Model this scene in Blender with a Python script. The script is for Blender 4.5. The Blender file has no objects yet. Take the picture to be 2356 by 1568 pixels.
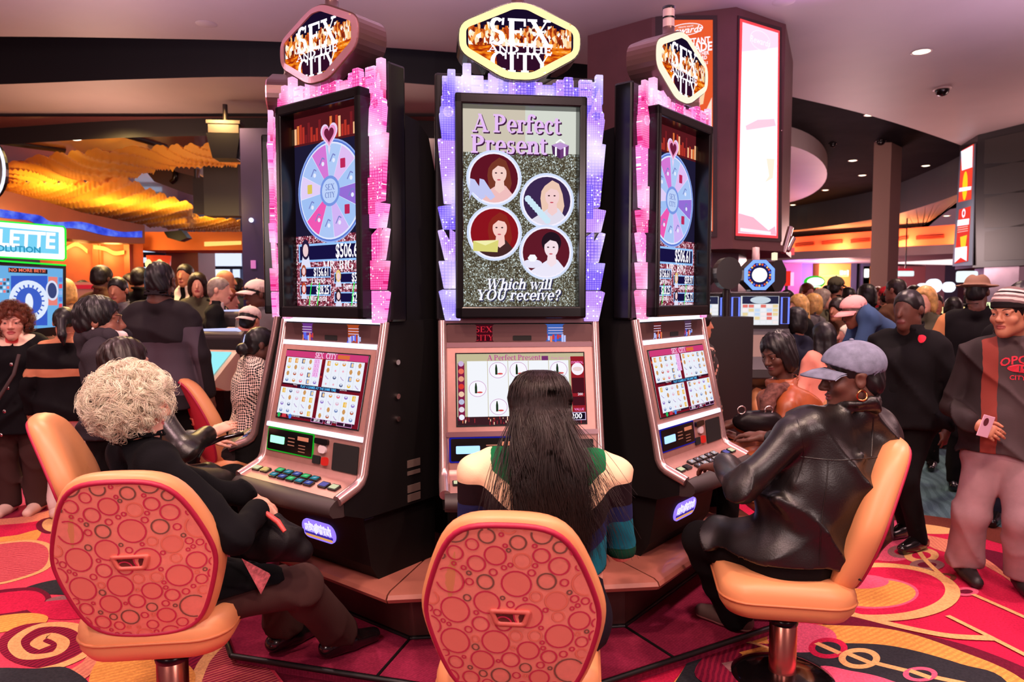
import bpy, bmesh, math, random
import numpy as np
from mathutils import Vector, Matrix

PI = math.pi
scene = bpy.context.scene
C = scene.collection
# ---------------------------------------------------------------- camera
F_PX, PITCH, EYE = 1650.0, math.atan(104 / 1650.0), 1.6
cam_data = bpy.data.cameras.new('camera')
cam = bpy.data.objects.new('camera', cam_data)
C.objects.link(cam)
cam.location = (0, 0, EYE)
cam.rotation_euler = (PI / 2 - PITCH, 0, 0)
cam_data.sensor_width = 36.0
cam_data.lens = F_PX / 2356 * 36.0
cam_data.clip_end = 200
cam_data.dof.use_dof = True
cam_data.dof.focus_distance = 2.9
cam_data.dof.aperture_fstop = 4.0
scene.camera = cam
# ---------------------------------------------------------------- colour management, world
vs = scene.view_settings
vs.view_transform = 'Standard'
vs.look = 'None'
vs.gamma = 1.0
vs.use_curve_mapping = False
vs.exposure = 0.0
scene.cycles.use_denoising = True
scene.cycles.sample_clamp_indirect = 4.0
scene.cycles.max_bounces = 5
scene.cycles.diffuse_bounces = 3
scene.cycles.glossy_bounces = 2
scene.cycles.transmission_bounces = 3
scene.cycles.caustics_reflective = False
scene.cycles.caustics_refractive = False
world = bpy.data.worlds.new('casino_ambient')
scene.world = world
world.use_nodes = True
bg = world.node_tree.nodes['Background']
bg.inputs[0].default_value = (0.52, 0.23, 0.29, 1)
bg.inputs[1].default_value = 0.36

def add_lamp(kind, name, loc, energy, color, size=0.3, aim=None, spot=1.2, blend=0.6):
	d = bpy.data.lights.new(name, kind)
	d.energy = energy
	d.color = color
	if kind == 'AREA':
		d.shape = 'DISK'
		d.size = size
	elif kind == 'SPOT':
		d.shadow_soft_size = size
		d.spot_size = spot
		d.spot_blend = blend
	else:
		d.shadow_soft_size = size
	o = bpy.data.objects.new(name, d)
	C.objects.link(o)
	o.location = loc
	if aim is not None:
		o.rotation_euler = (Vector(aim) - Vector(loc)).to_track_quat('-Z', 'Y').to_euler()
	return o

WARM, ROSE, PURP = (1.0, 0.70, 0.54), (1.0, 0.60, 0.62), (0.75, 0.32, 1.0)
H_CEIL = 4.2
# recessed ceiling downlights over the playing area and the hall
for x, y, e, col, aim in ((-1.3, 1.2, 260, WARM, (-1.3, 2.3, 0.4)), (0.2, 1.0, 220, WARM, (0.1, 2.2, 0.4)),
                          (1.9, 1.6, 280, WARM, (1.5, 2.9, 0.4)), (-3.0, 2.6, 300, ROSE, (-2.8, 3.2, 0)),
                          (3.2, 3.4, 320, ROSE, (2.7, 3.9, 0.2)), (1.0, -0.4, 220, ROSE, (0.4, 2.4, 0.2)),
                          (-1.6, 0.0, 200, ROSE, (-1.0, 2.6, 0.3)), (-2.6, 5.4, 220, WARM, (-2.2, 5.0, 0.4)),
                          (2.4, 5.6, 260, WARM, (2.5, 5.2, 0.4)), (4.4, 7.6, 320, WARM, (4.3, 7.4, 0.3)),
                          (-3.4, 6.7, 240, WARM, (-3.4, 7.6, 0.3)), (6.5, 12.0, 500, WARM, (6.4, 11.8, 0.3))):
	add_lamp('SPOT', 'downlight_beam', (x, y, H_CEIL - 0.06), e, col, 0.10, aim, 1.9, 0.8)
# added fill lights without fixtures: broad soft light at head height and above
for x, y, z, e, col, r in ((-2.2, -1.2, 2.5, 210, (1.0, .76, .72), .6), (2.4, -1.2, 2.5, 210, (1.0, .76, .72), .6), (-5.5, 4.0, 2.6, 70, (1.0, .62, .6), .6),
                           (5.6, 4.4, 2.6, 80, (1.0, .6, .6), .6), (-5.0, 9.0, 2.9, 80, (1.0, .62, .45), .6), (8.0, 9.5, 2.8, 110, (1.0, .6, .55), .6),
                           (3.0, 15.0, 2.9, 130, (1.0, .58, .55), .6), (9.0, 20.0, 2.8, 240, (1.0, .55, .6), .6), (-2.0, 14.0, 2.6, 120, (1.0, .6, .5), .6),
                           (-5.0, 20.0, 2.6, 260, (.8, .85, 1.0), .6), (12.0, 27.0, 2.4, 260, (1.0, .5, .8), .6), (6.0, 12.6, 2.4, 120, (1.0, .72, .7), .5)):
	add_lamp('POINT', 'hall_fill_light', (x, y, z), e, col, r)
add_lamp('SPOT', 'column_top_lamp', (2.75, 5.75, 3.45), 220, PURP, .1, (2.55, 5.6, 4.2), 2.2, .9)
# added uplights with no fixtures, put in to tint the ceiling lilac
for x, y, z, e in ((-0.1, 4.4, 2.75, 300), (-3.2, 5.2, 2.5, 150), (4.6, 5.6, 2.6, 170), (2.4, 3.0, 2.7, 130), (-0.4, 2.2, 2.8, 120)):
	add_lamp('SPOT', 'added_uplight', (x, y, z), e, (0.86, 0.66, 1.0), .3, (x, y, 4.2), 2.9, .8)

# ---------------------------------------------------------------- helpers: pixels to points
def ray(px, py):
	cx, cz = (px - 1178.0) / F_PX, (784.0 - py) / F_PX
	return np.array((cx, math.cos(PITCH) + cz * math.sin(PITCH), -math.sin(PITCH) + cz * math.cos(PITCH)))

def at(px, py, Y):
	d = ray(px, py)
	return np.array((0, 0, EYE)) + d * (Y / d[1])

def atz(px, py, z=0.0):
	d = ray(px, py)
	return np.array((0, 0, EYE)) + d * ((z - EYE) / d[2])

# ---------------------------------------------------------------- materials
def lin(c):
	out = []
	for v in c[:3]:
		v = v / 255.0
		out.append(v / 12.92 if v <= 0.04045 else ((v + 0.055) / 1.055) ** 2.4)
	return (out[0], out[1], out[2], 1.0)

MATS = {}

def mat(name, rgb, rough=0.6, metal=0.0, emit=None, estr=1.0, bump=0.0, bscale=200.0, spec=0.5, coat=0.0,
		var=0.0, vscale=8.0, sheen=0.0, alpha=1.0, trans=0.0, bdist=0.01):
	"""one procedural Principled material: base colour (sRGB 0-255), optional noise variation and bump"""
	if name in MATS:
		return MATS[name]
	m = bpy.data.materials.new(name)
	MATS[name] = m
	m.use_nodes = True
	nt = m.node_tree
	p = nt.nodes['Principled BSDF']
	p.inputs['Base Color'].default_value = lin(rgb)
	p.inputs['Roughness'].default_value = rough
	p.inputs['Metallic'].default_value = metal
	p.inputs['Specular IOR Level'].default_value = spec
	p.inputs['Coat Weight'].default_value = coat
	p.inputs['Sheen Weight'].default_value = sheen
	p.inputs['Transmission Weight'].default_value = trans
	if emit is not None:
		p.inputs['Emission Color'].default_value = lin(emit)
		p.inputs['Emission Strength'].default_value = estr
	if var or bump:
		tc = nt.nodes.new('ShaderNodeTexCoord')
	if var:
		n = nt.nodes.new('ShaderNodeTexNoise')
		n.inputs['Scale'].default_value = vscale
		n.inputs['Detail'].default_value = 5
		nt.links.new(tc.outputs['Object'], n.inputs['Vector'])
		r = nt.nodes.new('ShaderNodeValToRGB')
		a, b = lin(rgb), lin(rgb)
		r.color_ramp.elements[0].position = 0.3
		r.color_ramp.elements[1].position = 0.72
		r.color_ramp.elements[0].color = tuple(v * (1 - var) for v in a[:3]) + (1,)
		r.color_ramp.elements[1].color = tuple(min(1, v * (1 + var)) for v in b[:3]) + (1,)
		nt.links.new(n.outputs['Fac'], r.inputs['Fac'])
		nt.links.new(r.outputs['Color'], p.inputs['Base Color'])
	if bump:
		n2 = nt.nodes.new('ShaderNodeTexNoise')
		n2.inputs['Scale'].default_value = bscale
		n2.inputs['Detail'].default_value = 4
		nt.links.new(tc.outputs['Object'], n2.inputs['Vector'])
		bp = nt.nodes.new('ShaderNodeBump')
		bp.inputs['Strength'].default_value = bump
		bp.inputs['Distance'].default_value = bdist
		nt.links.new(n2.outputs['Fac'], bp.inputs['Height'])
		nt.links.new(bp.outputs['Normal'], p.inputs['Normal'])
	return m

def glow(name, rgb, strength=1.0):
	"""a surface that gives off light: screen pixels, lamp lenses, lit letters"""
	if name in MATS:
		return MATS[name]
	m = bpy.data.materials.new(name)
	MATS[name] = m
	m.use_nodes = True
	nt = m.node_tree
	nt.nodes.clear()
	o = nt.nodes.new('ShaderNodeOutputMaterial')
	e = nt.nodes.new('ShaderNodeEmission')
	e.inputs[0].default_value = lin(rgb)
	e.inputs[1].default_value = strength
	nt.links.new(e.outputs[0], o.inputs[0])
	return m

def glow_tex(name, kind, stops, scale=10.0, strength=1.0, stretch=(1, 1, 1), coord='Object', detail=3.0, brick=None):
	"""an emitting screen picture made of a noise / voronoi / brick texture through a colour ramp"""
	if name in MATS:
		return MATS[name]
	m = bpy.data.materials.new(name)
	MATS[name] = m
	m.use_nodes = True
	nt = m.node_tree
	nt.nodes.clear()
	o = nt.nodes.new('ShaderNodeOutputMaterial')
	e = nt.nodes.new('ShaderNodeEmission')
	e.inputs[1].default_value = strength
	tc = nt.nodes.new('ShaderNodeTexCoord')
	mp = nt.nodes.new('ShaderNodeMapping')
	mp.inputs['Scale'].default_value = stretch
	nt.links.new(tc.outputs[coord], mp.inputs['Vector'])
	r = nt.nodes.new('ShaderNodeValToRGB')
	cr = r.color_ramp
	while len(cr.elements) < len(stops):
		cr.elements.new(0.5)
	for el, (pos, c) in zip(cr.elements, stops):
		el.position = pos
		el.color = lin(c)
	if kind == 'noise':
		t = nt.nodes.new('ShaderNodeTexNoise')
		t.inputs['Detail'].default_value = detail
		out = t.outputs['Fac']
	elif kind == 'cells':
		t = nt.nodes.new('ShaderNodeTexVoronoi')
		sx = nt.nodes.new('ShaderNodeSeparateColor')
		nt.links.new(t.outputs['Color'], sx.inputs['Color'])
		out = sx.outputs[0]
	t.inputs['Scale'].default_value = scale
	nt.links.new(mp.outputs['Vector'], t.inputs['Vector'])
	nt.links.new(out, r.inputs['Fac'])
	nt.links.new(r.outputs['Color'], e.inputs[0])
	nt.links.new(e.outputs[0], o.inputs[0])
	return m

# ---------------------------------------------------------------- objects
def tag(o, label=None, cat=None, group=None, kind=None):
	for k, v in (('label', label), ('category', cat), ('group', group), ('kind', kind)):
		if v:
			o[k] = v
	return o

def empty(name, loc, rz=0.0, label=None, cat=None, group=None):
	o = bpy.data.objects.new(name, None)
	o.empty_display_size = 0.1
	C.objects.link(o)
	o.location = loc
	o.rotation_euler = (0, 0, rz)
	return tag(o, label, cat, group)

def mesh_obj(name, v, f, mats, parent=None, loc=(0, 0, 0), rz=0.0, mi=None, smooth=False, sharp=None):
	me = bpy.data.meshes.new(name)
	if isinstance(v, np.ndarray) and isinstance(f, np.ndarray):
		n, k = f.shape
		me.vertices.add(len(v))
		me.vertices.foreach_set('co', np.ascontiguousarray(v, dtype=np.float32).ravel())
		me.loops.add(n * k)
		me.loops.foreach_set('vertex_index', np.ascontiguousarray(f, dtype=np.int32).ravel())
		me.polygons.add(n)
		me.polygons.foreach_set('loop_start', np.arange(0, n * k, k, dtype=np.int32))
		me.update(calc_edges=True)
	else:
		me.from_pydata([tuple(p) for p in v], [], f)
	if mi is not None:
		me.polygons.foreach_set('material_index', np.asarray(mi, dtype=np.int32))
	if smooth is True:
		me.polygons.foreach_set('use_smooth', np.ones(len(me.polygons), dtype=bool))
	elif smooth is not False:
		me.polygons.foreach_set('use_smooth', np.asarray(smooth, dtype=bool))
	for m in (mats if isinstance(mats, (list, tuple)) else [mats]):
		me.materials.append(m)
	me.update()
	o = bpy.data.objects.new(name, me)
	C.objects.link(o)
	if parent is not None:
		o.parent = parent
	o.location = loc
	o.rotation_euler = (0, 0, rz)
	return o

def text_mesh(s, size=1.0, bold=0.0, align='CENTER', space=1.0, sx=1.0):
	"""outline of a line of lettering as flat geometry in the XY plane"""
	cu = bpy.data.curves.new('lettering', 'FONT')
	cu.body = s
	cu.size = size
	cu.offset = bold
	cu.align_x = align
	cu.align_y = 'CENTER'
	cu.space_character = space
	cu.resolution_u = 2
	ob = bpy.data.objects.new('lettering', cu)
	me = ob.to_mesh()
	v = [(p.co.x * sx, p.co.y) for p in me.vertices]
	f = [tuple(p.vertices) for p in me.polygons]
	ob.to_mesh_clear()
	bpy.data.objects.remove(ob)
	bpy.data.curves.remove(cu)
	return v, f

class MB:
	"""collects shapes; build() links them as ONE mesh object"""

	def __init__(s):
		s.v, s.f, s.m, s.s = [], [], [], []

	def add(s, v, f, m=0, sm=False):
		n = len(s.v)
		s.v.extend([tuple(map(float, p)) for p in v])
		s.f.extend([tuple(i + n for i in q) for q in f])
		s.m.extend([m] * len(f))
		s.s.extend([sm] * len(f))
		return s

	def box(s, c, d, m=0, R=None):
		hx, hy, hz = d[0] / 2, d[1] / 2, d[2] / 2
		p = [(x, y, z) for x in (-hx, hx) for y in (-hy, hy) for z in (-hz, hz)]
		if R is not None:
			p = [tuple(R @ Vector(q)) for q in p]
		p = [(q[0] + c[0], q[1] + c[1], q[2] + c[2]) for q in p]
		return s.add(p, [(0, 1, 3, 2), (4, 6, 7, 5), (0, 4, 5, 1), (2, 3, 7, 6), (0, 2, 6, 4), (1, 5, 7, 3)], m)

	def prism(s, poly, lo, hi, axis='x', m=0, sm=False):
		"""extrude a 2D outline along an axis: x:(y,z) y:(x,z) z:(x,y)"""
		def pt(a, b, c):
			return {'x': (c, a, b), 'y': (a, c, b), 'z': (a, b, c)}[axis]
		n = len(poly)
		v = [pt(a, b, lo) for a, b in poly] + [pt(a, b, hi) for a, b in poly]
		n0 = len(s.f)
		s.add(v, [(i, (i + 1) % n, n + (i + 1) % n, n + i) for i in range(n)], m, sm)
		s.add(v, [tuple(range(n))[::-1], tuple(range(n, 2 * n))], m)
		return s

	def quad(s, a, b, c, d, m=0):
		return s.add([a, b, c, d], [(0, 1, 2, 3)], m)

	def poly(s, pts, m=0):
		return s.add(pts, [tuple(range(len(pts)))], m)

	def tube(s, path, r, n=8, m=0, closed=False, cap=True, sm=True):
		path = [Vector(p) for p in path]
		rs = r if isinstance(r, (list, tuple)) else [r] * len(path)
		k = len(path)
		v, up = [], None
		for i, p in enumerate(path):
			if closed:
				t = path[(i + 1) % k] - path[i - 1]
			else:
				t = path[min(i + 1, k - 1)] - path[max(i - 1, 0)]
			t.normalize()
			if up is None:
				up = Vector((0, 0, 1)) if abs(t.z) < 0.9 else Vector((1, 0, 0))
			a = t.cross(up)
			if a.length < 1e-6:
				a = t.orthogonal()
			a.normalize()
			b = a.cross(t).normalized()
			up = b
			for j in range(n):
				an = 2 * PI * j / n
				v.append(p + a * (math.cos(an) * rs[i]) + b * (math.sin(an) * rs[i]))
		f = []
		for i in range(k if closed else k - 1):
			i2 = (i + 1) % k
			for j in range(n):
				j2 = (j + 1) % n
				f.append((i * n + j, i * n + j2, i2 * n + j2, i2 * n + j))
		s.add(v, f, m, sm)
		if cap and not closed:
			s.add(v, [tuple(range(n))[::-1], tuple(range((k - 1) * n, k * n))], m)
		return s

	def lathe(s, prof, n=24, m=0, c=(0, 0, 0), sm=True, a0=0.0, a1=2 * PI):
		full = abs(a1 - a0 - 2 * PI) < 1e-6
		cols = n if full else n + 1
		v = []
		for j in range(cols):
			an = a0 + (a1 - a0) * j / n
			for r, z in prof:
				v.append((c[0] + r * math.cos(an), c[1] + r * math.sin(an), c[2] + z))
		k = len(prof)
		f = []
		for j in range(n):
			j2 = (j + 1) % cols
			for i in range(k - 1):
				f.append((j * k + i, j2 * k + i, j2 * k + i + 1, j * k + i + 1))
		return s.add(v, f, m, sm)

	def ell(s, c, r, n=12, m=0, k=8):
		prof = [(max(1e-5, math.cos(-PI / 2 + PI * i / k)), math.sin(-PI / 2 + PI * i / k)) for i in range(k + 1)]
		v = []
		for j in range(n):
			an = 2 * PI * j / n
			for a, z in prof:
				v.append((c[0] + r[0] * a * math.cos(an), c[1] + r[1] * a * math.sin(an), c[2] + r[2] * z))
		q = k + 1
		f = [(j * q + i, (j + 1) % n * q + i, (j + 1) % n * q + i + 1, j * q + i + 1) for j in range(n) for i in range(k)]
		return s.add(v, f, m, True)

	def text(s, txt, O, U, V, size, m=0, bold=0.0, align='CENTER', space=1.0, sx=1.0, skew=0.0):
		"""lettering laid on the plane through O spanned by unit vectors U (reading) and V (up)"""
		tv, tf = text_mesh(txt, size, bold, align, space, sx)
		O, U, V = Vector(O), Vector(U), Vector(V)
		return s.add([O + U * (x + skew * y) + V * y for x, y in tv], tf, m)

	def build(s, name, mats, parent=None, loc=(0, 0, 0), rz=0.0, bevel=0.0, seg=2, sub=0, angle=0.6, weld=False, smooth_all=False):
		o = mesh_obj(name, s.v, s.f, mats, parent, loc, rz, s.m, True if smooth_all else s.s)
		if weld or smooth_all:
			bm = bmesh.new()
			bm.from_mesh(o.data)
			bmesh.ops.remove_doubles(bm, verts=bm.verts, dist=1e-5)
			bmesh.ops.recalc_face_normals(bm, faces=bm.faces)
			for e in bm.edges:
				if len(e.link_faces) == 2 and e.calc_face_angle(0) > 0.7:
					e.smooth = False
			bm.to_mesh(o.data)
			bm.free()
		if bevel:
			b = o.modifiers.new('bevel', 'BEVEL')
			b.width = bevel
			b.segments = seg
			b.limit_method = 'ANGLE'
			b.angle_limit = angle
			b.harden_normals = False
		if sub:
			b = o.modifiers.new('subsurf', 'SUBSURF')
			b.levels = b.render_levels = sub
		return o

def rrect(w, h, r, n=5, cx=0.0, cy=0.0):
	out = []
	for sx, sy, a in ((1, -1, -PI / 2), (1, 1, 0), (-1, 1, PI / 2), (-1, -1, PI)):
		for i in range(n + 1):
			t = a + PI / 2 * i / n
			out.append((cx + sx * (w / 2 - r) + r * math.cos(t), cy + sy * (h / 2 - r) + r * math.sin(t)))
	return out

def round_poly(pts, r, n=4):
	"""round the corners of a closed outline"""
	out, k = [], len(pts)
	for i in range(k):
		a, b, c = Vector(pts[i - 1]), Vector(pts[i]), Vector(pts[(i + 1) % k])
		d1, d2 = (a - b), (c - b)
		rr = min(r, d1.length * 0.45, d2.length * 0.45)
		p, q = b + d1.normalized() * rr, b + d2.normalized() * rr
		for j in range(n + 1):
			t = j / n
			out.append(tuple(p * (1 - t) ** 2 + b * 2 * t * (1 - t) + q * t ** 2))
	return out

# serif lettering built from stems, hairlines, bowls and slab serifs (em units, cap height 0.72)
def _bar(x0, y0, x1, y1, w):
	d = Vector((x1 - x0, y1 - y0))
	if abs(y1 - y0) > 1e-6:
		return [(x0 - w / 2, y0), (x0 + w / 2, y0), (x1 + w / 2, y1), (x1 - w / 2, y1)]
	return [(x0, y0 - w / 2), (x1, y0 - w / 2), (x1, y0 + w / 2), (x0, y0 + w / 2)]

def _ring(cx, cy, rx, ry, a0, a1, tx, ty, n=14):
	out = []
	for i in range(n):
		a, b = math.radians(a0 + (a1 - a0) * i / n), math.radians(a0 + (a1 - a0) * (i + 1) / n)
		o1, o2 = (cx + rx * math.cos(a), cy + ry * math.sin(a)), (cx + rx * math.cos(b), cy + ry * math.sin(b))
		i1, i2 = (cx + (rx - tx) * math.cos(a), cy + (ry - ty) * math.sin(a)), (cx + (rx - tx) * math.cos(b), cy + (ry - ty) * math.sin(b))
		out.append([i1, o1, o2, i2])
	return out

def _sf(x, y, w):
	return _bar(x - w / 2, y, x + w / 2, y, 0.05)

def _st(x, y0, y1, lo=0.26, hi=0.0, w=0.13):
	r = [_bar(x, y0, x, y1, w)]
	if lo:
		r.append(_sf(x, y0 + 0.025, lo))
	if hi:
		r.append(_sf(x - (0.04 if hi < 0.2 else 0), y1 - 0.025, hi))
	return r

GLYPH = {
	'A': (0.72, [_bar(.08, 0, .36, .72, .06), _bar(.34, .72, .62, 0, .15), _bar(.16, .24, .52, .24, .05), _sf(.09, .025, .22), _sf(.61, .025, .27)]),
	'P': (0.62, _st(.15, 0, .72, .28, .28) + _ring(.24, .52, .33, .2, -90, 90, .14, .05) + [_bar(.15, .695, .26, .695, .05), _bar(.15, .345, .26, .345, .05)]),
	'W': (1.0, [_bar(.12, .72, .3, 0, .14), _bar(.3, 0, .48, .72, .055), _bar(.46, .72, .66, 0, .14), _bar(.66, 0, .86, .72, .055), _sf(.12, .695, .26), _sf(.86, .695, .22)]),
	'Y': (0.68, [_bar(.1, .72, .34, .32, .15), _bar(.58, .72, .34, .32, .055), _sf(.11, .695, .26), _sf(.58, .695, .2)] + _st(.34, 0, .36, .28)),
	'O': (0.74, _ring(.37, .36, .34, .38, 0, 360, .14, .05, 24)),
	'U': (0.72, _st(.17, .24, .72, 0, .28) + _st(.56, .24, .72, 0, .22, .07) + _ring(.345, .26, .245, .28, 180, 360, .12, .06)),
	'S': (0.54, _ring(.27, .535, .2, .195, 40, 270, .11, .06) + _ring(.27, .19, .22, .2, -140, 90, .12, .06) + [_bar(.43, .55, .45, .72, .04), _bar(.07, .02, .09, .2, .04)]),
	'E': (0.62, _st(.15, 0, .72, .2, .2) + [_bar(.1, .695, .54, .695, .05), _bar(.1, .025, .56, .025, .05), _bar(.15, .37, .42, .37, .05), _bar(.53, .53, .53, .72, .04), _bar(.55, 0, .55, .2, .04), _bar(.42, .28, .42, .46, .04)]),
	'X': (0.72, [_bar(.12, .72, .58, 0, .15), _bar(.56, .72, .12, 0, .055), _sf(.13, .695, .26), _sf(.56, .695, .2), _sf(.12, .025, .2), _sf(.58, .025, .27)]),
	'N': (0.76, [_bar(.14, 0, .14, .72, .06), _bar(.14, .72, .6, 0, .15), _bar(.6, 0, .6, .72, .06), _sf(.12, .695, .22), _sf(.14, .025, .2), _sf(.6, .695, .2)]),
	'D': (0.72, _st(.15, 0, .72, .2, .2) + _ring(.24, .36, .42, .36, -90, 90, .15, .05)),
	'T': (0.66, _st(.33, 0, .72, .28) + [_bar(.04, .695, .62, .695, .05), _bar(.05, .52, .05, .72, .04), _bar(.61, .52, .61, .72, .04)]),
	'H': (0.8, _st(.15, 0, .72, .28, .28) + _st(.63, 0, .72, .28, .28) + [_bar(.15, .37, .63, .37, .05)]),
	'C': (0.68, _ring(.38, .36, .34, .38, 45, 315, .15, .05, 20) + [_bar(.62, .48, .62, .72, .05)]),
	'I': (0.36, _st(.18, 0, .72, .28, .28)),
	'M': (0.9, [_bar(.14, 0, .14, .72, .055), _bar(.16, .72, .43, 0, .13), _bar(.43, 0, .7, .72, .05)] + _st(.74, 0, .72, .26, .2) + [_sf(.14, .025, .2), _sf(.14, .695, .2)]),
	'R': (0.7, _st(.15, 0, .72, .28, .28) + _ring(.24, .54, .32, .18, -90, 90, .14, .05) + [_bar(.15, .695, .26, .695, .05), _bar(.32, .36, .6, 0, .14), _sf(.6, .025, .22)]),
	'B': (0.66, _st(.15, 0, .72, .2, .2) + _ring(.24, .54, .29, .18, -90, 90, .13, .05) + _ring(.24, .19, .34, .19, -90, 90, .14, .05)),
	'G': (0.72, _ring(.38, .36, .34, .38, 45, 330, .15, .05, 20) + [_bar(.62, .0, .62, .32, .12), _sf(.6, .32, .24), _bar(.62, .5, .62, .72, .05)]),
	'e': (0.5, _ring(.26, .25, .23, .27, 0, 320, .12, .045, 18) + [_bar(.1, .25, .48, .25, .045)]),
	'r': (0.44, _st(.13, 0, .5, .26, .16, .12) + _ring(.27, .36, .15, .15, 40, 170, .05, .06) + _ring(.36, .42, .06, .06, 0, 360, .05, .05, 8)),
	'f': (0.36, _st(.14, 0, .6, .26, 0, .12) + _ring(.26, .6, .18, .16, 30, 180, .12, .06) + [_bar(.02, .475, .34, .475, .05)] + _ring(.38, .67, .06, .06, 0, 360, .05, .05, 8)),
	'c': (0.46, _ring(.25, .25, .22, .27, 50, 320, .12, .045, 16) + _ring(.37, .4, .06, .06, 0, 360, .05, .05, 8)),
	't': (0.36, [_bar(.15, .1, .15, .62, .12), _bar(.02, .475, .33, .475, .05)] + _ring(.24, .13, .15, .15, 180, 320, .11, .05)),
	's': (0.42, _ring(.2, .37, .15, .14, 40, 270, .09, .045) + _ring(.2, .13, .17, .15, -140, 90, .1, .045) + [_bar(.32, .38, .33, .5, .035), _bar(.05, .01, .06, .14, .035)]),
	'n': (0.56, _st(.13, 0, .5, .24, .16, .12) + _st(.43, 0, .34, .22, 0, .12) + _ring(.31, .32, .18, .19, 0, 160, .12, .06)),
	'h': (0.56, _st(.13, 0, .74, .24, .16, .12) + _st(.43, 0, .34, .22, 0, .12) + _ring(.31, .32, .18, .19, 0, 160, .12, .06)),
	'i': (0.28, _st(.14, 0, .5, .24, .16, .12) + _ring(.14, .66, .075, .075, 0, 360, .07, .07, 10)),
	'l': (0.28, _st(.14, 0, .74, .24, .16, .12)),
	'w': (0.76, [_bar(.1, .5, .24, 0, .11), _bar(.24, 0, .38, .5, .05), _bar(.36, .5, .52, 0, .11), _bar(.52, 0, .66, .5, .05), _sf(.1, .475, .22), _sf(.66, .475, .16)]),
	'v': (0.52, [_bar(.1, .5, .27, 0, .12), _bar(.27, 0, .44, .5, .05), _sf(.1, .475, .22), _sf(.44, .475, .16)]),
	'a': (0.5, _ring(.2, .14, .16, .16, 0, 360, .1, .05) + [_bar(.36, 0, .36, .36, .11), _sf(.4, .025, .14)] + _ring(.24, .34, .17, .17, 10, 150, .1, .06)),
	'd': (0.56, _ring(.24, .25, .21, .27, 0, 360, .11, .05, 16) + _st(.42, 0, .74, 0, .16, .12) + [_sf(.46, .025, .14)]),
	'm': (0.84, _st(.13, 0, .5, .24, .16, .12) + _st(.42, 0, .34, .2, 0, .12) + _st(.71, 0, .34, .2, 0, .12) + _ring(.3, .32, .18, .19, 0, 160, .12, .06) + _ring(.59, .32, .18, .19, 0, 160, .12, .06)),
	'o': (0.52, _ring(.26, .25, .23, .27, 0, 360, .12, .045, 18)),
	'?': (0.46, _ring(.22, .53, .19, .2, -60, 190, .12, .06) + [_bar(.22, .2, .25, .36, .08)] + _ring(.22, .06, .075, .075, 0, 360, .07, .07, 10)),
	'.': (0.24, _ring(.11, .06, .075, .075, 0, 360, .07, .07, 10)),
	' ': (0.26, []),
}

def serif(mb, txt, O, U, V, size, m=0, width=None, skew=0.0, align='CENTER', fat=0.0, lift=None):
	"""serif lettering; width fixes the overall length of the line"""
	total = sum(GLYPH[c][0] for c in txt) or 1.0
	kx = (width / total) if width else size
	x = {'CENTER': -total * kx / 2, 'LEFT': 0.0, 'RIGHT': -total * kx}[align]
	O, U, V = Vector(O), Vector(U), Vector(V)
	for c in txt:
		adv, polys = GLYPH[c]
		for k, p in enumerate(polys):
			if fat:
				gx, gy = sum(q[0] for q in p) / len(p), sum(q[1] for q in p) / len(p)
				p = [(q[0] + math.copysign(fat, q[0] - gx), q[1] + math.copysign(fat, q[1] - gy)) for q in p]
			mb.add([O + U * (x + kx * (a + skew * b)) + V * (size * b) for a, b in p], [tuple(range(len(p)))], m)
		x += adv * kx
	return mb

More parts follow.
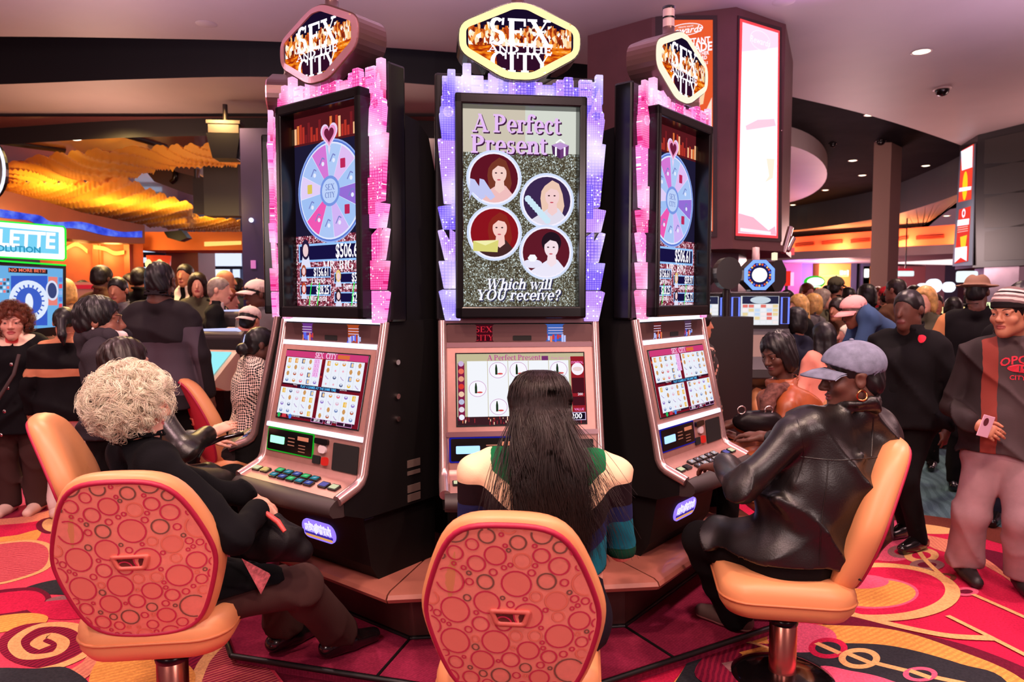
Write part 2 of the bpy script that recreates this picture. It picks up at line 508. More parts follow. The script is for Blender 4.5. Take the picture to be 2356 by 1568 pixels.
# ---------------------------------------------------------------- smooth implicit surfaces for people, hair, cloth
class SDF:
	def __init__(s):
		s.p = []

	def cone(s, a, b, ra, rb, k=0.02, op='u'):
		s.p.append(('c', np.array(a, float), np.array(b, float), float(ra), float(rb), k, op))
		return s

	def sph(s, c, r, k=0.02, op='u'):
		return s.cone(c, c, r, r, k, op)

	def ell(s, c, r, R=None, k=0.02, op='u'):
		s.p.append(('e', np.array(c, float), np.array(r, float), None if R is None else np.array(R, float), None, k, op))
		return s

	def chain(s, pts, rs, k=0.02, op='u'):
		for i in range(len(pts) - 1):
			s.cone(pts[i], pts[i + 1], rs[i], rs[i + 1], k, op)
		return s

	def plane(s, o, n, k=0.005):
		"""cut away everything on the side n points to"""
		n = np.array(n, float)
		s.p.append(('p', np.array(o, float), n / np.linalg.norm(n), None, None, k, 'i'))
		return s

	def bounds(s):
		lo, hi = np.full(3, 1e9), np.full(3, -1e9)
		for q in s.p:
			if q[6] != 'u':
				continue
			l, h = s._bb(q)
			lo, hi = np.minimum(lo, l), np.maximum(hi, h)
		return lo, hi

	@staticmethod
	def _bb(q):
		if q[0] == 'c':
			r = max(q[3], q[4])
			return np.minimum(q[1], q[2]) - r, np.maximum(q[1], q[2]) + r
		if q[3] is None:
			return q[1] - q[2], q[1] + q[2]
		e = np.sqrt(((q[3] * q[2][None, :]) ** 2).sum(1))
		return q[1] - e, q[1] + e

	def mesh(s, h=0.012, focus=(), noise=None, pad=None):
		lo, hi = s.bounds()
		pad = pad or (2.5 * h + (0.03 if noise else 0.0))
		lo, hi = lo - pad, hi + pad
		axes = []
		for ax in range(3):
			xs, x = [lo[ax]], lo[ax]
			while x < hi[ax]:
				st = h
				for c, r, hf in focus:
					if abs(x - c[ax]) < r:
						st = min(st, hf)
				x += st
				xs.append(x)
			axes.append(np.array(xs, dtype=np.float32))
		X, Y, Z = axes
		F = np.full((len(X), len(Y), len(Z)), 1.0, dtype=np.float32)
		for q in s.p:
			k, op = q[5], q[6]
			if q[0] == 'p':
				d = ((X - q[1][0]) * q[2][0])[:, None, None] + ((Y - q[1][1]) * q[2][1])[None, :, None] + ((Z - q[1][2]) * q[2][2])[None, None, :]
				np.maximum(F, d, out=F)
				continue
			l, u = s._bb(q)
			m = k + 3 * h + (0.02 if noise else 0)
			i0, i1 = np.searchsorted(X, l[0] - m), np.searchsorted(X, u[0] + m)
			j0, j1 = np.searchsorted(Y, l[1] - m), np.searchsorted(Y, u[1] + m)
			k0, k1 = np.searchsorted(Z, l[2] - m), np.searchsorted(Z, u[2] + m)
			if i1 <= i0 or j1 <= j0 or k1 <= k0:
				continue
			x, y, z = X[i0:i1][:, None, None], Y[j0:j1][None, :, None], Z[k0:k1][None, None, :]
			if q[0] == 'c':
				a, b, ra, rb = q[1], q[2], q[3], q[4]
				ab = b - a
				L2 = float(ab @ ab)
				px, py, pz = x - a[0], y - a[1], z - a[2]
				if L2 > 1e-12:
					t = np.clip((px * ab[0] + py * ab[1] + pz * ab[2]) / L2, 0, 1)
					d = np.sqrt((px - t * ab[0]) ** 2 + (py - t * ab[1]) ** 2 + (pz - t * ab[2]) ** 2) - (ra + t * (rb - ra))
				else:
					d = np.sqrt(px ** 2 + py ** 2 + pz ** 2) - ra
			else:
				c, r, R = q[1], q[2], q[3]
				px, py, pz = x - c[0], y - c[1], z - c[2]
				if R is not None:
					px, py, pz = (px * R[0, 0] + py * R[1, 0] + pz * R[2, 0], px * R[0, 1] + py * R[1, 1] + pz * R[2, 1], px * R[0, 2] + py * R[1, 2] + pz * R[2, 2])
				k0_ = np.sqrt((px / r[0]) ** 2 + (py / r[1]) ** 2 + (pz / r[2]) ** 2)
				k1_ = np.sqrt((px / r[0] ** 2) ** 2 + (py / r[1] ** 2) ** 2 + (pz / r[2] ** 2) ** 2) + 1e-9
				d = k0_ * (k0_ - 1) / k1_
			G = F[i0:i1, j0:j1, k0:k1]
			if op == 'u':
				if k > 0:
					hh = np.clip(0.5 + 0.5 * (G - d) / k, 0, 1)
					G[...] = G + (d - G) * hh - k * hh * (1 - hh)
				else:
					np.minimum(G, d, out=G)
			else:
				if k > 0:
					hh = np.clip(0.5 - 0.5 * (G + d) / k, 0, 1)
					G[...] = G + (-d - G) * hh + k * hh * (1 - hh)
				else:
					np.maximum(G, -d, out=G)
		if noise is not None:
			near = np.abs(F) < 0.06
			ii = np.nonzero(near)
			F[ii] += noise(X[ii[0]], Y[ii[1]], Z[ii[2]]).astype(np.float32)
		return surface_nets(F, X, Y, Z)

def surface_nets(F, X, Y, Z):
	S = F < 0
	nx, ny, nz = F.shape
	cnt = np.zeros((nx - 1, ny - 1, nz - 1), dtype=np.int8)
	for a in (0, 1):
		for b in (0, 1):
			for c in (0, 1):
				cnt += S[a:nx - 1 + a, b:ny - 1 + b, c:nz - 1 + c]
	act = (cnt > 0) & (cnt < 8)
	I, J, K = np.nonzero(act)
	n = len(I)
	acc, w = np.zeros((n, 3)), np.zeros(n)
	corners = [(a, b, c) for a in (0, 1) for b in (0, 1) for c in (0, 1)]
	val = {q: F[I + q[0], J + q[1], K + q[2]] for q in corners}
	for p in corners:
		for ax in range(3):
			if p[ax] == 0:
				q = tuple(1 if i == ax else p[i] for i in range(3))
				u, v = val[p], val[q]
				m = (u < 0) != (v < 0)
				t = np.where(m, u / np.where(m, u - v, 1), 0)
				pos = [X[I + p[0]], Y[J + p[1]], Z[K + p[2]]]
				pos2 = [X[I + q[0]], Y[J + q[1]], Z[K + q[2]]]
				for d in range(3):
					acc[:, d] += np.where(m, pos[d] + t * (pos2[d] - pos[d]), 0)
				w += m
	V = acc / w[:, None]
	idx = np.full(act.shape, -1, dtype=np.int32)
	idx[I, J, K] = np.arange(n)
	Q = []
	for ax in range(3):
		sl0 = [slice(None)] * 3
		sl1 = [slice(None)] * 3
		sl0[ax], sl1[ax] = slice(0, -1), slice(1, None)
		A, B = S[tuple(sl0)], S[tuple(sl1)]
		ch = A != B
		b1, b2 = [i for i in range(3) if i != ax]
		lim = [slice(None)] * 3
		for b in (b1, b2):
			lim[b] = slice(1, -1)
		e = np.nonzero(ch[tuple(lim)])
		e = list(e)
		e[b1] = e[b1] + 1
		e[b2] = e[b2] + 1
		flip = A[tuple(e)]

		def g(d1, d2):
			c = [e[0].copy(), e[1].copy(), e[2].copy()]
			c[b1] -= d1
			c[b2] -= d2
			return idx[c[0], c[1], c[2]]
		q = np.stack([g(1, 1), g(0, 1), g(0, 0), g(1, 0)], 1)
		if ax == 1:
			flip = ~flip
		q[~flip] = q[~flip][:, ::-1]
		Q.append(q)
	Q = np.concatenate(Q)
	Q = Q[(Q >= 0).all(1)]
	return V, Q

def smooth_mesh(V, Q, it=1, lam=0.5):
	for _ in range(it):
		acc, cn = np.zeros_like(V), np.zeros(len(V))
		for a in range(4):
			b = (a + 1) % 4
			np.add.at(acc, Q[:, a], V[Q[:, b]])
			np.add.at(acc, Q[:, b], V[Q[:, a]])
			np.add.at(cn, Q[:, a], 1)
			np.add.at(cn, Q[:, b], 1)
		V = V + lam * (acc / np.maximum(cn, 1)[:, None] - V)
	return V

def strands(paths, radius, taper=0.3, sides=3):
	"""paths (n, k, 3) -> one mesh of thin tapering tubes"""
	P = np.asarray(paths, dtype=float)
	n, k, _ = P.shape
	T = np.gradient(P, axis=1)
	T /= np.linalg.norm(T, axis=2, keepdims=True) + 1e-9
	ref = np.where(np.abs(T[..., 2:3]) < 0.9, np.array([0, 0, 1.0]), np.array([1.0, 0, 0]))
	A = np.cross(T, ref)
	A /= np.linalg.norm(A, axis=2, keepdims=True) + 1e-9
	B = np.cross(A, T)
	r = np.asarray(radius) * np.ones(n)
	rr = r[:, None] * np.linspace(1, taper, k)[None, :]
	V = np.stack([P + rr[..., None] * (A * math.cos(2 * PI * j / sides) + B * math.sin(2 * PI * j / sides)) for j in range(sides)], 2)
	V = V.reshape(-1, 3)
	base = (np.arange(n)[:, None] * k + np.arange(k - 1)[None, :]) * sides
	Q = []
	for j in range(sides):
		j2 = (j + 1) % sides
		Q.append(np.stack([base + j, base + j2, base + sides + j2, base + sides + j], -1).reshape(-1, 4))
	return V, np.concatenate(Q)

# ---------------------------------------------------------------- the setting
def struct(name, mb, mats, **k):
	return tag(mb.build(name, mats, **k), kind='structure')

def smooth_curve(pts, n=6, closed=True):
	P = [np.array(p, float) for p in pts]
	k = len(P)
	out = []
	for i in range(k if closed else k - 1):
		p0 = P[(i - 1) % k] if closed or i > 0 else P[i]
		p1, p2 = P[i], P[(i + 1) % k]
		p3 = P[(i + 2) % k] if closed or i + 2 < k else p2
		for j in range(n):
			t = j / n
			out.append(0.5 * (2 * p1 + (p2 - p0) * t + (2 * p0 - 5 * p1 + 4 * p2 - p3) * t * t + (3 * p1 - p0 - 3 * p2 + p3) * t ** 3))
	if not closed:
		out.append(P[-1])
	return out

def carpet(name, rgb, wave=0.0, wrgb=(90, 10, 40), ang=0.0, scale=18.0, dist=3.0, bands=0.5):
	"""looped pile; wave adds a woven wavy stripe of a second colour"""
	if name in MATS:
		return MATS[name]
	m = mat(name, rgb, 0.95, bump=0.5, bscale=420, spec=0.1, var=0.22, vscale=95, bdist=0.004)
	if wave:
		nt = m.node_tree
		p = nt.nodes['Principled BSDF']
		src = p.inputs['Base Color'].links[0].from_socket
		tc = nt.nodes.new('ShaderNodeTexCoord')
		mp = nt.nodes.new('ShaderNodeMapping')
		mp.inputs['Rotation'].default_value = (0, 0, ang)
		w = nt.nodes.new('ShaderNodeTexWave')
		w.inputs['Scale'].default_value = scale
		w.inputs['Distortion'].default_value = dist
		w.inputs['Detail'].default_value = 1.0
		w.inputs['Detail Scale'].default_value = 0.7
		r = nt.nodes.new('ShaderNodeValToRGB')
		r.color_ramp.elements[0].position = bands
		r.color_ramp.elements[1].position = bands + .12
		mx = nt.nodes.new('ShaderNodeMix')
		mx.data_type = 'RGBA'
		ml = nt.nodes.new('ShaderNodeMath')
		ml.operation = 'MULTIPLY'
		ml.inputs[1].default_value = wave
		nt.links.new(tc.outputs['Object'], mp.inputs[0])
		nt.links.new(mp.outputs[0], w.inputs['Vector'])
		nt.links.new(w.outputs['Fac'], r.inputs['Fac'])
		nt.links.new(r.outputs['Color'], ml.inputs[0])
		nt.links.new(ml.outputs[0], mx.inputs['Factor'])
		nt.links.new(src, mx.inputs['A'])
		mx.inputs['B'].default_value = lin(wrgb)
		nt.links.new(mx.outputs['Result'], p.inputs['Base Color'])
	return m

K_RED = carpet('carpet_crimson', (206, 34, 76))
K_ROSE = carpet('carpet_rose', (226, 70, 96))
K_PINK = carpet('carpet_pink', (238, 96, 130))
K_WINE = carpet('carpet_wine', (116, 22, 52), 0.8, (160, 34, 66), 0.4, 14)
K_WINEP = carpet('carpet_wine_plain', (110, 24, 50))
K_CREAM = carpet('carpet_cream', (246, 182, 120))
K_GOLD = carpet('carpet_gold', (240, 168, 84), 0.5, (214, 132, 70), 1.0, 12, 1.0)
K_TAN = carpet('carpet_tan', (226, 142, 112), 0.5, (202, 110, 96), 0.2, 13, 1.5)
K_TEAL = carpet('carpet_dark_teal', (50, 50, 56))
K_GREY = carpet('carpet_grey', (150, 104, 106))
K_BLUE = carpet('carpet_aisle_blue', (92, 122, 128), 0.5, (60, 84, 90), 0.3, 4, 6)
K_BROWN = carpet('carpet_brown_border', (112, 54, 44))
K_WAVE = carpet('carpet_wavy', (228, 104, 108), 0.85, (176, 50, 70), 1.2, 11, 5)
K_STRIPE = carpet('carpet_striped', (150, 40, 70), 0.9, (206, 110, 100), 0.9, 16, 0.5)
K_BANK = carpet('carpet_platform', (140, 36, 66), 0.3, (112, 26, 52), 0.7, 25, 2)
FM = [K_RED, K_ROSE, K_PINK, K_WINE, K_WINEP, K_CREAM, K_GOLD, K_TAN, K_TEAL, K_GREY, K_BLUE, K_BROWN, K_WAVE, K_STRIPE]
floor = MB()
floor.quad((-16, -3, 0), (16, -3, 0), (16, 34, 0), (-16, 34, 0), 4)
_lay = [0]

def fl(pts, m, curve=True, n=6):
	"""one woven shape of the carpet, traced on the floor"""
	_lay[0] += 1
	z = _lay[0] * 0.00022
	if curve:
		pts = smooth_curve(pts, n)
	q = []
	for p in pts:
		w = atz(p[0], p[1], 0)
		q.append((w[0], w[1], z))
	floor.add(q, [tuple(range(len(q)))], FM.index(m))

def fe(cx, cy, rx, ry, m, rot=0.0):
	fl([(cx + rx * math.cos(a) * math.cos(rot) - ry * math.sin(a) * math.sin(rot), cy + ry * math.sin(a) * math.cos(rot) + rx * math.cos(a) * math.sin(rot)) for a in [2 * PI * i / 36 for i in range(36)]], m, False)

def fs(pts, w, m, closed=False, n=8):
	"""a woven line of even width"""
	_lay[0] += 1
	z = _lay[0] * 0.00022
	P = [atz(p[0], p[1], 0) for p in smooth_curve(pts, n, closed)]
	k = len(P)
	L, R = [], []
	for i in range(k):
		d = P[(i + 1) % k] - P[i - 1] if closed else P[min(i + 1, k - 1)] - P[max(i - 1, 0)]
		d = d / (np.linalg.norm(d) + 1e-9)
		nn = np.array((-d[1], d[0], 0)) * w / 2
		L.append((P[i][0] + nn[0], P[i][1] + nn[1], z))
		R.append((P[i][0] - nn[0], P[i][1] - nn[1], z))
	floor.add(L + R, [(i, (i + 1) % k, k + (i + 1) % k, k + i) for i in range(k if closed else k - 1)], FM.index(m))

def el(cx, cy, rx, ry, n=24):
	return [(cx + rx * math.cos(2 * PI * i / n), cy + ry * math.sin(2 * PI * i / n)) for i in range(n)]

# ---- right-hand side of the carpet
fl([(1560, 1040), (2450, 1040), (2450, 1900), (1200, 1900), (1300, 1500)], K_RED, False)
fl([(1700, 1010), (2500, 905), (2500, 1250), (2200, 1215), (2030, 1190), (1800, 1190)], K_BLUE, False)
fl([(1990, 985), (2250, 985), (2250, 905), (1990, 905)], K_PINK, False)
fs([(1960, 985), (2260, 1000)], .10, K_BROWN)
fs([(1980, 955), (2240, 915)], .05, K_CREAM)
fl([(1990, 1198), (2100, 1182), (2356, 1225), (2356, 1262), (2200, 1222), (2080, 1205)], K_BROWN)
fl([(2060, 1200), (2160, 1210), (2210, 1224), (2150, 1228), (2060, 1220)], K_CREAM)
fl([(1980, 1200), (2080, 1200), (2110, 1235), (2100, 1280), (2030, 1290), (1960, 1260)], K_PINK)
fl([(2090, 1226), (2200, 1246), (2270, 1278), (2330, 1330), (2345, 1352), (2300, 1320), (2230, 1285), (2150, 1262)], K_TAN)
fl([(2230, 1258), (2370, 1300), (2400, 1420), (2345, 1352), (2290, 1300)], K_WINEP)
for cx, cy, rx, ry, m, m2 in ((2098, 1250, 30, 11, K_PINK, K_WINEP), (2076, 1269, 34, 15, K_GREY, K_RED), (2120, 1278, 40, 17, K_CREAM, K_RED), (2133, 1300, 40, 13, K_GREY, K_WINEP), (2170, 1329, 31, 10, K_BROWN, K_RED), (2222, 1362, 30, 10, K_PINK, K_WINEP)):
	fe(cx, cy, rx, ry, m)
	fe(cx, cy, rx * .55, ry * .5, m2)
fs([(2096, 1222), (2120, 1278), (2170, 1328)], .03, K_CREAM)
fs([(2238, 1368), (2360, 1422), (2460, 1470)], .03, K_CREAM)
fe(2010, 1362, 178, 64, K_RED)
fs(el(2020, 1362, 172, 61), .07, K_CREAM, True)
fe(2010, 1366, 104, 36, K_PINK)
fe(2010, 1366, 97, 32, K_GOLD)
fe(1985, 1340, 60, 16, K_PINK)
fs([(1945, 1410), (2060, 1440), (2180, 1464), (2280, 1470)], .05, K_CREAM)
fs([(2180, 1418), (2280, 1468), (2400, 1530)], .03, K_CREAM)
fl([(1930, 1415), (2080, 1452), (2240, 1492), (2400, 1560), (2400, 1600), (2200, 1520), (2060, 1470), (1900, 1440)], K_WINEP)
fl([(1690, 1440), (1900, 1440), (2060, 1452), (2210, 1500), (2356, 1568), (2480, 1700), (1500, 1750), (1560, 1560)], K_GOLD)
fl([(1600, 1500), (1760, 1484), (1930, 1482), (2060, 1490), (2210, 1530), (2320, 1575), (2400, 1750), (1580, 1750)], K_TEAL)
fe(1845, 1470, 80, 34, K_PINK)
fs([(1868, 1483), (1976, 1518), (2116, 1553), (2240, 1580)], .035, K_CREAM)
for cx, cy, rx, ry, m in ((1905, 1494, 45, 24, K_RED), (1977, 1518, 48, 24, K_CREAM), (2117, 1555, 40, 17, K_PINK)):
	fe(cx, cy, rx, ry, m)
	fe(cx, cy, rx * .66, ry * .6, K_TEAL)
	fs([(cx - rx * .6, cy - ry * .5), (cx + rx * .6, cy + ry * .5)], .035, K_CREAM)
fl([(1870, 1542), (1960, 1548), (2050, 1570), (2150, 1620), (1800, 1640)], K_PINK)
fl([(1600, 1560), (1640, 1500), (1740, 1484), (1800, 1500), (1790, 1560), (1700, 1600)], K_WINE)
fl([(1700, 1505), (1760, 1490), (1800, 1520), (1740, 1530)], K_GOLD, False)
fl([(1660, 1530), (1740, 1515), (1770, 1530), (1680, 1550)], K_GREY, False)
fs([(1625, 1505), (1700, 1480), (1760, 1492), (1800, 1510)], .02, K_CREAM)
# ---- left-hand side
fl([(-60, 1020), (330, 1020), (520, 1400), (900, 1900), (-160, 1900)], K_ROSE, False)
fl([(-60, 1060), (150, 1050), (180, 1108), (60, 1128), (-60, 1150)], K_BLUE, False)
fl([(20, 1120), (150, 1100), (170, 1140), (60, 1170), (-20, 1165)], K_PINK)
fl([(-20, 1180), (60, 1164), (160, 1140), (180, 1160), (60, 1190), (-20, 1200)], K_WINE)
fl([(-20, 1200), (60, 1190), (190, 1158), (180, 1180), (60, 1208), (-20, 1216)], K_TAN)
fl([(-20, 1216), (60, 1206), (140, 1194), (110, 1215), (60, 1240), (-20, 1248)], K_RED)
fl([(-20, 1246), (40, 1234), (92, 1222), (84, 1246), (40, 1270), (-20, 1285)], K_GOLD)
fe(118, 1212, 28, 18, K_CREAM)
fs(el(118, 1212, 28, 17), .035, K_WINEP, True)
fl([(-30, 1262), (60, 1250), (108, 1262), (118, 1288), (95, 1316), (30, 1338), (-30, 1350)], K_WAVE)
fs([(-30, 1258), (60, 1248), (110, 1258), (120, 1285), (100, 1315), (30, 1340), (-30, 1352)], .035, K_CREAM)
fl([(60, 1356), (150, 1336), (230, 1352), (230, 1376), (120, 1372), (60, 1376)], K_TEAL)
fl([(-30, 1372), (60, 1356), (100, 1362), (118, 1384), (80, 1412), (0, 1426), (-30, 1428)], K_WINEP)
fl([(-30, 1378), (50, 1364), (90, 1368), (104, 1386), (70, 1406), (0, 1418), (-30, 1420)], K_RED)
fl([(120, 1380), (240, 1366), (240, 1392), (120, 1396)], K_GREY)
fl([(60, 1398), (200, 1384), (230, 1420), (120, 1430)], K_RED)
fl([(-30, 1430), (60, 1416), (110, 1424), (90, 1448), (20, 1458), (-30, 1462)], K_GOLD)
fe(100, 1490, 104, 52, K_WINE)
fs([(40, 1560), (150, 1534), (215, 1492), (176, 1448), (90, 1446), (34, 1482), (58, 1516), (126, 1510), (146, 1484), (112, 1468), (84, 1484), (104, 1496)], .05, K_CREAM)
fl([(100, 1580), (190, 1530), (215, 1476), (262, 1486), (240, 1530), (160, 1590)], K_TAN)
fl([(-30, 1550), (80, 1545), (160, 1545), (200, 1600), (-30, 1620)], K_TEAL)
fl([(205, 1570), (260, 1490), (345, 1500), (330, 1600), (240, 1640)], K_GOLD)
fl([(398, 1480), (520, 1470), (510, 1486), (440, 1560), (400, 1600)], K_WINE)
fl([(450, 1600), (520, 1490), (640, 1570), (620, 1640)], K_STRIPE)
fs([(515, 1480), (470, 1530), (445, 1590)], .05, K_CREAM)
fl([(330, 1540), (400, 1520), (450, 1560), (420, 1620), (330, 1620)], K_GOLD)
struct('floor', floor, FM)

# ---- carpeted platform and plinth of the carousel
OC = np.array((-0.113, 4.39))

def octa(ap, rot=7.0):
	R = ap / math.cos(PI / 8)
	return [(OC[0] + R * math.cos(math.radians(rot - 90 + 22.5 + 45 * i)), OC[1] + R * math.sin(math.radians(rot - 90 + 22.5 + 45 * i))) for i in range(8)]

M_NOSE = mat('black_nosing', (14, 10, 12), .5)
pf = MB()
o1, o2 = octa(1.64, -15.5), octa(1.62, -15.5)
pf.prism(o2, 0.002, .06, 'z', 0)
for i in range(8):
	a, b = o1[i], o1[(i + 1) % 8]
	pf.tube([(a[0], a[1], .056), (b[0], b[1], .056)], .012, 6, 1)
	c = octa(1.2)[i]
	cv = np.array(c) - OC
	e_ = OC + cv / np.linalg.norm(cv) * 1.63
	pf.tube([(e_[0], e_[1], .06), (c[0], c[1], .06)], .008, 4, 1)
	d = octa(1.2)[(i + 1) % 8]
	pf.tube([(c[0], c[1], .062), (d[0], d[1], .062)], .012, 4, 1)
struct('trim_1', pf, [K_BANK, M_NOSE])
co = MB()
co.prism(octa(.72), .3605, 2.2, 'z')
tag(co.build('carousel_core', mat('black_core_panel', (12, 9, 10), .6)), 'black core panel filling the gaps behind the ring of slot machines', 'panel')
M_LAM = mat('red_brown_laminate', (158, 92, 78), .42, var=.12, vscale=6, coat=.2)
pb = MB()
pb.prism(octa(1.2), .0605, .3075, 'z')
tag(pb.build('octagonal_plinth', mat('dark_cherry_wood', (70, 34, 30), .5, var=.25, vscale=9)), 'dark wooden octagonal base under the carousel of slot machines', 'base')
pl = MB()
for i in range(8):
	R = [octa(ap)[i] for ap in (.35, 1.385, 1.41, 1.42, 1.41, 1.38)]
	S = [octa(ap)[(i + 1) % 8] for ap in (.35, 1.385, 1.41, 1.42, 1.41, 1.38)]
	Z = (.36, .36, .352, .336, .318, .308)
	g_ = .004

	def mixp(p, q):
		d = np.array(q) - np.array(p)
		L = np.linalg.norm(d)
		return np.array(p) + d / L * g_, np.array(q) - d / L * g_
	v = []
	for k_ in range(6):
		a, b = mixp(R[k_], S[k_])
		v += [(a[0], a[1], Z[k_]), (b[0], b[1], Z[k_])]
	a, b = mixp(R[0], S[0])
	v += [(a[0], a[1], .308), (b[0], b[1], .308)]
	pl.add(v, [(2 * j, 2 * j + 1, 2 * j + 3, 2 * j + 2) for j in range(6)] + [(0, 2, 4, 6, 8, 10, 12), (1, 13, 11, 9, 7, 5, 3)], 0, False)
tag(pl.build('carousel_ledge', M_LAM, smooth_all=True), 'red-brown laminate ledge with rounded lip running round the slot machine carousel', 'ledge')

# ---- ceilings
M_CEIL = mat('ceiling_paint', (168, 150, 150), .55, var=.04, vscale=1.5)
M_CDARK = mat('dark_recess_ceiling', (26, 22, 25), .95, spec=.05, var=.3, vscale=2)
M_FASC = mat('ceiling_fascia_dark', (30, 26, 28), .6)
M_TEALF = mat('dark_teal_fascia', (42, 48, 54), .6)
edge_px = smooth_curve([(-500, 84), (0, 84), (320, 88), (640, 96), (990, 116), (1350, 148), (1600, 178), (1810, 220), (2010, 268), (2200, 330), (2290, 372)], 5, False)
edge = [atz(p[0], p[1], H_CEIL) for p in edge_px]
ce = MB()
ce.poly([(e[0], e[1], H_CEIL) for e in edge] + [(16, edge[-1][1], H_CEIL), (16, -3, H_CEIL), (-16, -3, H_CEIL), (-16, edge[0][1], H_CEIL)], 0)
n_ = len(edge)
ce.add([(e[0], e[1], H_CEIL) for e in edge] + [(e[0], e[1], 4.75) for e in edge], [(i, i + 1, n_ + i + 1, n_ + i) for i in range(n_ - 1)], 1)
struct('ceiling', ce, [M_CEIL, M_FASC])
cu = MB()
cu.quad((-16, 5, 4.75), (16, 5, 4.75), (16, 34, 4.75), (-16, 34, 4.75))
struct('ceiling_upper', cu, M_CDARK)
# second ring soffit on the left
near = [atz(p[0], p[1], 4.0) for p in smooth_curve([(-400, 204), (0, 194), (320, 182), (640, 177), (1000, 196), (1380, 240)], 5, False)]
far = [atz(p[0], p[1], 4.0) for p in smooth_curve([(-400, 312), (0, 286), (240, 270), (420, 264), (640, 262), (1000, 270), (1380, 300)], 5, False)]
rg = MB()
n_ = min(len(near), len(far))
near, far = near[:n_], far[:n_]
for lo, hi, m, src in ((4.0, 4.0, 0, None), (4.0, 4.75, 1, near), (3.72, 4.0, 1, far)):
	if src is None:
		rg.add([tuple(p) for p in near] + [tuple(p) for p in far], [(i, i + 1, n_ + i + 1, n_ + i) for i in range(n_ - 1)], m)
	else:
		rg.add([(p[0], p[1], lo) for p in src] + [(p[0], p[1], hi) for p in src], [(i, i + 1, n_ + i + 1, n_ + i) for i in range(n_ - 1)], m)
struct('ceiling_ring', rg, [M_CEIL, M_FASC])
cr_ = MB()
cr_.quad((-13, 9.6, 3.95), (1.5, 9.6, 3.95), (1.5, 24, 3.95), (-13, 24, 3.95))
for px in ((-50, 318, 150, 345), (235, 294, 380, 336), (540, 286, 620, 310)):
	a, b = atz(px[0], px[1], 3.94), atz(px[2], px[3], 3.94)
	cr_.tube([a, b], .05, 4, 1)
struct('ceiling_lounge', cr_, [mat('lounge_ceiling_lacquer', (110, 60, 60), .3, coat=.4), M_FASC])
# drop disc, curved fascia, lower far ceiling on the right
dc = MB()
pts = [atz(1752 + 151 * math.cos(a), 400 + 72 * math.sin(a), 4.4) for a in [2 * PI * i / 48 for i in range(48)]]
dc.add([tuple(p) for p in pts] + [(p[0], p[1], 4.75) for p in pts], [tuple(range(48))[::-1]] + [(i, (i + 1) % 48, 48 + (i + 1) % 48, 48 + i) for i in range(48)])
struct('ceiling_disc', dc, M_CEIL)
fb = [atz(p[0], p[1], 3.9) for p in smooth_curve([(1640, 546), (1805, 532), (1900, 521), (2000, 506), (2065, 492), (2150, 466), (2205, 446), (2300, 405)], 4, False)]
fa = MB()
n_ = len(fb)
fa.add([tuple(p) for p in fb] + [(p[0], p[1], 4.75) for p in fb], [(i, i + 1, n_ + i + 1, n_ + i) for i in range(n_ - 1)], 0)
fa.add([tuple(p) for p in fb] + [(p[0] + 8, 33, 3.9) for p in fb], [(i, i + 1, n_ + i + 1, n_ + i) for i in range(n_ - 1)], 1)
for px, py in ((1912, 497), (1965, 486), (2185, 415)):
	a = atz(px, py, 4.25)
	a = a * np.array((1, 1, 1))
struct('ceiling_far', fa, [M_TEALF, M_CEIL])

# ---- walls that close the hall
M_WOOD = mat('warm_wood_wall', (170, 84, 52), .45, var=.25, vscale=3)
M_PLUM = mat('plum_wall', (110, 70, 84), .7)
M_PURW = mat('violet_wall', (120, 84, 150), .7)
wl = MB()
p0, p1 = at(-420, 600, 10.5), at(330, 600, 13.0)
wl.quad((p0[0], p0[1], 0), (p1[0], p1[1], 0), (p1[0], p1[1], 2.6), (p0[0], p0[1], 2.6))
for px in (205, 212, 290):
	q = p0 + (p1 - p0) * ((px + 420) / 750)
	wl.box((q[0], q[1] - .04, 1.3), (.10, .08, 2.6), 0)
struct('wall_left', wl, M_WOOD)
wb = MB()
wb.quad((-12, 26, 0), (4, 26, 0), (4, 26, 4.75), (-12, 26, 4.75), 0)
struct('wall_lounge', wb, mat('lounge_blue_wall', (90, 96, 130), .7))
wr = MB()
wr.quad((4, 33, 0), (22, 33, 0), (22, 33, 4.75), (4, 33, 4.75))
struct('wall_right', wr, M_PLUM)

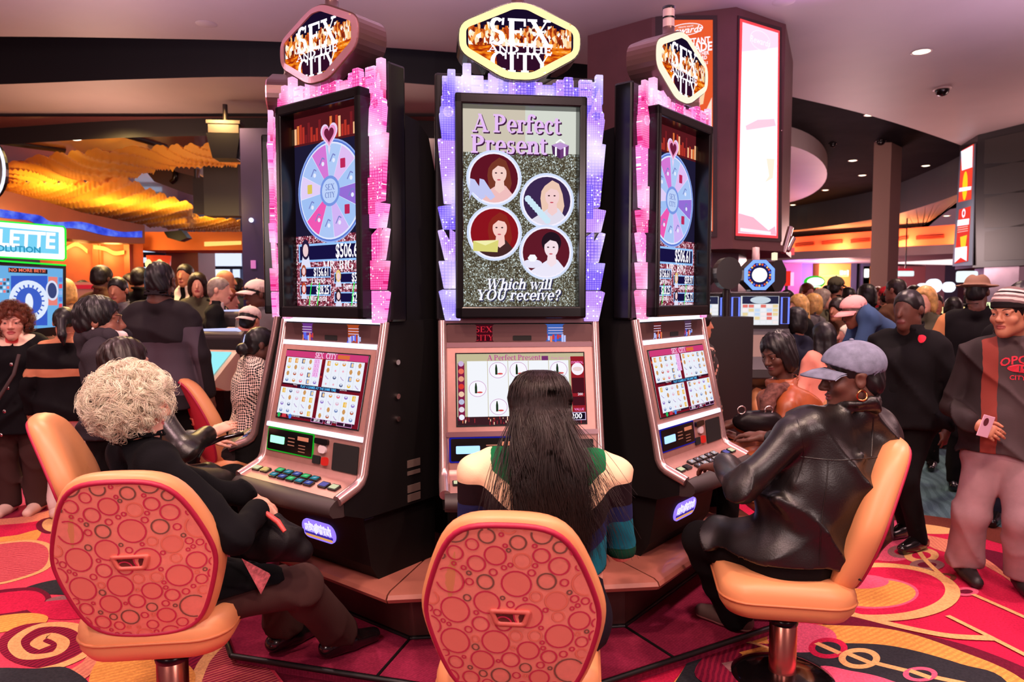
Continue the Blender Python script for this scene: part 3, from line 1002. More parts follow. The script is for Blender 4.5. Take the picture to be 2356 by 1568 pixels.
# ---------------------------------------------------------------- slot machines
def skyline_mat(name, tone, hot, line, scale):
	"""back-lit moulded plastic with rows of little windows"""
	m = bpy.data.materials.new(name)
	m.use_nodes = True
	nt = m.node_tree
	nt.nodes.clear()
	o = nt.nodes.new('ShaderNodeOutputMaterial')
	e = nt.nodes.new('ShaderNodeEmission')
	tc = nt.nodes.new('ShaderNodeTexCoord')
	sp = nt.nodes.new('ShaderNodeSeparateXYZ')
	cb = nt.nodes.new('ShaderNodeCombineXYZ')
	nt.links.new(tc.outputs['Object'], sp.inputs[0])
	nt.links.new(sp.outputs['X'], cb.inputs['X'])
	nt.links.new(sp.outputs['Z'], cb.inputs['Y'])
	br = nt.nodes.new('ShaderNodeTexBrick')
	br.offset = 0.0
	br.inputs['Scale'].default_value = scale
	br.inputs['Mortar Size'].default_value = 0.035
	br.inputs['Brick Width'].default_value = 0.34
	br.inputs['Row Height'].default_value = 0.3
	br.inputs['Color1'].default_value = lin(tone)
	br.inputs['Color2'].default_value = lin(tuple(t * 0.86 + h * 0.14 for t, h in zip(tone, hot)))
	br.inputs['Mortar'].default_value = lin(line)
	nt.links.new(cb.outputs[0], br.inputs['Vector'])
	n = nt.nodes.new('ShaderNodeTexNoise')
	n.inputs['Scale'].default_value = 4.5
	n.inputs['Detail'].default_value = 1.5
	nt.links.new(tc.outputs['Object'], n.inputs['Vector'])
	rp = nt.nodes.new('ShaderNodeValToRGB')
	rp.color_ramp.elements[0].position = 0.44
	rp.color_ramp.elements[1].position = 0.66
	nt.links.new(n.outputs['Fac'], rp.inputs['Fac'])
	mx = nt.nodes.new('ShaderNodeMix')
	mx.data_type = 'RGBA'
	nt.links.new(rp.outputs['Color'], mx.inputs['Factor'])
	nt.links.new(br.outputs['Color'], mx.inputs['A'])
	mx.inputs['B'].default_value = lin(hot)
	# scattered single windows that are lit brighter
	v = nt.nodes.new('ShaderNodeTexVoronoi')
	v.inputs['Scale'].default_value = 70
	v.distance = 'CHEBYCHEV'
	nt.links.new(cb.outputs[0], v.inputs['Vector'])
	lt = nt.nodes.new('ShaderNodeMath')
	lt.operation = 'LESS_THAN'
	lt.inputs[1].default_value = 0.24
	nt.links.new(v.outputs['Distance'], lt.inputs[0])
	sc = nt.nodes.new('ShaderNodeSeparateColor')
	nt.links.new(v.outputs['Color'], sc.inputs[0])
	gt = nt.nodes.new('ShaderNodeMath')
	gt.operation = 'GREATER_THAN'
	gt.inputs[1].default_value = 0.62
	nt.links.new(sc.outputs[0], gt.inputs[0])
	ml = nt.nodes.new('ShaderNodeMath')
	ml.operation = 'MULTIPLY'
	nt.links.new(lt.outputs[0], ml.inputs[0])
	nt.links.new(gt.outputs[0], ml.inputs[1])
	mx2 = nt.nodes.new('ShaderNodeMix')
	mx2.data_type = 'RGBA'
	nt.links.new(ml.outputs[0], mx2.inputs['Factor'])
	nt.links.new(mx.outputs['Result'], mx2.inputs['A'])
	mx2.inputs['B'].default_value = lin(tuple((h + 255) / 2 for h in hot))
	nt.links.new(mx2.outputs['Result'], e.inputs[0])
	e.inputs[1].default_value = 1.15
	nt.links.new(e.outputs[0], o.inputs[0])
	return m

M_BLACK = mat('black_cabinet_metal', (9, 6, 7), 0.6, spec=.25, bump=0.15, bscale=900, bdist=0.001)
M_GLOSS = mat('black_gloss_plastic', (10, 8, 10), 0.22)
M_BRONZE = mat('bronze_silver_paint', (186, 138, 130), 0.38, 0.5, var=0.05, vscale=30)
M_RAIL = mat('satin_silver_rail', (214, 176, 174), 0.26, 0.8)
M_PANEL = mat('dark_bronze_panel', (112, 80, 80), 0.3, 0.5)
M_RUBBER = mat('dark_armrest_rubber', (52, 40, 40), 0.55, bump=0.1, bscale=600, bdist=0.001)
M_HOLE = mat('dark_recess', (6, 5, 6), 0.8)
G_WHITE = glow('lit_white', (250, 244, 255), 1.2)
G_BAR = glow('lit_light_bar', (246, 236, 255), 1.5)
G_PW = glow('screen_white', (238, 242, 250), 1.0)
G_BLK = glow('screen_black', (14, 10, 20), 1.0)

class Gfx(MB):
	"""flat artwork of a screen or lit panel: layers a fraction of a millimetre apart"""

	def __init__(s, O, U, V, mats):
		super().__init__()
		s.O, s.U, s.V = Vector(O), Vector(U).normalized(), Vector(V).normalized()
		s.N = s.U.cross(s.V).normalized()
		s.mats, s.key = [], {}
		s.lay = 1
		for k, m in mats.items():
			s.key[k] = len(s.mats)
			s.mats.append(m)

	def mk(s, m):
		if isinstance(m, str):
			return s.key[m]
		if isinstance(m, tuple):
			n = 'screen_%d_%d_%d' % m
			if n not in s.key:
				s.key[n] = len(s.mats)
				s.mats.append(glow(n, m))
			return s.key[n]
		if m.name not in s.key:
			s.key[m.name] = len(s.mats)
			s.mats.append(m)
		return s.key[m.name]

	def org(s, x, y):
		s.lay += 1
		return s.O + s.U * x + s.V * y + s.N * (s.lay * 0.00006 + 0.0006)

	def pg(s, pts, m):
		o = s.org(0, 0)
		s.add([o + s.U * x + s.V * y for x, y in pts], [tuple(range(len(pts)))], s.mk(m))
		return s

	def rect(s, cx, cy, w, h, m, r=0.0):
		return s.pg(rrect(w, h, r, 4, cx, cy) if r else [(cx - w / 2, cy - h / 2), (cx + w / 2, cy - h / 2), (cx + w / 2, cy + h / 2), (cx - w / 2, cy + h / 2)], m)

	def disc(s, cx, cy, rx, m, ry=None, n=28):
		ry = ry or rx
		return s.pg([(cx + rx * math.cos(2 * PI * i / n), cy + ry * math.sin(2 * PI * i / n)) for i in range(n)], m)

	def line(s, pts, w, m):
		o = s.org(0, 0)
		for (x0, y0), (x1, y1) in zip(pts, pts[1:]):
			d = Vector((x1 - x0, y1 - y0))
			if d.length < 1e-9:
				continue
			nn = Vector((-d.y, d.x)).normalized() * (w / 2)
			s.add([o + s.U * (x0 + nn.x) + s.V * (y0 + nn.y), o + s.U * (x0 - nn.x) + s.V * (y0 - nn.y),
                   o + s.U * (x1 - nn.x) + s.V * (y1 - nn.y), o + s.U * (x1 + nn.x) + s.V * (y1 + nn.y)], [(0, 1, 2, 3)], s.mk(m))
		return s

	def frame(s, cx, cy, w, h, t, m):
		a, b = w / 2, h / 2
		return s.line([(cx - a, cy - b), (cx + a, cy - b), (cx + a, cy + b), (cx - a, cy + b), (cx - a, cy - b)], t, m)

	def tx(s, t, x, y, size, m, bold=0.0, align='CENTER', sx=1.0, skew=0.0):
		s.text(t, s.org(x, y), s.U, s.V, size, s.mk(m), bold, align, 1.0, sx, skew)
		return s

	def sf(s, t, x, y, size, m, width=None, skew=0.0, align='CENTER', fat=0.0):
		serif(s, t, s.org(x, y), s.U, s.V, size, s.mk(m), width, skew, align, fat)
		return s

	def wedge(s, cx, cy, r0, r1, a0, a1, m, n=6):
		p = [(cx + r1 * math.cos(a0 + (a1 - a0) * i / n), cy + r1 * math.sin(a0 + (a1 - a0) * i / n)) for i in range(n + 1)]
		p += [(cx + r0 * math.cos(a1 - (a1 - a0) * i / n), cy + r0 * math.sin(a1 - (a1 - a0) * i / n)) for i in range(n + 1)]
		return s.pg(p, m)

	def done(s, name, parent):
		return s.build(name, s.mats, parent)

def portrait(g, cx, cy, r, back, hair, skin, cloth, longhair=True, flip=1):
	"""a plain head-and-shoulders picture in a round frame"""
	g.disc(cx, cy, r * 1.16, (214, 226, 255), n=32)
	g.disc(cx, cy, r * 1.07, (246, 240, 255), n=32)
	g.disc(cx, cy, r, back, n=32)
	f = flip
	arc = [(cx + r * math.cos(a), cy + r * math.sin(a)) for a in [math.radians(210 + 120 * i / 12) for i in range(13)]]
	if longhair:
		g.pg([(cx + f * r * x, cy + r * y) for x, y in ((-.1, .62), (.22, .86), (.5, .72), (.66, .3), (.74, -.2), (.62, -.62), (.2, -.7), (-.2, -.5), (-.28, .1), (-.24, .4))], hair)
	else:
		g.disc(cx + f * r * .22, cy + r * .42, r * .42, hair, r * .44)
	g.pg(arc[2:-1] + [(cx + f * r * .5, cy - r * .32), (cx + f * r * .28, cy - r * .2), (cx + f * r * .02, cy - r * .34)], cloth)
	g.pg([(cx + f * r * x, cy + r * y) for x, y in ((.08, -.02), (.4, -.02), (.44, -.45), (.22, -.62), (.02, -.45))], skin)
	g.disc(cx + f * r * .22, cy + r * .2, r * .3, skin, r * .4)
	g.pg([(cx + f * r * x, cy + r * y) for x, y in ((-.1, .3), (-.06, .58), (.2, .72), (.46, .6), (.56, .25), (.42, .46), (.16, .52))], hair)
	for dx in (.08, .32):
		g.disc(cx + f * r * dx, cy + r * .22, r * .05, (60, 30, 40), r * .03, 8)
	g.disc(cx + f * r * .2, cy - r * .06, r * .08, (205, 90, 105), r * .03, 8)

CITY_NIGHT = glow_tex('picture_city_lights', 'cells', [(0.0, (52, 44, 34)), (0.45, (92, 84, 66)), (0.72, (128, 124, 106)), (0.88, (168, 178, 172)), (1.0, (232, 244, 246))], 250, 0.95, (1, 1, 0.8))
CITY_HOT = glow_tex('picture_city_fire', 'cells', [(0.0, (80, 10, 18)), (0.3, (190, 70, 20)), (0.55, (255, 160, 60)), (0.75, (255, 235, 200)), (1.0, (255, 255, 255))], 95, 1.1, (1, 1, 0.55))
CITY_WATER = glow_tex('picture_city_water', 'noise', [(0.3, (70, 8, 14)), (0.48, (190, 60, 10)), (0.6, (255, 150, 30)), (0.75, (255, 225, 150))], 16, 1.05, (1.0, 1, 3.5), detail=4)
CITY_RED = glow_tex('picture_city_red', 'cells', [(0.0, (60, 16, 34)), (0.4, (130, 40, 60)), (0.65, (190, 90, 110)), (0.85, (240, 190, 210)), (1.0, (255, 245, 250))], 150, 0.9)

def hexa(w, h, cut, cuty):
	return [(-w / 2, -h / 2 + cuty), (-w / 2 + cut, -h / 2), (w / 2 - cut, -h / 2), (w / 2, -h / 2 + cuty),
			(w / 2, h / 2 - cuty * 0.78), (w / 2 - cut * 0.93, h / 2 - 0.004), (0.03, h / 2 + 0.012), (-0.03, h / 2 + 0.012), (-w / 2 + cut * 0.93, h / 2 - 0.004), (-w / 2, h / 2 - cuty * 0.78)]

def city_title(g, w, h, z0):
	"""glowing title over a night skyline, as on the topper signs"""
	g.sf('SEX', 0, z0 - .008, .155, 'w', .285, fat=.012)
	g.sf('AND THE', 0, z0 - .04, .040, 'w', .285, fat=.022)
	g.sf('CITY', 0, z0 - .122, .112, 'w', .27, fat=.012)

SKY_TOP = [  # x0, x1, top (pixel rows of the front-facing machine), depth order
	(1019, 1064, 183, 0), (1031, 1049, 168, 1), (1062, 1112, 181, 2), (1065, 1084, 155, 3), (1112, 1126, 189, 0), (1123, 1144, 166, 1), (1144, 1157, 182, 2),
	(1157, 1171, 189, 0), (1170, 1185, 170, 1), (1184, 1208, 161, 2), (1208, 1230, 183, 1), (1229, 1247, 190, 0), (1246, 1273, 196, 1), (1271, 1281, 190, 0),
	(1279, 1318, 184, 2), (1296, 1316, 178, 3), (1314, 1334, 199, 0), (1332, 1362, 181, 1), (1361, 1372, 185, 0), (1370, 1387, 169, 2)]
SKY_SIDE = [  # outlines of the left column of towers in the same pixels
	([(1017, 300), (1017, 228), (1060, 228), (1060, 300)], 0),
	([(1012, 271), (1014, 268), (1014, 256), (1018, 252), (1024, 198), (1026, 198), (1046, 252), (1050, 256), (1051, 264), (1055, 270), (1060, 330), (1019, 330)], 3),
	([(1009, 327), (1026, 325), (1026, 318), (1034, 317), (1034, 303), (1052, 303), (1054, 310), (1060, 312), (1060, 475), (1023, 472)], 2),
	([(1040, 421), (1060, 421), (1060, 500), (1040, 500)], 4),
	([(1009, 480), (1030, 476), (1060, 476), (1060, 530), (1021, 530)], 3),
	([(1009, 533), (1022, 530), (1036, 555), (1036, 528), (1060, 545), (1060, 600), (1025, 600)], 1),
	([(1011, 602), (1060, 600), (1060, 664), (1023, 664)], 3),
	([(1011, 670), (1020, 666), (1060, 666), (1060, 736), (1026, 736), (1016, 690)], 2)]
CX, CY, CA = 0.034, 3.27, math.radians(7)

def c2(px, py, Y=3.27):
	p = at(px, py, Y)
	return ((p[0] - CX) / math.cos(CA), p[2])

def make_machine(x, y, deg, label, v, name='slot_machine'):
	"""v: dict with tone ('pink' / 'purple'), game ('wheel' / 'gift'), bars lit, display light colour"""
	root = empty(name, (x, y, 0.36), math.radians(deg), label, 'slot machine', 'slot machines around the carousel')
	Z0 = 0.36

	def fin(mb, nm, mats, **k):
		o = mb.build(nm, mats, root, **k)
		o.location = (0, 0, -Z0)
		return o

	def finp(o):
		o.location = (0, 0, -Z0)
		return o
	W = 0.355
	full = v.get('full', True)
	# cabinet: lower pedestal, slanted middle, deep box behind the upper screen
	mb = MB()
	mid = [(0.02, 1.49), (0.0, 1.40), (-0.098, 0.99), (-0.125, 0.83), (-0.24, 0.775), (-0.24, 0.70), (-0.13, 0.66), (0.33, 0.66), (0.33, 1.49)]
	mb.prism(mid, -W, W, 'x')
	low = [(-0.115, 0.665), (-0.075, 0.43), (-0.03, 0.36), (0.33, 0.36), (0.33, 0.665)]
	mb.prism(low, -W + 0.03, W - 0.03, 'x')
	top = [(0.09, 1.49), (0.33, 1.49), (0.35, 1.56), (0.35, 2.10), (0.29, 2.32), (0.22, 2.38), (0.09, 2.40)]
	mb.prism(top, -W + 0.015, W - 0.015, 'x')
	fin(mb, 'cabinet', M_BLACK, bevel=0.012, seg=2)
	# badge, vent, stickers, lock on the pedestal and the side
	for i in range(4):
		mb = MB()
		mb.box((W + 0.0016, 0.16, .845 - i * 0.042 - (0.03 if i > 1 else 0)), (0.003, 0.08, 0.034 if i != 1 else 0.018), 0)
		fin(mb, 'rating_plate', mat('grey_sticker', (92, 76, 70), 0.6))
	for zz in (1.31, 1.16, 1.06):
		mb = MB()
		mb.tube([(W, 0.06, zz), (W + 0.012, 0.06, zz)], 0.012, 12)
		fin(mb, 'door_lock', mat('chrome', (220, 200, 195), 0.2, 1.0))
	# upper screen housing
	x0, zt = c2(1008, 176)
	mb = MB()
	zb, zh = 1.485, 2.585
	mb.box((0, 0.06, (zb + zh) / 2), (0.755, 0.10, zh - zb))
	fin(mb, 'topper_cabinet', M_GLOSS, bevel=0.012)
	bz = MB()
	bw, bh0, bh1 = 0.292, 1.50, 2.478
	sw, s0, s1 = 0.258, 1.553, 2.43
	ysc = 0.0
	for a, b in ((-1, 0), (1, 0)):
		bz.box((a * (bw + sw) / 2, -0.035, (bh0 + bh1) / 2), (bw - sw, 0.09, bh1 - bh0), 0)
	bz.box((0, -0.035, (bh0 + s0) / 2), (2 * bw, 0.09, s0 - bh0), 0)
	bz.box((0, -0.035, (s1 + bh1) / 2), (2 * bw, 0.09, bh1 - s1), 0)
	fin(bz, 'screen_bezel', M_GLOSS, bevel=0.008)
	sc = MB()
	sc.box((0, 0.006, (s0 + s1) / 2), (2 * sw, 0.006, s1 - s0))
	scr = fin(sc, 'upper_screen', G_BLK)
	g = Gfx((0, 0.003, 0), (1, 0, 0), (0, 0, 1), {'w': G_WHITE})
	zc = (s0 + s1) / 2
	if v['game'] == 'gift':
		g.rect(0, zc, 2 * sw, s1 - s0, CITY_NIGHT)
		g.rect(0, 2.335, 2 * sw, 0.19, (206, 196, 178))
		g.rect(sw * 0.55, 2.335, sw * 0.9, 0.19, (214, 218, 208))
		for t, px, py, wd in (('A Perfect', 1190, 305, .40), ('Present', 1172, 353, .345)):
			X, Zz = c2(px, py)
			for off, cc in ((0.005, (60, 22, 60)), (0.0, (232, 190, 246))):
				g.sf(t, X + off, Zz - off, 0.108, cc, wd, fat=0.012 if off == 0 else 0.02)
		X, Zz = c2(1290, 342)
		g.pg([(X - .04, Zz + .02), (X, Zz + .0), (X, Zz - .04), (X - .035, Zz - .02)], (80, 40, 90))
		g.pg([(X, Zz), (X + .04, Zz + .02), (X + .037, Zz - .02), (X, Zz - .04)], (110, 60, 120))
		g.pg([(X - .04, Zz + .02), (X, Zz + .034), (X + .04, Zz + .02), (X, Zz)], (190, 150, 210))
		g.line([(X - .02, Zz + .012), (X - .02, Zz - .028)], .008, 'w')
		g.line([(X + .02, Zz + .012), (X + .02, Zz - .028)], .008, 'w')
		g.line([(X - .02, Zz + .03), (X, Zz + .045), (X + .02, Zz + .03)], .006, 'w')
		r = 0.108
		for (px, py), bk, hr, sk, cl, lh, fl in (((1137, 411), (96, 20, 36), (120, 56, 40), (246, 208, 200), (240, 190, 190), True, 1),
                                                 ((1259, 461), (60, 40, 80), (238, 200, 180), (244, 206, 206), (226, 220, 236), True, 1),
                                                 ((1138, 536), (140, 20, 30), (140, 40, 30), (248, 204, 196), (70, 40, 40), True, 1),
                                                 ((1257, 580), (96, 26, 40), (36, 20, 32), (246, 224, 232), (236, 232, 250), False, 1)):
			X, Zz = c2(px, py)
			portrait(g, X, Zz, r, bk, hr, sk, cl, lh, fl)
		X, Zz = c2(1108, 438)   # pair of shoes, bracelet, gold bag, ring box
		for dx in (-.03, .012):
			g.pg([(X + dx - .02, Zz + .05), (X + dx, Zz + .045), (X + dx + .05, Zz - .03), (X + dx + .03, Zz - .045), (X + dx - .01, Zz - .01), (X + dx - .025, Zz - .045)], (196, 200, 244))
		X, Zz = c2(1225, 480)
		for i in range(9):
			g.disc(X - .02 + .011 * i, Zz + .045 - .012 * i, .016, (206, 232, 248), n=8)
		X, Zz = c2(1117, 565)
		g.pg([(X - .055, Zz + .02), (X + .06, Zz + .025), (X + .055, Zz - .03), (X - .055, Zz - .025)], (220, 214, 120))
		g.pg([(X - .055, Zz + .02), (X + .06, Zz + .025), (X, Zz)], (244, 240, 176))
		X, Zz = c2(1225, 606)
		g.disc(X, Zz, .045, (232, 228, 248), .02, 16)
		g.disc(X, Zz + .025, .022, (250, 250, 255), .018, 6)
		for t, px, py, wd in (('Which will', 1193, 665, .30), ('YOU receive?', 1192, 690, .385)):
			X, Zz = c2(px, py)
			for off, cc in ((0.004, (40, 40, 80)), (0.0, (246, 244, 255))):
				g.sf(t, X + off, Zz - off, 0.066, cc, wd, skew=0.22, fat=0.012 if off == 0 else 0.022)
	else:
		g.rect(0, zc, 2 * sw, s1 - s0, CITY_RED)
		g.rect(0, 2.10, 2 * sw, 0.44, (30, 26, 52))
		g.rect(0, 2.365, 2 * sw, 0.13, (86, 24, 30))
		rnd = random.Random(5)
		for i in range(26):
			bx = -sw + 2 * sw * (i + .5) / 26
			hh = rnd.uniform(.03, .1)
			g.rect(bx, 2.31 + hh / 2, .016, hh, rnd.choice([(230, 120, 60), (180, 50, 40), (255, 190, 140), (120, 30, 36)]))
		wx, wz, R = 0.0, 2.075, 0.222
		g.disc(wx, wz, R * 1.05, (150, 176, 240), n=48)
		g.disc(wx, wz, R * 1.02, (90, 120, 210), n=48)
		g.disc(wx, wz, R * 0.985, (226, 232, 255), n=48)
		tones = [(168, 198, 246), (224, 190, 244), (176, 202, 246), (214, 120, 214), (170, 196, 246), (226, 206, 248), (160, 192, 244), (240, 90, 180), (174, 200, 246), (210, 180, 246), (164, 196, 246), (150, 110, 214)]
		for i in range(12):
			a = 2 * PI * i / 12 + 0.13
			g.wedge(wx, wz, R * .3, R * .95, a, a + PI / 6 * .97, tones[i])
			am = a + PI / 12
			ix, iz = wx + R * .66 * math.cos(am), wz + R * .66 * math.sin(am)
			if i in (1, 5, 10):
				g.rect(ix, iz, .034, .042, [(90, 40, 60), (190, 40, 90), (220, 196, 90)][i % 3], .004)
			else:
				g.line([(ix - .018, iz - .014), (ix + .004, iz + .018), (ix + .02, iz + .01)], .006, (120, 130, 200))
				g.disc(ix + .008, iz - .01, .010, (232, 236, 255), n=10)
		g.disc(wx, wz, R * .31, (120, 150, 226), n=32)
		g.disc(wx, wz, R * .25, (190, 210, 250), n=32)
		g.sf('SEX', wx, wz + .004, .038, (96, 116, 190), .066)
		g.sf('CITY', wx, wz - .03, .034, (96, 116, 190), .07)

		def heart(s, m, cy):
			g.pg([(wx + s * .95 * math.sin(t) ** 3, cy + s * .065 * (13 * math.cos(t) - 5 * math.cos(2 * t) - 2 * math.cos(3 * t) - math.cos(4 * t))) for t in [2 * PI * i / 36 for i in range(36)]], m)
		heart(.062, (236, 210, 246), 2.328)
		heart(.050, (240, 150, 200), 2.328)
		heart(.036, (110, 30, 60), 2.328)
		g.pg([(wx - .01, 2.27), (wx + .01, 2.27), (wx, 2.235)], (236, 210, 246))

		def banner(cx, cz, w, h, amount, who, hair, size):
			g.rect(cx, cz, w, h, (150, 196, 250))
			g.rect(cx, cz, w * .96, h * .76, (24, 18, 66))
			g.tx(amount, cx + w * .45, cz, size, 'w', size * .02, 'RIGHT', .62)
			g.pg([(cx - w * .47, cz - h * .8), (cx - w * .47 + h * .9, cz - h * .8), (cx - w * .47 + h * .7, cz - h * .1), (cx - w * .47 + h * .2, cz - h * .1)], (226, 226, 250))
			g.disc(cx - w * .47 + h * .45, cz + h * .2, h * .36, hair, h * .56, 14)
			g.disc(cx - w * .47 + h * .45, cz + h * .15, h * .24, (240, 206, 210), h * .36, 14)
			g.sf(who, cx + w * .1, cz - h * .5 - size * .42, size * .62, 'w')
		banner(0, 1.80, .47, .085, '$506.61', 'MR. BIG', (40, 26, 60), .088)
		banner(-.115, 1.708, .225, .05, '$156.61', 'Carrie', (170, 80, 50), .055)
		banner(.135, 1.680, .225, .05, '$59.97', 'Samantha', (236, 200, 120), .055)
		banner(-.115, 1.625, .225, .05, '$28.25', 'Miranda', (190, 70, 40), .055)
		banner(.135, 1.592, .225, .05, '$25.72', 'Charlotte', (60, 30, 36), .055)
		for gx in (-.16, -.1, .14):
			g.line([(gx, 1.556), (gx + .02, 1.66)], .006, (40, 240, 80))
	g.done('screen_graphics', scr)
	# lit skyline border
	tone = v['tone']
	if tone == 'purple':
		tm = [skyline_mat('skyline_violet_' + str(i), t, h, l, s) for i, (t, h, l, s) in enumerate((((176, 140, 250), (244, 228, 255), (110, 80, 220), 22), ((150, 120, 250), (226, 210, 255), (96, 70, 226), 30), ((206, 160, 248), (250, 236, 255), (150, 100, 226), 38)))]
	else:
		tm = [skyline_mat('skyline_pink_' + str(i), t, h, l, s) for i, (t, h, l, s) in enumerate((((255, 110, 190), (255, 214, 246), (224, 50, 140), 22), ((250, 96, 176), (255, 196, 236), (220, 40, 120), 30), ((255, 150, 226), (255, 236, 255), (236, 80, 180), 38)))]
	sk = MB()
	fr0 = -0.002
	for i, (a, b, t, dz) in enumerate(SKY_TOP):
		xa, za = c2(a, t)
		xb, zb2 = c2(b, 238)
		sk.prism(round_poly([(xa, zb2), (xb, zb2), (xb, za), (xa, za)], .005), fr0 - .014 - dz * .005, fr0, 'y', i % 3)
		if i in (2, 4, 9, 14, 17):   # ledges and window lintels in relief
			for k in range(3):
				zz = za - .015 - k * .03
				sk.box(((xa + xb) / 2, fr0 - .015 - dz * .005, zz), ((xb - xa) * .8, .004, .006), (i + 1) % 3)
	for mir in (0, 1):
		for i, (pl, dz) in enumerate(SKY_SIDE):
			pts = []
			for px, py in pl:
				X, Zz = c2((2403 - px) if mir else px, py + (3 if mir else 0))
				pts.append((X, Zz))
			sk.prism(round_poly(pts if not mir else pts[::-1], .004), fr0 - .014 - dz * .005, fr0, 'y', (i + mir) % 3)
		X, Zz = c2(1033 if not mir else 1370, 266)
		sk.prism([(X + .023 * math.cos(2 * PI * i / 20), Zz + .023 * math.sin(2 * PI * i / 20)) for i in range(20)], fr0 - .034, fr0 - .028, 'y', 2)
		sk.prism([(X + .019 * math.cos(2 * PI * i / 20), Zz + .019 * math.sin(2 * PI * i / 20)) for i in range(20)], fr0 - .036, fr0 - .033, 'y', 0)
		sk.box((X, fr0 - .037, Zz + .006), (.002, .002, .016), 1)
		sk.box((X + .004, fr0 - .037, Zz), (.012, .002, .002), 1)
	fin(sk, 'skyline_border', tm)
	# sign on top
	sgx, sgz = c2(1193, 108)
	sw2, sh2 = .545, .325
	if v.get('sign', True):
		mb = MB()
		mb.prism([(a + sgx, b + sgz) for a, b in round_poly(hexa(sw2, sh2, .2, .115), .05)], -.05, .105, 'y')
		fin(mb, 'sign_housing', M_PANEL if tone == 'pink' else M_GLOSS, bevel=.03, seg=3)
		mb = MB()
		oo = round_poly(hexa(sw2 - .012, sh2 - .012, .2, .112), .045)
		ii = round_poly(hexa(sw2 - .072, sh2 - .066, .185, .1), .02)
		n = len(oo)
		P = [(a + sgx, -.058, b + sgz) for a, b in oo] + [(a + sgx, -.064, b + sgz) for a, b in ii] + [(a + sgx, -.05, b + sgz) for a, b in ii] + [(a + sgx, -.048, b + sgz) for a, b in oo]
		F = []
		for i in range(n):
			j = (i + 1) % n
			F += [(i, j, n + j, n + i), (n + i, n + j, 2 * n + j, 2 * n + i), (3 * n + i, 3 * n + j, j, i)]
		mb.add(P, F)
		fin(mb, 'sign_rim', v['rim'])
		mb = MB()
		mb.prism([(a + sgx, b + sgz) for a, b in hexa(sw2 - .07, sh2 - .064, .185, .1)], -.056, -.05, 'y')
		ss = fin(mb, 'sign_screen', glow('sign_night', (24, 12, 40), 1.0))
		g = Gfx((sgx, -.0565, 0), (1, 0, 0), (0, 0, 1), {'w': G_WHITE})
		w2 = (sw2 - .09)
		g.pg([(-w2 / 2, sgz + .035), (w2 / 2, sgz + .035), (w2 / 2, sgz - .02), (-w2 / 2, sgz - .02)], CITY_HOT)
		rnd = random.Random(9)
		for i in range(34):
			bx = -w2 / 2 + w2 * (i + .5) / 34
			hh = rnd.uniform(.01, .05) * (0.55 + abs(bx) / w2) + .012
			g.rect(bx, sgz + .03 + hh / 2, .0125, hh, CITY_HOT)
		g.pg([(-w2 / 2, sgz - .018), (w2 / 2, sgz - .018), (w2 / 2 - .006, sgz - .05), (w2 / 2 - .17, sgz - .122), (-w2 / 2 + .17, sgz - .122), (-w2 / 2 + .006, sgz - .05)], CITY_WATER)
		g.pg([(-.11, sgz - .02), (.11, sgz - .02), (.1, sgz - .12), (-.1, sgz - .12)], (50, 14, 40))
		city_title(g, w2, sh2 - .07, sgz - .005)
		g.done('sign_lettering', ss)
		mb = MB()
		mb.lathe([(.001, 0), (.034, 0), (.034, .018), (.03, .02), (.03, .052)], 20, 0, (sgx, .03, sgz + .165))
		mb.lathe([(.029, .052), (.029, .092)], 20, 1, (sgx, .03, sgz + .165))
		mb.lathe([(.031, .092), (.031, .1)], 20, 2, (sgx, .03, sgz + .165))
		mb.lathe([(.029, .1), (.029, .138)], 20, 1, (sgx, .03, sgz + .165))
		mb.lathe([(.031, .138), (.031, .15), (.001, .155)], 20, 2, (sgx, .03, sgz + .165))
		fin(mb, 'tower_light', [M_PANEL, mat('frosted_lamp', (225, 190, 190), .25, spec=.6), M_GLOSS])
	if not full:
		pass
	# fascia: header, display surround, lower panel, deck
	prof = [(-.004, 1.487), (-.010, 1.39), (-.026, 1.372), (-.112, .995), (-.12, .985), (-.138, .835)]
	mb = MB()
	hw = .343
	v3 = [(-hw, yy, zz) for yy, zz in prof] + [(hw, yy, zz) for yy, zz in prof]
	k = len(prof)
	mb.add(v3, [(i, i + 1, k + i + 1, k + i) for i in range(k - 1)])
	fin(mb, 'fascia', M_BRONZE)
	mb = MB()
	deck = [(-.138, .84), (-.146, .822), (-.165, .812), (-.275, .775)]
	v3 = [(-hw, yy, zz) for yy, zz in deck] + [(hw, yy, zz) for yy, zz in deck]
	k = len(deck)
	mb.add(v3, [(i, i + 1, k + i + 1, k + i) for i in range(k - 1)], 0, True)
	fin(mb, 'button_deck', M_BRONZE)
	for s in (-1, 1):
		mb = MB()
		path = [(s * .35, .0, 1.487), (s * .35, -.02, 1.38), (s * .35, -.106, .99), (s * .35, -.134, .85), (s * .35, -.15, .82), (s * .35, -.175, .803), (s * .35, -.272, .767)]
		mb.tube(path, [.02, .02, .02, .022, .023, .024, .024], 12)
		fin(mb, 'side_rail', M_RAIL)
	mb = MB()
	pad = []
	for i in range(13):
		xx = -.352 + .704 * i / 12
		bow = .03 * (1 - (xx / .352) ** 2)
		ring = [(-.272, .775), (-.29 - bow, .766), (-.312 - bow, .748), (-.315 - bow, .722), (-.298 - bow, .702), (-.25, .695), (-.2, .70), (-.25, .77)]
		pad.append([(xx, a, b) for a, b in ring])
	vv = [p for r_ in pad for p in r_]
	q = len(pad[0])
	mb.add(vv, [(i * q + j, (i + 1) * q + j, (i + 1) * q + (j + 1) % q, i * q + (j + 1) % q) for i in range(12) for j in range(q)], 0, True)
	mb.add(pad[0], [tuple(range(q))]).add(pad[-1], [tuple(range(q))[::-1]])
	fin(mb, 'armrest', M_RUBBER)
	# header panels with two lit pictures
	mb = MB()
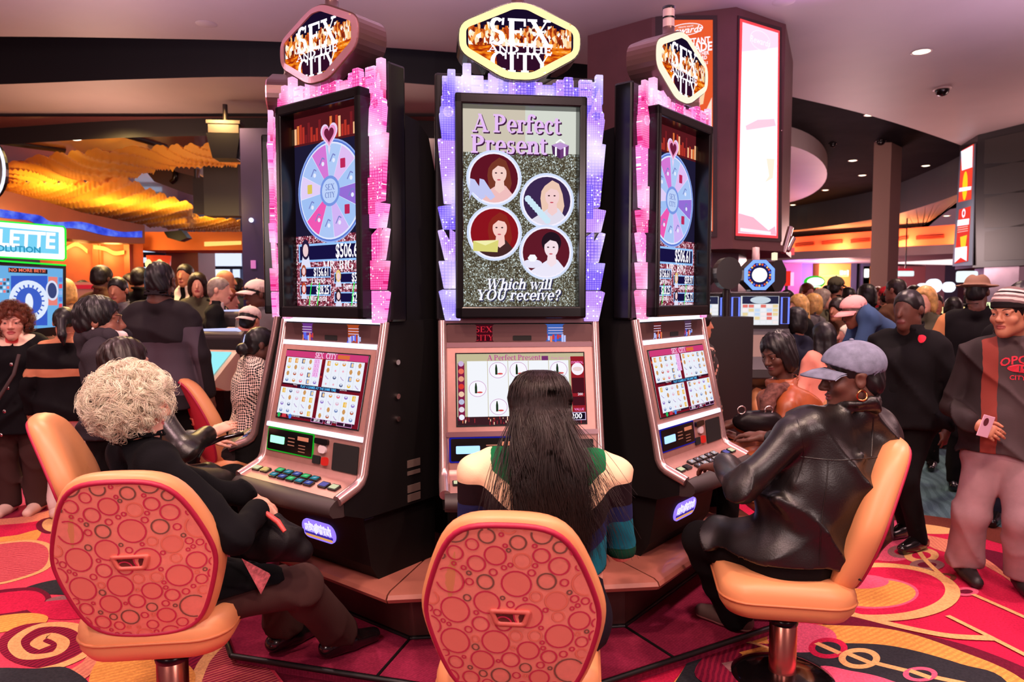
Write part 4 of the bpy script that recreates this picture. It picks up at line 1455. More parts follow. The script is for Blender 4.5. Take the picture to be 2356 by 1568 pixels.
	for cx, w in ((-.265, .135), (0, .25), (.265, .135)):
		mb.prism(rrect(w, .078, .01, 4, cx, 1.432), -.016, -.008, 'y')
	fin(mb, 'header_panel', M_PANEL)
	mb = MB()
	mb.prism(rrect(.674, .094, .008, 3, 0, 1.432), -.0095, -.0075, 'y')
	fin(mb, 'header_backing', M_HOLE)
	for cx, nm, col in ((-.165, 'a', v['art'][0]), (.165, 'b', v['art'][1])):
		mb = MB()
		mb.box((cx, -.0125, 1.432), (.105, .004, .078))
		ap = fin(mb, 'art_panel', glow('art_back_%d_%d_%d' % col, col, .8))
		g = Gfx((cx, -.015, 1.432), (1, 0, 0), (0, 0, 1), {'w': G_WHITE})
		if nm == 'a' and tone == 'purple':
			g.sf('SEX', 0, .004, .036, (196, 40, 56), .08)
			g.sf('CITY', 0, -.034, .036, (196, 40, 56), .09)
		else:
			rnd = random.Random(col[0])
			for i in range(9):
				g.rect(-.042 + .0105 * i, -.034 + rnd.uniform(0, .02), .009, rnd.uniform(.01, .04), rnd.choice([(190, 200, 255), (250, 140, 90), (90, 110, 240), (200, 60, 60)]))
			for i in range(3):
				g.rect(0, .022 - i * .012, .07, .003, (220, 200, 230))
		g.done('artwork', ap)
	mb = MB()
	mb.prism(rrect(.085, .022, .004, 3, .01, 1.409), -.0185, -.0155, 'y')
	fin(mb, 'payline_plate', M_HOLE)
	# light bars
	G = G_BAR if v['lit'] else mat('unlit_light_bar', (120, 84, 92), .3, .2)
	for (yy, zz, hh) in ((-.012, 1.487, .020), (-.022, 1.378, .022), (-.119, .992, .022)):
		mb = MB()
		mb.prism(rrect(.68, hh, .006, 3, 0, 0), -.006, .004, 'y')
		o = fin(mb, 'light_bar', G)
		o.location = (0, yy, zz - Z0)
		o.rotation_euler = (math.radians(-14 if zz < 1.45 else 0), 0, 0)
	# main display on the slope
	a0, a1 = Vector((0, -.112, .995)), Vector((0, -.026, 1.372))
	up = (a1 - a0).normalized()
	U = Vector((1, 0, 0))
	N = U.cross(up)
	ctr = (a0 + a1) / 2 + Vector((v.get('sx', 0.0), 0, 0))
	dw, dh = .578, .318
	mb = MB()
	fr = .006
	o4 = [ctr + U * sx * (dw / 2 + fr) + up * sy * (dh / 2 + fr) + N * .002 for sx, sy in ((-1, -1), (1, -1), (1, 1), (-1, 1))]
	mb.quad(*o4, 0)
	fin(mb, 'display_gasket', M_HOLE)
	mb = MB()
	o4 = [ctr + U * sx * (dw / 2) + up * sy * (dh / 2) + N * .003 for sx, sy in ((-1, -1), (1, -1), (1, 1), (-1, 1))]
	mb.quad(*o4, 0)
	ds = fin(mb, 'main_screen', G_PW)
	g = Gfx(ctr + N * .003, U, up, {'w': G_WHITE})
	if v['game'] == 'gift':
		g.rect(0, 0, dw, dh, (196, 186, 150))
		g.rect(0, -dh * .44, dw, dh * .12, (60, 30, 36))
		rnd = random.Random(3)
		for i in range(60):
			g.rect(rnd.uniform(-.47, .47) * dw, -dh * .44 + rnd.uniform(-.05, .05) * dh, .004, rnd.uniform(.004, .02), rnd.choice([(230, 120, 80), (150, 40, 50), (240, 200, 170)]))
		g.sf('A Perfect Present', -.03, dh * .405, .034, (190, 60, 150), dw * .42)
		g.rect(.11, dh * .43, .03, .02, (120, 50, 110))
		g.tx('Free Spin 2 of 3', .19, dh * .43, .016, (220, 120, 190))
		g.rect(-.27, -.01, .03, dh * .8, (130, 30, 70))
		for i in range(8):
			g.disc(-.27, .115 - i * .034, .0125, [(206, 180, 220), (236, 110, 90), (230, 160, 130), (220, 60, 50), (240, 200, 170), (190, 190, 220), (230, 220, 230), (240, 240, 250)][i], n=12)
		bots = {(0, 1), (1, 2), (1, 0), (2, 2), (3, 1), (4, 2), (4, 0)}
		for c_ in range(5):
			xx = -.198 + c_ * .0925
			g.rect(xx, .002, .09, dh * .78, (244, 246, 252))
			for r_ in range(3):
				if (c_, r_) in bots:
					zz = -.08 + r_ * .082
					g.disc(xx, zz, .039, (196, 130, 190), .036)
					g.disc(xx, zz, .037, (250, 248, 255), .034)
					g.pg([(xx - .012, zz - .02), (xx - .002, zz - .02), (xx - .002, zz + .008), (xx - .005, zz + .026), (xx - .009, zz + .026), (xx - .012, zz + .008)], (30, 50, 30))
					g.disc(xx + .01, zz - .016, .013, (220, 80, 80), .004, 10)
		g.rect(.258, .0, .062, dh * .9, (150, 30, 40))
		g.tx('SYMBOL', .258, dh * .36, .015, (250, 130, 200), .0004)
		g.disc(.258, .085, .028, (250, 240, 250))
		g.disc(.258, .085, .022, (240, 210, 210), .01)
		g.rect(.258, .01, .056, .07, (70, 20, 30))
		g.rect(.258, -.06, .056, .04, (70, 20, 30))
		g.tx('200', .266, -.03, .016, 'w')
		g.tx('VALUE', .258, -.098, .015, (250, 130, 200), .0004)
		g.rect(.245, -.128, .085, .036, (210, 190, 230))
		g.rect(.245, -.128, .079, .03, (20, 12, 30))
		g.tx('200', .245, -.128, .034, 'w', .0006)
	else:
		g.rect(0, 0, dw, dh, (120, 18, 34))
		rnd = random.Random(7)
		for i in range(60):
			g.rect(rnd.uniform(-.49, .49) * dw, rnd.uniform(-.49, .49) * dh, rnd.uniform(.006, .03), rnd.uniform(.004, .03), rnd.choice([(190, 40, 40), (230, 110, 60), (90, 12, 30), (160, 26, 44)]))
		g.rect(0, dh * .455, dw, dh * .09, (206, 60, 120))
		g.sf('SEX', -.04, dh * .42, .034, (250, 210, 240), .06, fat=.02)
		g.sf('CITY', .045, dh * .42, .034, (250, 210, 240), .075, fat=.02)
		g.rect(.13, dh * .455, .08, .018, (220, 110, 60))
		pal = [(90, 100, 140), (236, 190, 60), (120, 140, 190), (226, 150, 60), (150, 120, 200), (236, 120, 140), (190, 100, 70), (230, 180, 200)]
		for qx, qz in ((-.145, .066), (.145, .066), (-.145, -.078), (.145, -.078)):
			g.rect(qx, qz, .262, .124, (236, 240, 250))
			for c_ in range(5):
				if c_:
					g.line([(qx - .131 + .0524 * c_, qz - .062), (qx - .131 + .0524 * c_, qz + .062)], .0012, (200, 206, 222))
				for r_ in range(4):
					cx, cz = qx - .1048 + c_ * .0524, qz - .0465 + r_ * .031
					t = rnd.random()
					if t < .3:
						g.disc(cx, cz, .012, rnd.choice(pal), .008, 10)
						g.disc(cx, cz + .003, .007, (226, 230, 246), .004, 8)
					elif t < .55:
						g.rect(cx, cz, .022, .022, rnd.choice(pal[:4]))
						g.disc(cx + .003, cz, .007, (246, 206, 150), .009, 10)
					elif t < .7:
						g.line([(cx - .012, cz + .006), (cx, cz - .004), (cx + .012, cz - .009)], .004, (186, 160, 206))
					elif t < .85:
						g.disc(cx, cz, .006, (240, 170, 190), .005, 8)
					else:
						g.disc(cx, cz, .011, (206, 150, 90), .012, 6)
			g.rect(qx, qz - .066, .262, .008, (50, 20, 40))
			g.tx('Playing 1 Credit Per Line', qx, qz - .066, .009, 'w')
		g.rect(-.0365, .086, .044, .085, (244, 200, 244))
		for i in range(4):
			g.sf('SEX', -.0365, .108 - i * .02, .022, (214, 90, 190), .036)
		g.rect(0, -.006, .3, .016, (40, 20, 50))
		g.tx('PLAY 4 GAMES AT THE SAME TIME', 0, -.006, .0165, (90, 190, 250), .0004)
		for cx, w, t in ((.03, .085, '$37.01'), (.11, .045, '400'), (.215, .1, '0')):
			g.rect(cx, -.148, w, .018, (230, 160, 220))
			g.rect(cx, -.148, w - .004, .014, (50, 20, 40))
			g.tx(t, cx, -.148, .016, 'w', .0004)
		g.disc(-.25, -.148, .011, (40, 180, 90))
		g.rect(-.21, -.148, .03, .016, (210, 60, 70))
		g.disc(-.165, -.148, .011, (70, 130, 230))
	g.done('screen_graphics', ds)
	# lower panel: card reader, ticket slot, bill acceptor, coin window
	b0, b1 = Vector((0, -.138, .842)), Vector((0, -.12, .985))
	up2 = (b1 - b0).normalized()
	N2 = U.cross(up2)
	bc = (b0 + b1) / 2

	def panel(cx, cz, w, h, r, depth, m, nm, parent=None):
		q = MB()
		pts = rrect(w, h, r, 3, cx, cz)
		P0 = [bc + U * a + up2 * b for a, b in pts]
		P1 = [p + N2 * depth for p in P0]
		n_ = len(pts)
		q.add(P0 + P1, [(i, (i + 1) % n_, n_ + (i + 1) % n_, n_ + i) for i in range(n_)] + [tuple(range(n_, 2 * n_))])
		if parent is None:
			return fin(q, nm, m)
		return q.build(nm, m, parent)
	cr = panel(-.155, .012, .33, .098, .006, .006, M_GLOSS, 'card_reader')
	panel(-.155, .012, .345, .110, .008, .003, v['ledm'], 'reader_rim')
	panel(-.245, .012, .105, .034, .004, .009, v['led'], 'display_light', cr)
	g = Gfx(bc + N2 * .0062, U, up2, {})
	for i in range(3):
		g.rect(-.14, .03 - i * .016, .05, .005, mat('reader_print', (150, 110, 90), .6))
		g.rect(-.06, .005 - i * .014, .05, .004, mat('reader_print', (150, 110, 90), .6))
	g.rect(-.055, .036, .08, .018, mat('reader_label', (196, 140, 110), .5))
	g.done('printed_label', cr)
	panel(.075, .042, .09, .026, .008, .012, M_GLOSS, 'ticket_slot')
	panel(.083, .008, .05, .034, .014, .010, mat('slot_insert', (214, 196, 200), .3), 'ticket_chute')
	panel(.045, -.042, .052, .036, .004, .006, M_HOLE, 'coin_button')
	panel(.105, -.042, .04, .036, .012, .010, glow('service_red', (214, 40, 34), 1.0), 'service_button')
	panel(.235, -.012, .165, .118, .006, .004, M_HOLE, 'bill_acceptor')
	# buttons
	d0, d1 = Vector((0, -.165, .812)), Vector((0, -.275, .775))
	fw = (d1 - d0).normalized()
	N3 = fw.cross(U)
	if N3.z < 0:
		N3 = -N3

	def button(cx, t, w, h, m, cap=None):
		q = MB()
		pts = rrect(w, h, .006, 3, 0, 0)
		base = d0 + U * cx + fw * t
		P0 = [base + U * a - fw * b for a, b in pts]
		n_ = len(pts)
		P1 = [p + N3 * .009 for p in P0]
		q.add(P0 + P1, [(i, (i + 1) % n_, n_ + (i + 1) % n_, n_ + i) for i in range(n_)] + [tuple(range(n_, 2 * n_))])
		pts2 = rrect(w * .8, h * .74, .004, 3, 0, 0)
		q.add([base + U * a - fw * b + N3 * .0105 for a, b in pts2], [tuple(range(len(pts2)))], 1)
		for j in range(1):
			q.add([base + U * a - fw * b + N3 * .011 for a, b in ((-.012, -.006), (.004, -.002), (.012, .008), (.0, .004))], [(0, 1, 2, 3)], 2)
		fin(q, 'button', [M_GLOSS, m, cap or m])
	cols = v['buttons']
	for i in range(5):
		for j in range(2):
			a, b = cols[(i + j) % len(cols)]
			button(-.14 + i * .062 + j * .004, .03 + j * .038, .054, .032, a, b)
	for i, cx in enumerate((-.29, -.225)):
		button(cx, .05, .054, .034, glow('button_cream', (236, 232, 190), .9) if i == 0 else M_GLOSS)
	for i, cx in enumerate((.2, .265)):
		button(cx, .055, .054, .038, glow('button_violet', (120, 110, 190), .8) if i == 0 else glow('button_cream', (236, 232, 190), .9))
	# lit badge on the pedestal front
	n0, n1 = Vector((0, -.075, .43)), Vector((0, -.115, .665))
	up4 = (n1 - n0).normalized()
	N4 = U.cross(up4)
	bc4 = n0 + up4 * .10
	q = MB()
	pts = rrect(.235, .092, .045, 8, 0, 0)
	P0 = [bc4 + U * a + up4 * b for a, b in pts]
	P1 = [p + N4 * .007 for p in P0]
	n_ = len(pts)
	q.add(P0 + P1, [(i, (i + 1) % n_, n_ + (i + 1) % n_, n_ + i) for i in range(n_)] + [tuple(range(n_, 2 * n_))])
	bd = fin(q, 'lit_badge', glow('badge_violet', (150, 120, 250), 1.2))
	g = Gfx(bc4 + N4 * .007, U, up4, {'w': G_WHITE})
	g.rect(0, -.03, .19, .016, (226, 160, 90))
	g.rect(0, -.02, .2, .012, (60, 40, 160))
	rnd = random.Random(4)
	for i in range(18):
		g.rect(-.09 + i * .0106, .004 + rnd.uniform(0, .012), .008, rnd.uniform(.03, .05), 'w')
	g.sf('SEX', -.055, -.014, .044, (200, 190, 255), .075)
	g.sf('CITY', .05, -.014, .044, (200, 190, 255), .09)
	g.done('badge_lettering', bd)
	mb = MB()
	for i in range(5):
		mb.box((W - .028, -.14 + i * .014, .70 - i * .014), (.003, .05, .003))
	fin(mb, 'side_vent', mat('vent_blue_edge', (50, 50, 90), .4))
	return root

GB = [(glow('button_green', (70, 210, 120), .75), glow('button_green_pale', (190, 240, 200), .9)), (glow('button_teal', (60, 150, 170), .7), glow('button_pale', (210, 220, 250), .9)), (glow('button_blue', (84, 92, 180), .7), glow('button_pale', (210, 220, 250), .9))]
WB = [(glow('button_white', (214, 186, 186), .8), glow('button_pale', (210, 220, 250), .9)), (glow('button_grey', (150, 116, 120), .7), glow('button_pale', (210, 220, 250), .9))]
LED_G, LED_B = glow('led_green', (150, 255, 190), 1.8), glow('led_blue', (150, 190, 255), 1.8)
RIM_G, RIM_B = glow('led_green_rim', (30, 170, 40), .9), glow('led_blue_rim', (30, 30, 160), .8)
RIM_WARM = glow('sign_rim_gold', (255, 232, 170), 1.25)
RIM_LIT = glow('sign_rim_pale', (255, 240, 215), 1.1)
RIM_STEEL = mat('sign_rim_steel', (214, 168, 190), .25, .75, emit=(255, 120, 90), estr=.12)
PINKART, PURPART = ((120, 60, 150), (190, 80, 40)), ((70, 14, 26), (70, 110, 200))
make_machine(-.826, 3.294, -36.9, 'tall slot machine with pink skyline border and wheel screen, played by the white-haired woman',
             dict(tone='pink', game='wheel', lit=True, led=LED_G, ledm=RIM_G, rim=RIM_STEEL, buttons=GB, art=PINKART))
make_machine(CX, CY, 7.0, 'slot machine with violet skyline border, played by the woman in the striped top',
             dict(tone='purple', game='gift', lit=False, led=LED_B, ledm=RIM_B, rim=RIM_WARM, buttons=WB, art=PURPART))
make_machine(.80, 3.62, 50.0, 'pink-bordered slot machine played by the person in black leather and denim cap',
             dict(tone='pink', game='wheel', lit=True, led=LED_B, ledm=RIM_B, rim=RIM_LIT, buttons=WB, art=((110, 40, 40), (90, 60, 90))))
make_machine(-1.33, 4.27, -82.0, 'slot machine seen edge-on, just left of the one the white-haired woman plays',
             dict(tone='pink', game='wheel', lit=True, led=LED_G, ledm=RIM_G, rim=RIM_STEEL, buttons=WB, art=PINKART))
make_machine(1.01, 4.54, 97.0, 'slot machine mostly hidden behind the right-hand pink one, beside the woman in brown leather',
             dict(tone='pink', game='wheel', lit=True, led=LED_B, ledm=RIM_B, rim=RIM_STEEL, buttons=WB, art=PINKART))

# ---------------------------------------------------------------- swivel chairs
M_VINYL = mat('cream_vinyl', (226, 152, 102), .42, bump=.12, bscale=260, bdist=.002)
M_FAB = mat('salmon_circle_fabric', (246, 142, 122), .85, bump=.3, bscale=700, bdist=.001, var=.06, vscale=40)
M_FABD = mat('salmon_circle_fill', (240, 130, 112), .85, bump=.3, bscale=700, bdist=.001)
M_RINGR = mat('crimson_circle_thread', (208, 44, 82), .85)
M_RINGO = mat('olive_circle_thread', (128, 84, 70), .85)
M_RINGP = mat('pale_circle_thread', (238, 124, 100), .85)
M_PIPE = mat('magenta_piping', (176, 30, 66), .5)
M_REDFAB = mat('plain_red_fabric', (206, 40, 62), .8, bump=.3, bscale=500, bdist=.002)
M_HANDLE = mat('salmon_plastic', (222, 112, 96), .4)
M_CHROME = mat('brushed_post_metal', (226, 150, 130), .25, 1.0)
M_ARMB = mat('brown_plastic', (70, 38, 30), .35)
HEXO = [(-.60, .96), (-.2, 1.0), (.2, 1.0), (.60, .96), (.80, .56), (1.0, .08), (.98, -.1), (.82, -.62), (.66, -.90), (.34, -.99), (-.34, -.99), (-.66, -.90), (-.82, -.62), (-.98, -.1), (-1.0, .08), (-.80, .56)]
_rnd = random.Random(21)
CIRC = []
for rr_, lim_ in ((.042, 15), (.033, 14), (.026, 40), (.019, 60), (.013, 80), (.008, 60)):
	_n = 0
	for _t in range(2200):
		if _n >= lim_:
			break
		cx_, cz_, r_ = _rnd.uniform(-.25, .25), _rnd.uniform(-.30, .30), rr_ * _rnd.uniform(.9, 1.08)
		if all(math.hypot(cx_ - a, cz_ - b) > r_ + c + .0012 for a, b, c, _m in CIRC):
			CIRC.append((cx_, cz_, r_, _rnd.choice([2, 2, 2, 2, 3, 4])))
			_n += 1

def inside_hex(x, z, w, h, s):
	P = [(a * w * s, b * h * s) for a, b in HEXO]
	c = False
	for i in range(len(P)):
		(x1, y1), (x2, y2) = P[i - 1], P[i]
		if (y1 > z) != (y2 > z) and x < (x2 - x1) * (z - y1) / (y2 - y1) + x1:
			c = not c
	return c

def make_chair(x, y, fx, fy, label, seat_z=.50, pattern=True, w=.268, h=.312, lean=.30, base=True, cat='chair', group='swivel chairs at the slot machines', plain=False):
	root = empty('swivel_chair', (x, y, 0 if math.hypot(x - OC[0], y - OC[1]) > 1.62 else .06), math.atan2(-fx, fy), label, cat, group)
	bz = root.location.z
	zc = seat_z + .225 - bz
	seat_z -= bz

	def bend(z):
		"""how far the back leans away at height z above its centre"""
		return -.325 - lean * z - .10 * z * abs(z) * 2

	if base:
		mb = MB()
		mb.lathe([(.001, .036), (.08, .034), (.17, .022), (.215, .008), (.22, 0.001), (.001, 0.001)], 40, 0)
		mb.build('base_plate', mat('black_gloss_base', (16, 10, 12), .12, coat=.6), root)
		mb = MB()
		mb.lathe([(.058, .03), (.055, .04), (.055, seat_z - .26), (.05, seat_z - .255)], 28)
		mb.build('post', M_CHROME, root)
		mb = MB()
		mb.lathe([(.058, seat_z - .262), (.06, seat_z - .25), (.058, seat_z - .235), (.047, seat_z - .23), (.047, seat_z - .165)], 24)
		mb.build('post_sleeve', M_GLOSS, root)
	# seat: padded block with a welt
	mb = MB()
	L = []
	for zz, s in ((-.165, .80), (-.155, .9), (-.12, .985), (-.085, 1.0), (-.05, 1.0), (-.02, .965), (-.004, .86), (.004, .6), (.006, .2)):
		L.append([(a * s, b * s + .02, seat_z + zz - (.012 * (b / .26) ** 2 if zz > -.06 else 0)) for a, b in rrect(.51, .52, .12, 6)])
	n = len(L[0])
	vv = [p for r_ in L for p in r_]
	mb.add(vv, [(i * n + j, i * n + (j + 1) % n, (i + 1) * n + (j + 1) % n, (i + 1) * n + j) for i in range(len(L) - 1) for j in range(n)], 0, True)
	mb.add(L[0], [tuple(range(n))[::-1]]).add(L[-1], [tuple(range(n))])
	so = mb.build('seat', M_VINYL, root)
	mb = MB()
	mb.tube([(a * 1.003, b * 1.003 + .02, seat_z - .088) for a, b in rrect(.51, .52, .12, 6)], .0055, 6, closed=True)
	mb.build('welt', mat('tan_welt', (196, 118, 76), .5), so)
	# back cushion
	O = np.array(smooth_curve([(a * w, b * h) for a, b in HEXO], 4))
	for _ in range(9):
		O = (O + np.roll(O, 1, 0) + np.roll(O, -1, 0)) / 3
	O = [tuple(p) for p in O * np.array((w, h)) / np.abs(O).max(0)]
	n = len(O)
	lay = []
	for s, dy in ((.90, -.012), (.965, -.004), (.995, .012), (1.0, .035), (.985, .06), (.93, .082), (.8, .098), (.5, .112), (.2, .116)):
		lay.append([(p[0] * s, bend(p[1] * s) + dy + .035 * (p[0] * s / w) ** 2, zc + p[1] * s) for p in O])
	mb = MB()
	vv = [p for r_ in lay for p in r_]
	mb.add(vv, [(i * n + j, (i + 1) * n + j, (i + 1) * n + (j + 1) % n, i * n + (j + 1) % n) for i in range(len(lay) - 1) for j in range(n)], 0, True)
	mb.add(lay[-1], [tuple(range(n))]).add(lay[0], [tuple(range(n))[::-1]])
	bo = mb.build('backrest', M_VINYL, root)

	def S(px, pz, off=0.0):
		return (px, bend(pz) - .014 - off + .035 * (px / w) ** 2, zc + pz)
	mb = MB()
	s = .905
	rings = [[S(p[0] * s * q, p[1] * s * q, .004 * (1 - q)) for p in O] for q in (1.0, .8, .6, .4, .2, .02)]
	vv = [p for r_ in rings for p in r_]
	mb.add(vv, [(i * n + j, i * n + (j + 1) % n, (i + 1) * n + (j + 1) % n, (i + 1) * n + j) for i in range(5) for j in range(n)], 0, True)
	if pattern:
		for cx, cz, r_, m in CIRC:
			if inside_hex(cx, cz, w, h, .99):
				k = 22
				ins = [inside_hex(cx + r_ * math.cos(2 * PI * i / k), cz + r_ * math.sin(2 * PI * i / k), w, h, s * .985) for i in range(k)]
				th = .0046 if r_ > .02 else .0038

				def so_(px, pz, o_):
					q_ = min(1.0, max(abs(px) / w, abs(pz) / h) / s)
					return S(px, pz, .004 * (1 - q_) + o_)
				a = [so_(cx + r_ * math.cos(2 * PI * i / k), cz + r_ * math.sin(2 * PI * i / k), .0016) for i in range(k)]
				b = [so_(cx + (r_ - th) * math.cos(2 * PI * i / k), cz + (r_ - th) * math.sin(2 * PI * i / k), .0016) for i in range(k)]
				if r_ > .03 and all(ins):
					mb.add([so_(cx + (r_ - .001) * math.cos(2 * PI * i / k), cz + (r_ - .001) * math.sin(2 * PI * i / k), .0010) for i in range(k)], [tuple(range(k))], 1)
				mb.add(a + b, [(i, (i + 1) % k, k + (i + 1) % k, k + i) for i in range(k) if ins[i] and ins[(i + 1) % k]], m)
	mb.build('back_panel', [M_REDFAB if plain else M_FAB, M_FABD, M_RINGR, M_RINGO, M_RINGP], bo)
	mb = MB()
	mb.tube([S(p[0] * .918, p[1] * .918, -.004) for p in O], .0085, 8, closed=True)
	mb.build('piping', M_PIPE, bo)
	# grab handle set in the back
	out_ = [(-.062, .024), (.062, .024), (.046, -.032), (-.046, -.032)]
	inn = [(-.042, .011), (.042, .011), (.032, -.018), (-.032, -.018)]
	oo, ii = round_poly(out_, .014), round_poly(inn, .006)
	n = len(oo)
	hz = .008
	mb = MB()
	V = [S(a, b + hz, .002) for a, b in oo] + [S(a * .97, (b + .004) * .95 - .004 + hz, .011) for a, b in oo] + [S(a * 1.04, b + hz, .011) for a, b in ii] + [S(a, b + hz, -.006) for a, b in ii]
	F = []
	for q in range(3):
		F += [(q * n + j, q * n + (j + 1) % n, (q + 1) * n + (j + 1) % n, (q + 1) * n + j) for j in range(n)]
	mb.add(V, F, 0, True)
	mb.add([S(a, b + hz, .0046) for a, b in ii], [tuple(range(n))], 1)
	mb.build('grab_handle', [M_HANDLE, mat('handle_recess', (96, 36, 32), .7)], bo)
	# bracket that carries the back
	mb = MB()
	yb = bend(-h) + .035
	mb.prism(rrect(.17, .13, .012, 3, 0, seat_z - .02), yb - .035, yb + .002, 'y')
	mb.build('bracket_cover', M_VINYL, root)
	mb = MB()
	P = [(yb - .02, seat_z + .06), (yb - .02, seat_z - .10), (yb - .005, seat_z - .125), (yb + .04, seat_z - .13), (-.12, seat_z - .125), (-.12, seat_z - .15), (yb + .02, seat_z - .165), (yb - .03, seat_z - .155), (yb - .05, seat_z - .125), (yb - .05, seat_z + .06)]
	mb.prism(round_poly(P, .015), -.05, .05, 'x')
	mb.build('back_bracket', M_ARMB, root, bevel=.006)
	return root

make_chair(-1.25, 2.56, -.13, .99, 'round-backed swivel chair with circle pattern, white-haired woman sitting on it', .53)
make_chair(.030, 2.29, .10, .99, 'circle-patterned swivel chair in the middle, woman with long dark hair sitting on it', .475, h=.325)
make_chair(1.135, 2.92, -.985, .17, 'cream swivel chair seen from its side, person in black leather jacket sitting on it', .50)
make_chair(-1.80, 3.42, .93, .36, 'cream swivel chair behind the white-haired woman, only its backrest edge showing', .52)
make_chair(-1.92, 5.05, .75, .66, 'chair with plain red back panel, woman in the checkered top sitting on it', .52, plain=True, pattern=False)
make_chair(1.66, 4.26, -1.0, -.05, 'cream swivel chair of the woman in the brown leather jacket', .50)

# ---------------------------------------------------------------- people
M_EYE = mat('eye_white', (196, 176, 172), .3)
M_IRIS = mat('eye_iris', (34, 20, 18), .15)
M_LIP = {}
QUAL = 1.0

def skin(name, rgb):
	return mat('skin_' + name, rgb, .48, spec=.4, var=.07, vscale=26, bump=.08, bscale=260, bdist=.002)

SK_PALE, SK_TAN = skin('pale', (232, 168, 146)), skin('tan', (196, 128, 100))
SK_BROWN, SK_DARK = skin('brown', (138, 84, 66)), skin('dark', (96, 58, 48))
LIPS = {SK_PALE.name: mat('lips_pale', (196, 92, 92), .4), SK_TAN.name: mat('lips_tan', (168, 86, 78), .4), SK_BROWN.name: mat('lips_brown', (136, 66, 62), .4), SK_DARK.name: mat('lips_dark', (108, 54, 54), .4)}

def cloth(name, rgb, rough=.85, bump=.35, bscale=320, **k):
	return mat('cloth_' + name, rgb, rough, bump=bump, bscale=bscale, bdist=.002, spec=.15, **k)

def hairm(name, rgb, rough=.42):
	m = mat('hair_' + name, rgb, rough, spec=.45, var=.3, vscale=30)
	return m

H_BLACK, H_BROWN, H_DKBR = hairm('black', (22, 16, 18)), hairm('auburn', (120, 58, 38)), hairm('dark_brown', (36, 21, 19))
H_GREY, H_BLOND, H_WHITE = hairm('grey', (150, 132, 124)), hairm('blond', (222, 172, 104)), hairm('white', (252, 226, 202), .6)

def unit(v):
	v = np.array(v, float)
	return v / (np.linalg.norm(v) + 1e-9)

def rot_face(fwd, roll=0.0, pitch=0.0):
	"""columns: right, forward, up of a head that looks along fwd (x, y), nodding by pitch (down is negative)"""
	f = unit((fwd[0], fwd[1], 0))
	f = unit(f * math.cos(pitch) + np.array((0, 0, math.sin(pitch))))
	r = unit(np.cross(f, (0, 0, 1)))
	u = np.cross(r, f)
	c, s = math.cos(roll), math.sin(roll)
	return np.stack([r * c + u * s, f, u * c - r * s], 1)

def folds(amp, f, seed=0.0, aniso=(1, 1, 1)):
	ax, ay, az = aniso

	def n(x, y, z):
		x, y, z = x * ax + seed, y * ay + seed * 1.3, z * az + seed * .7
		m = .5 + .5 * np.sin(f * .23 * (x + 1.7 * y) + seed * 3 + 1.5 * np.sin(f * .19 * z))
		p1 = f * (z * .9 + .5 * x) + 2.4 * np.sin(f * .31 * y + seed) + 1.8 * np.sin(f * .27 * x - 1)
		p2 = f * .8 * (x * .8 - z * .7 + .4 * y) + 2 * np.sin(f * .33 * z + 2)
		r1, r2 = (1 - np.abs(np.sin(p1 * .5))) ** 2.5, (1 - np.abs(np.sin(p2 * .5))) ** 2.5
		return -1.5 * amp * (2.3 * m * r1 + 1.7 * (1 - m) * r2 - .7)
	return n

def head_sdf(S, hc, R, s=1.0, fem=True, hero=True, neck=None):
	def W(x, y, z):
		return hc + R @ (np.array((x, y, z)) * s)

	def E(c, r, k, op='u'):
		S.ell(W(*c), np.array(r) * s, R, k * s, op)

	def K(a, b, ra, rb, k, op='u'):
		S.cone(W(*a), W(*b), ra * s, rb * s, k * s, op)
	E((0, -.016, .028), (.074, .096, .088), .01)
	E((0, .026, -.034), (.058, .060, .074), .03)
	jw = .050 if fem else .056
	K((-jw * .8, -.005, -.062), (0, .058, -.096), .024, .02, .035)
	K((jw * .8, -.005, -.062), (0, .058, -.096), .024, .02, .035)
	E((0, .064, -.098), (.02, .016, .015), .02)
	if hero:
		for q in (-1, 1):
			E((q * .031, .098, .004), (.019, .018, .013), .012, 's')
			K((q * .012, .086, .023), (q * .05, .070, .022), .009, .007, .014)
			E((q * .042, .056, -.026), (.024, .022, .022), .022)
			E((q * .0125, .094, -.034), (.009, .010, .008), .008)
			E((q * .032, .0735, .004), (.0150, .0150, .0135), .004)
			E((q * .032, .0770, .0125), (.017, .012, .005), .005)
			E((q * .078, -.012, -.006), (.0085, .019, .030), .008)
			E((q * .081, -.016, .014), (.0065, .020, .012), .006)
			E((q * .0865, -.008, -.002), (.006, .010, .015), .004, 's')
		K((0, .084, .014), (0, .104, -.026), .008, .0115, .012)
		E((0, .106, -.030), (.0115, .0115, .010), .008)
		E((0, .0835, -.0585), (.024, .013, .0065), .006)
		E((0, .0815, -.0715), (.021, .013, .0075), .006)
		E((0, .0985, -.0648), (.026, .010, .0016), .003, 's')
	else:
		for q in (-1, 1):
			E((q * .031, .097, .004), (.019, .016, .012), .012, 's')
			E((q * .080, -.012, -.004), (.010, .020, .030), .008)
		K((0, .084, .012), (0, .104, -.028), .009, .013, .012)
		E((0, .084, -.064), (.024, .012, .012), .008)
	if neck is not None:
		S.cone(W(0, -.03, -.06), neck, .052 * s * (.94 if fem else 1.08), .064 * s * (.94 if fem else 1.08), .03)
	return W

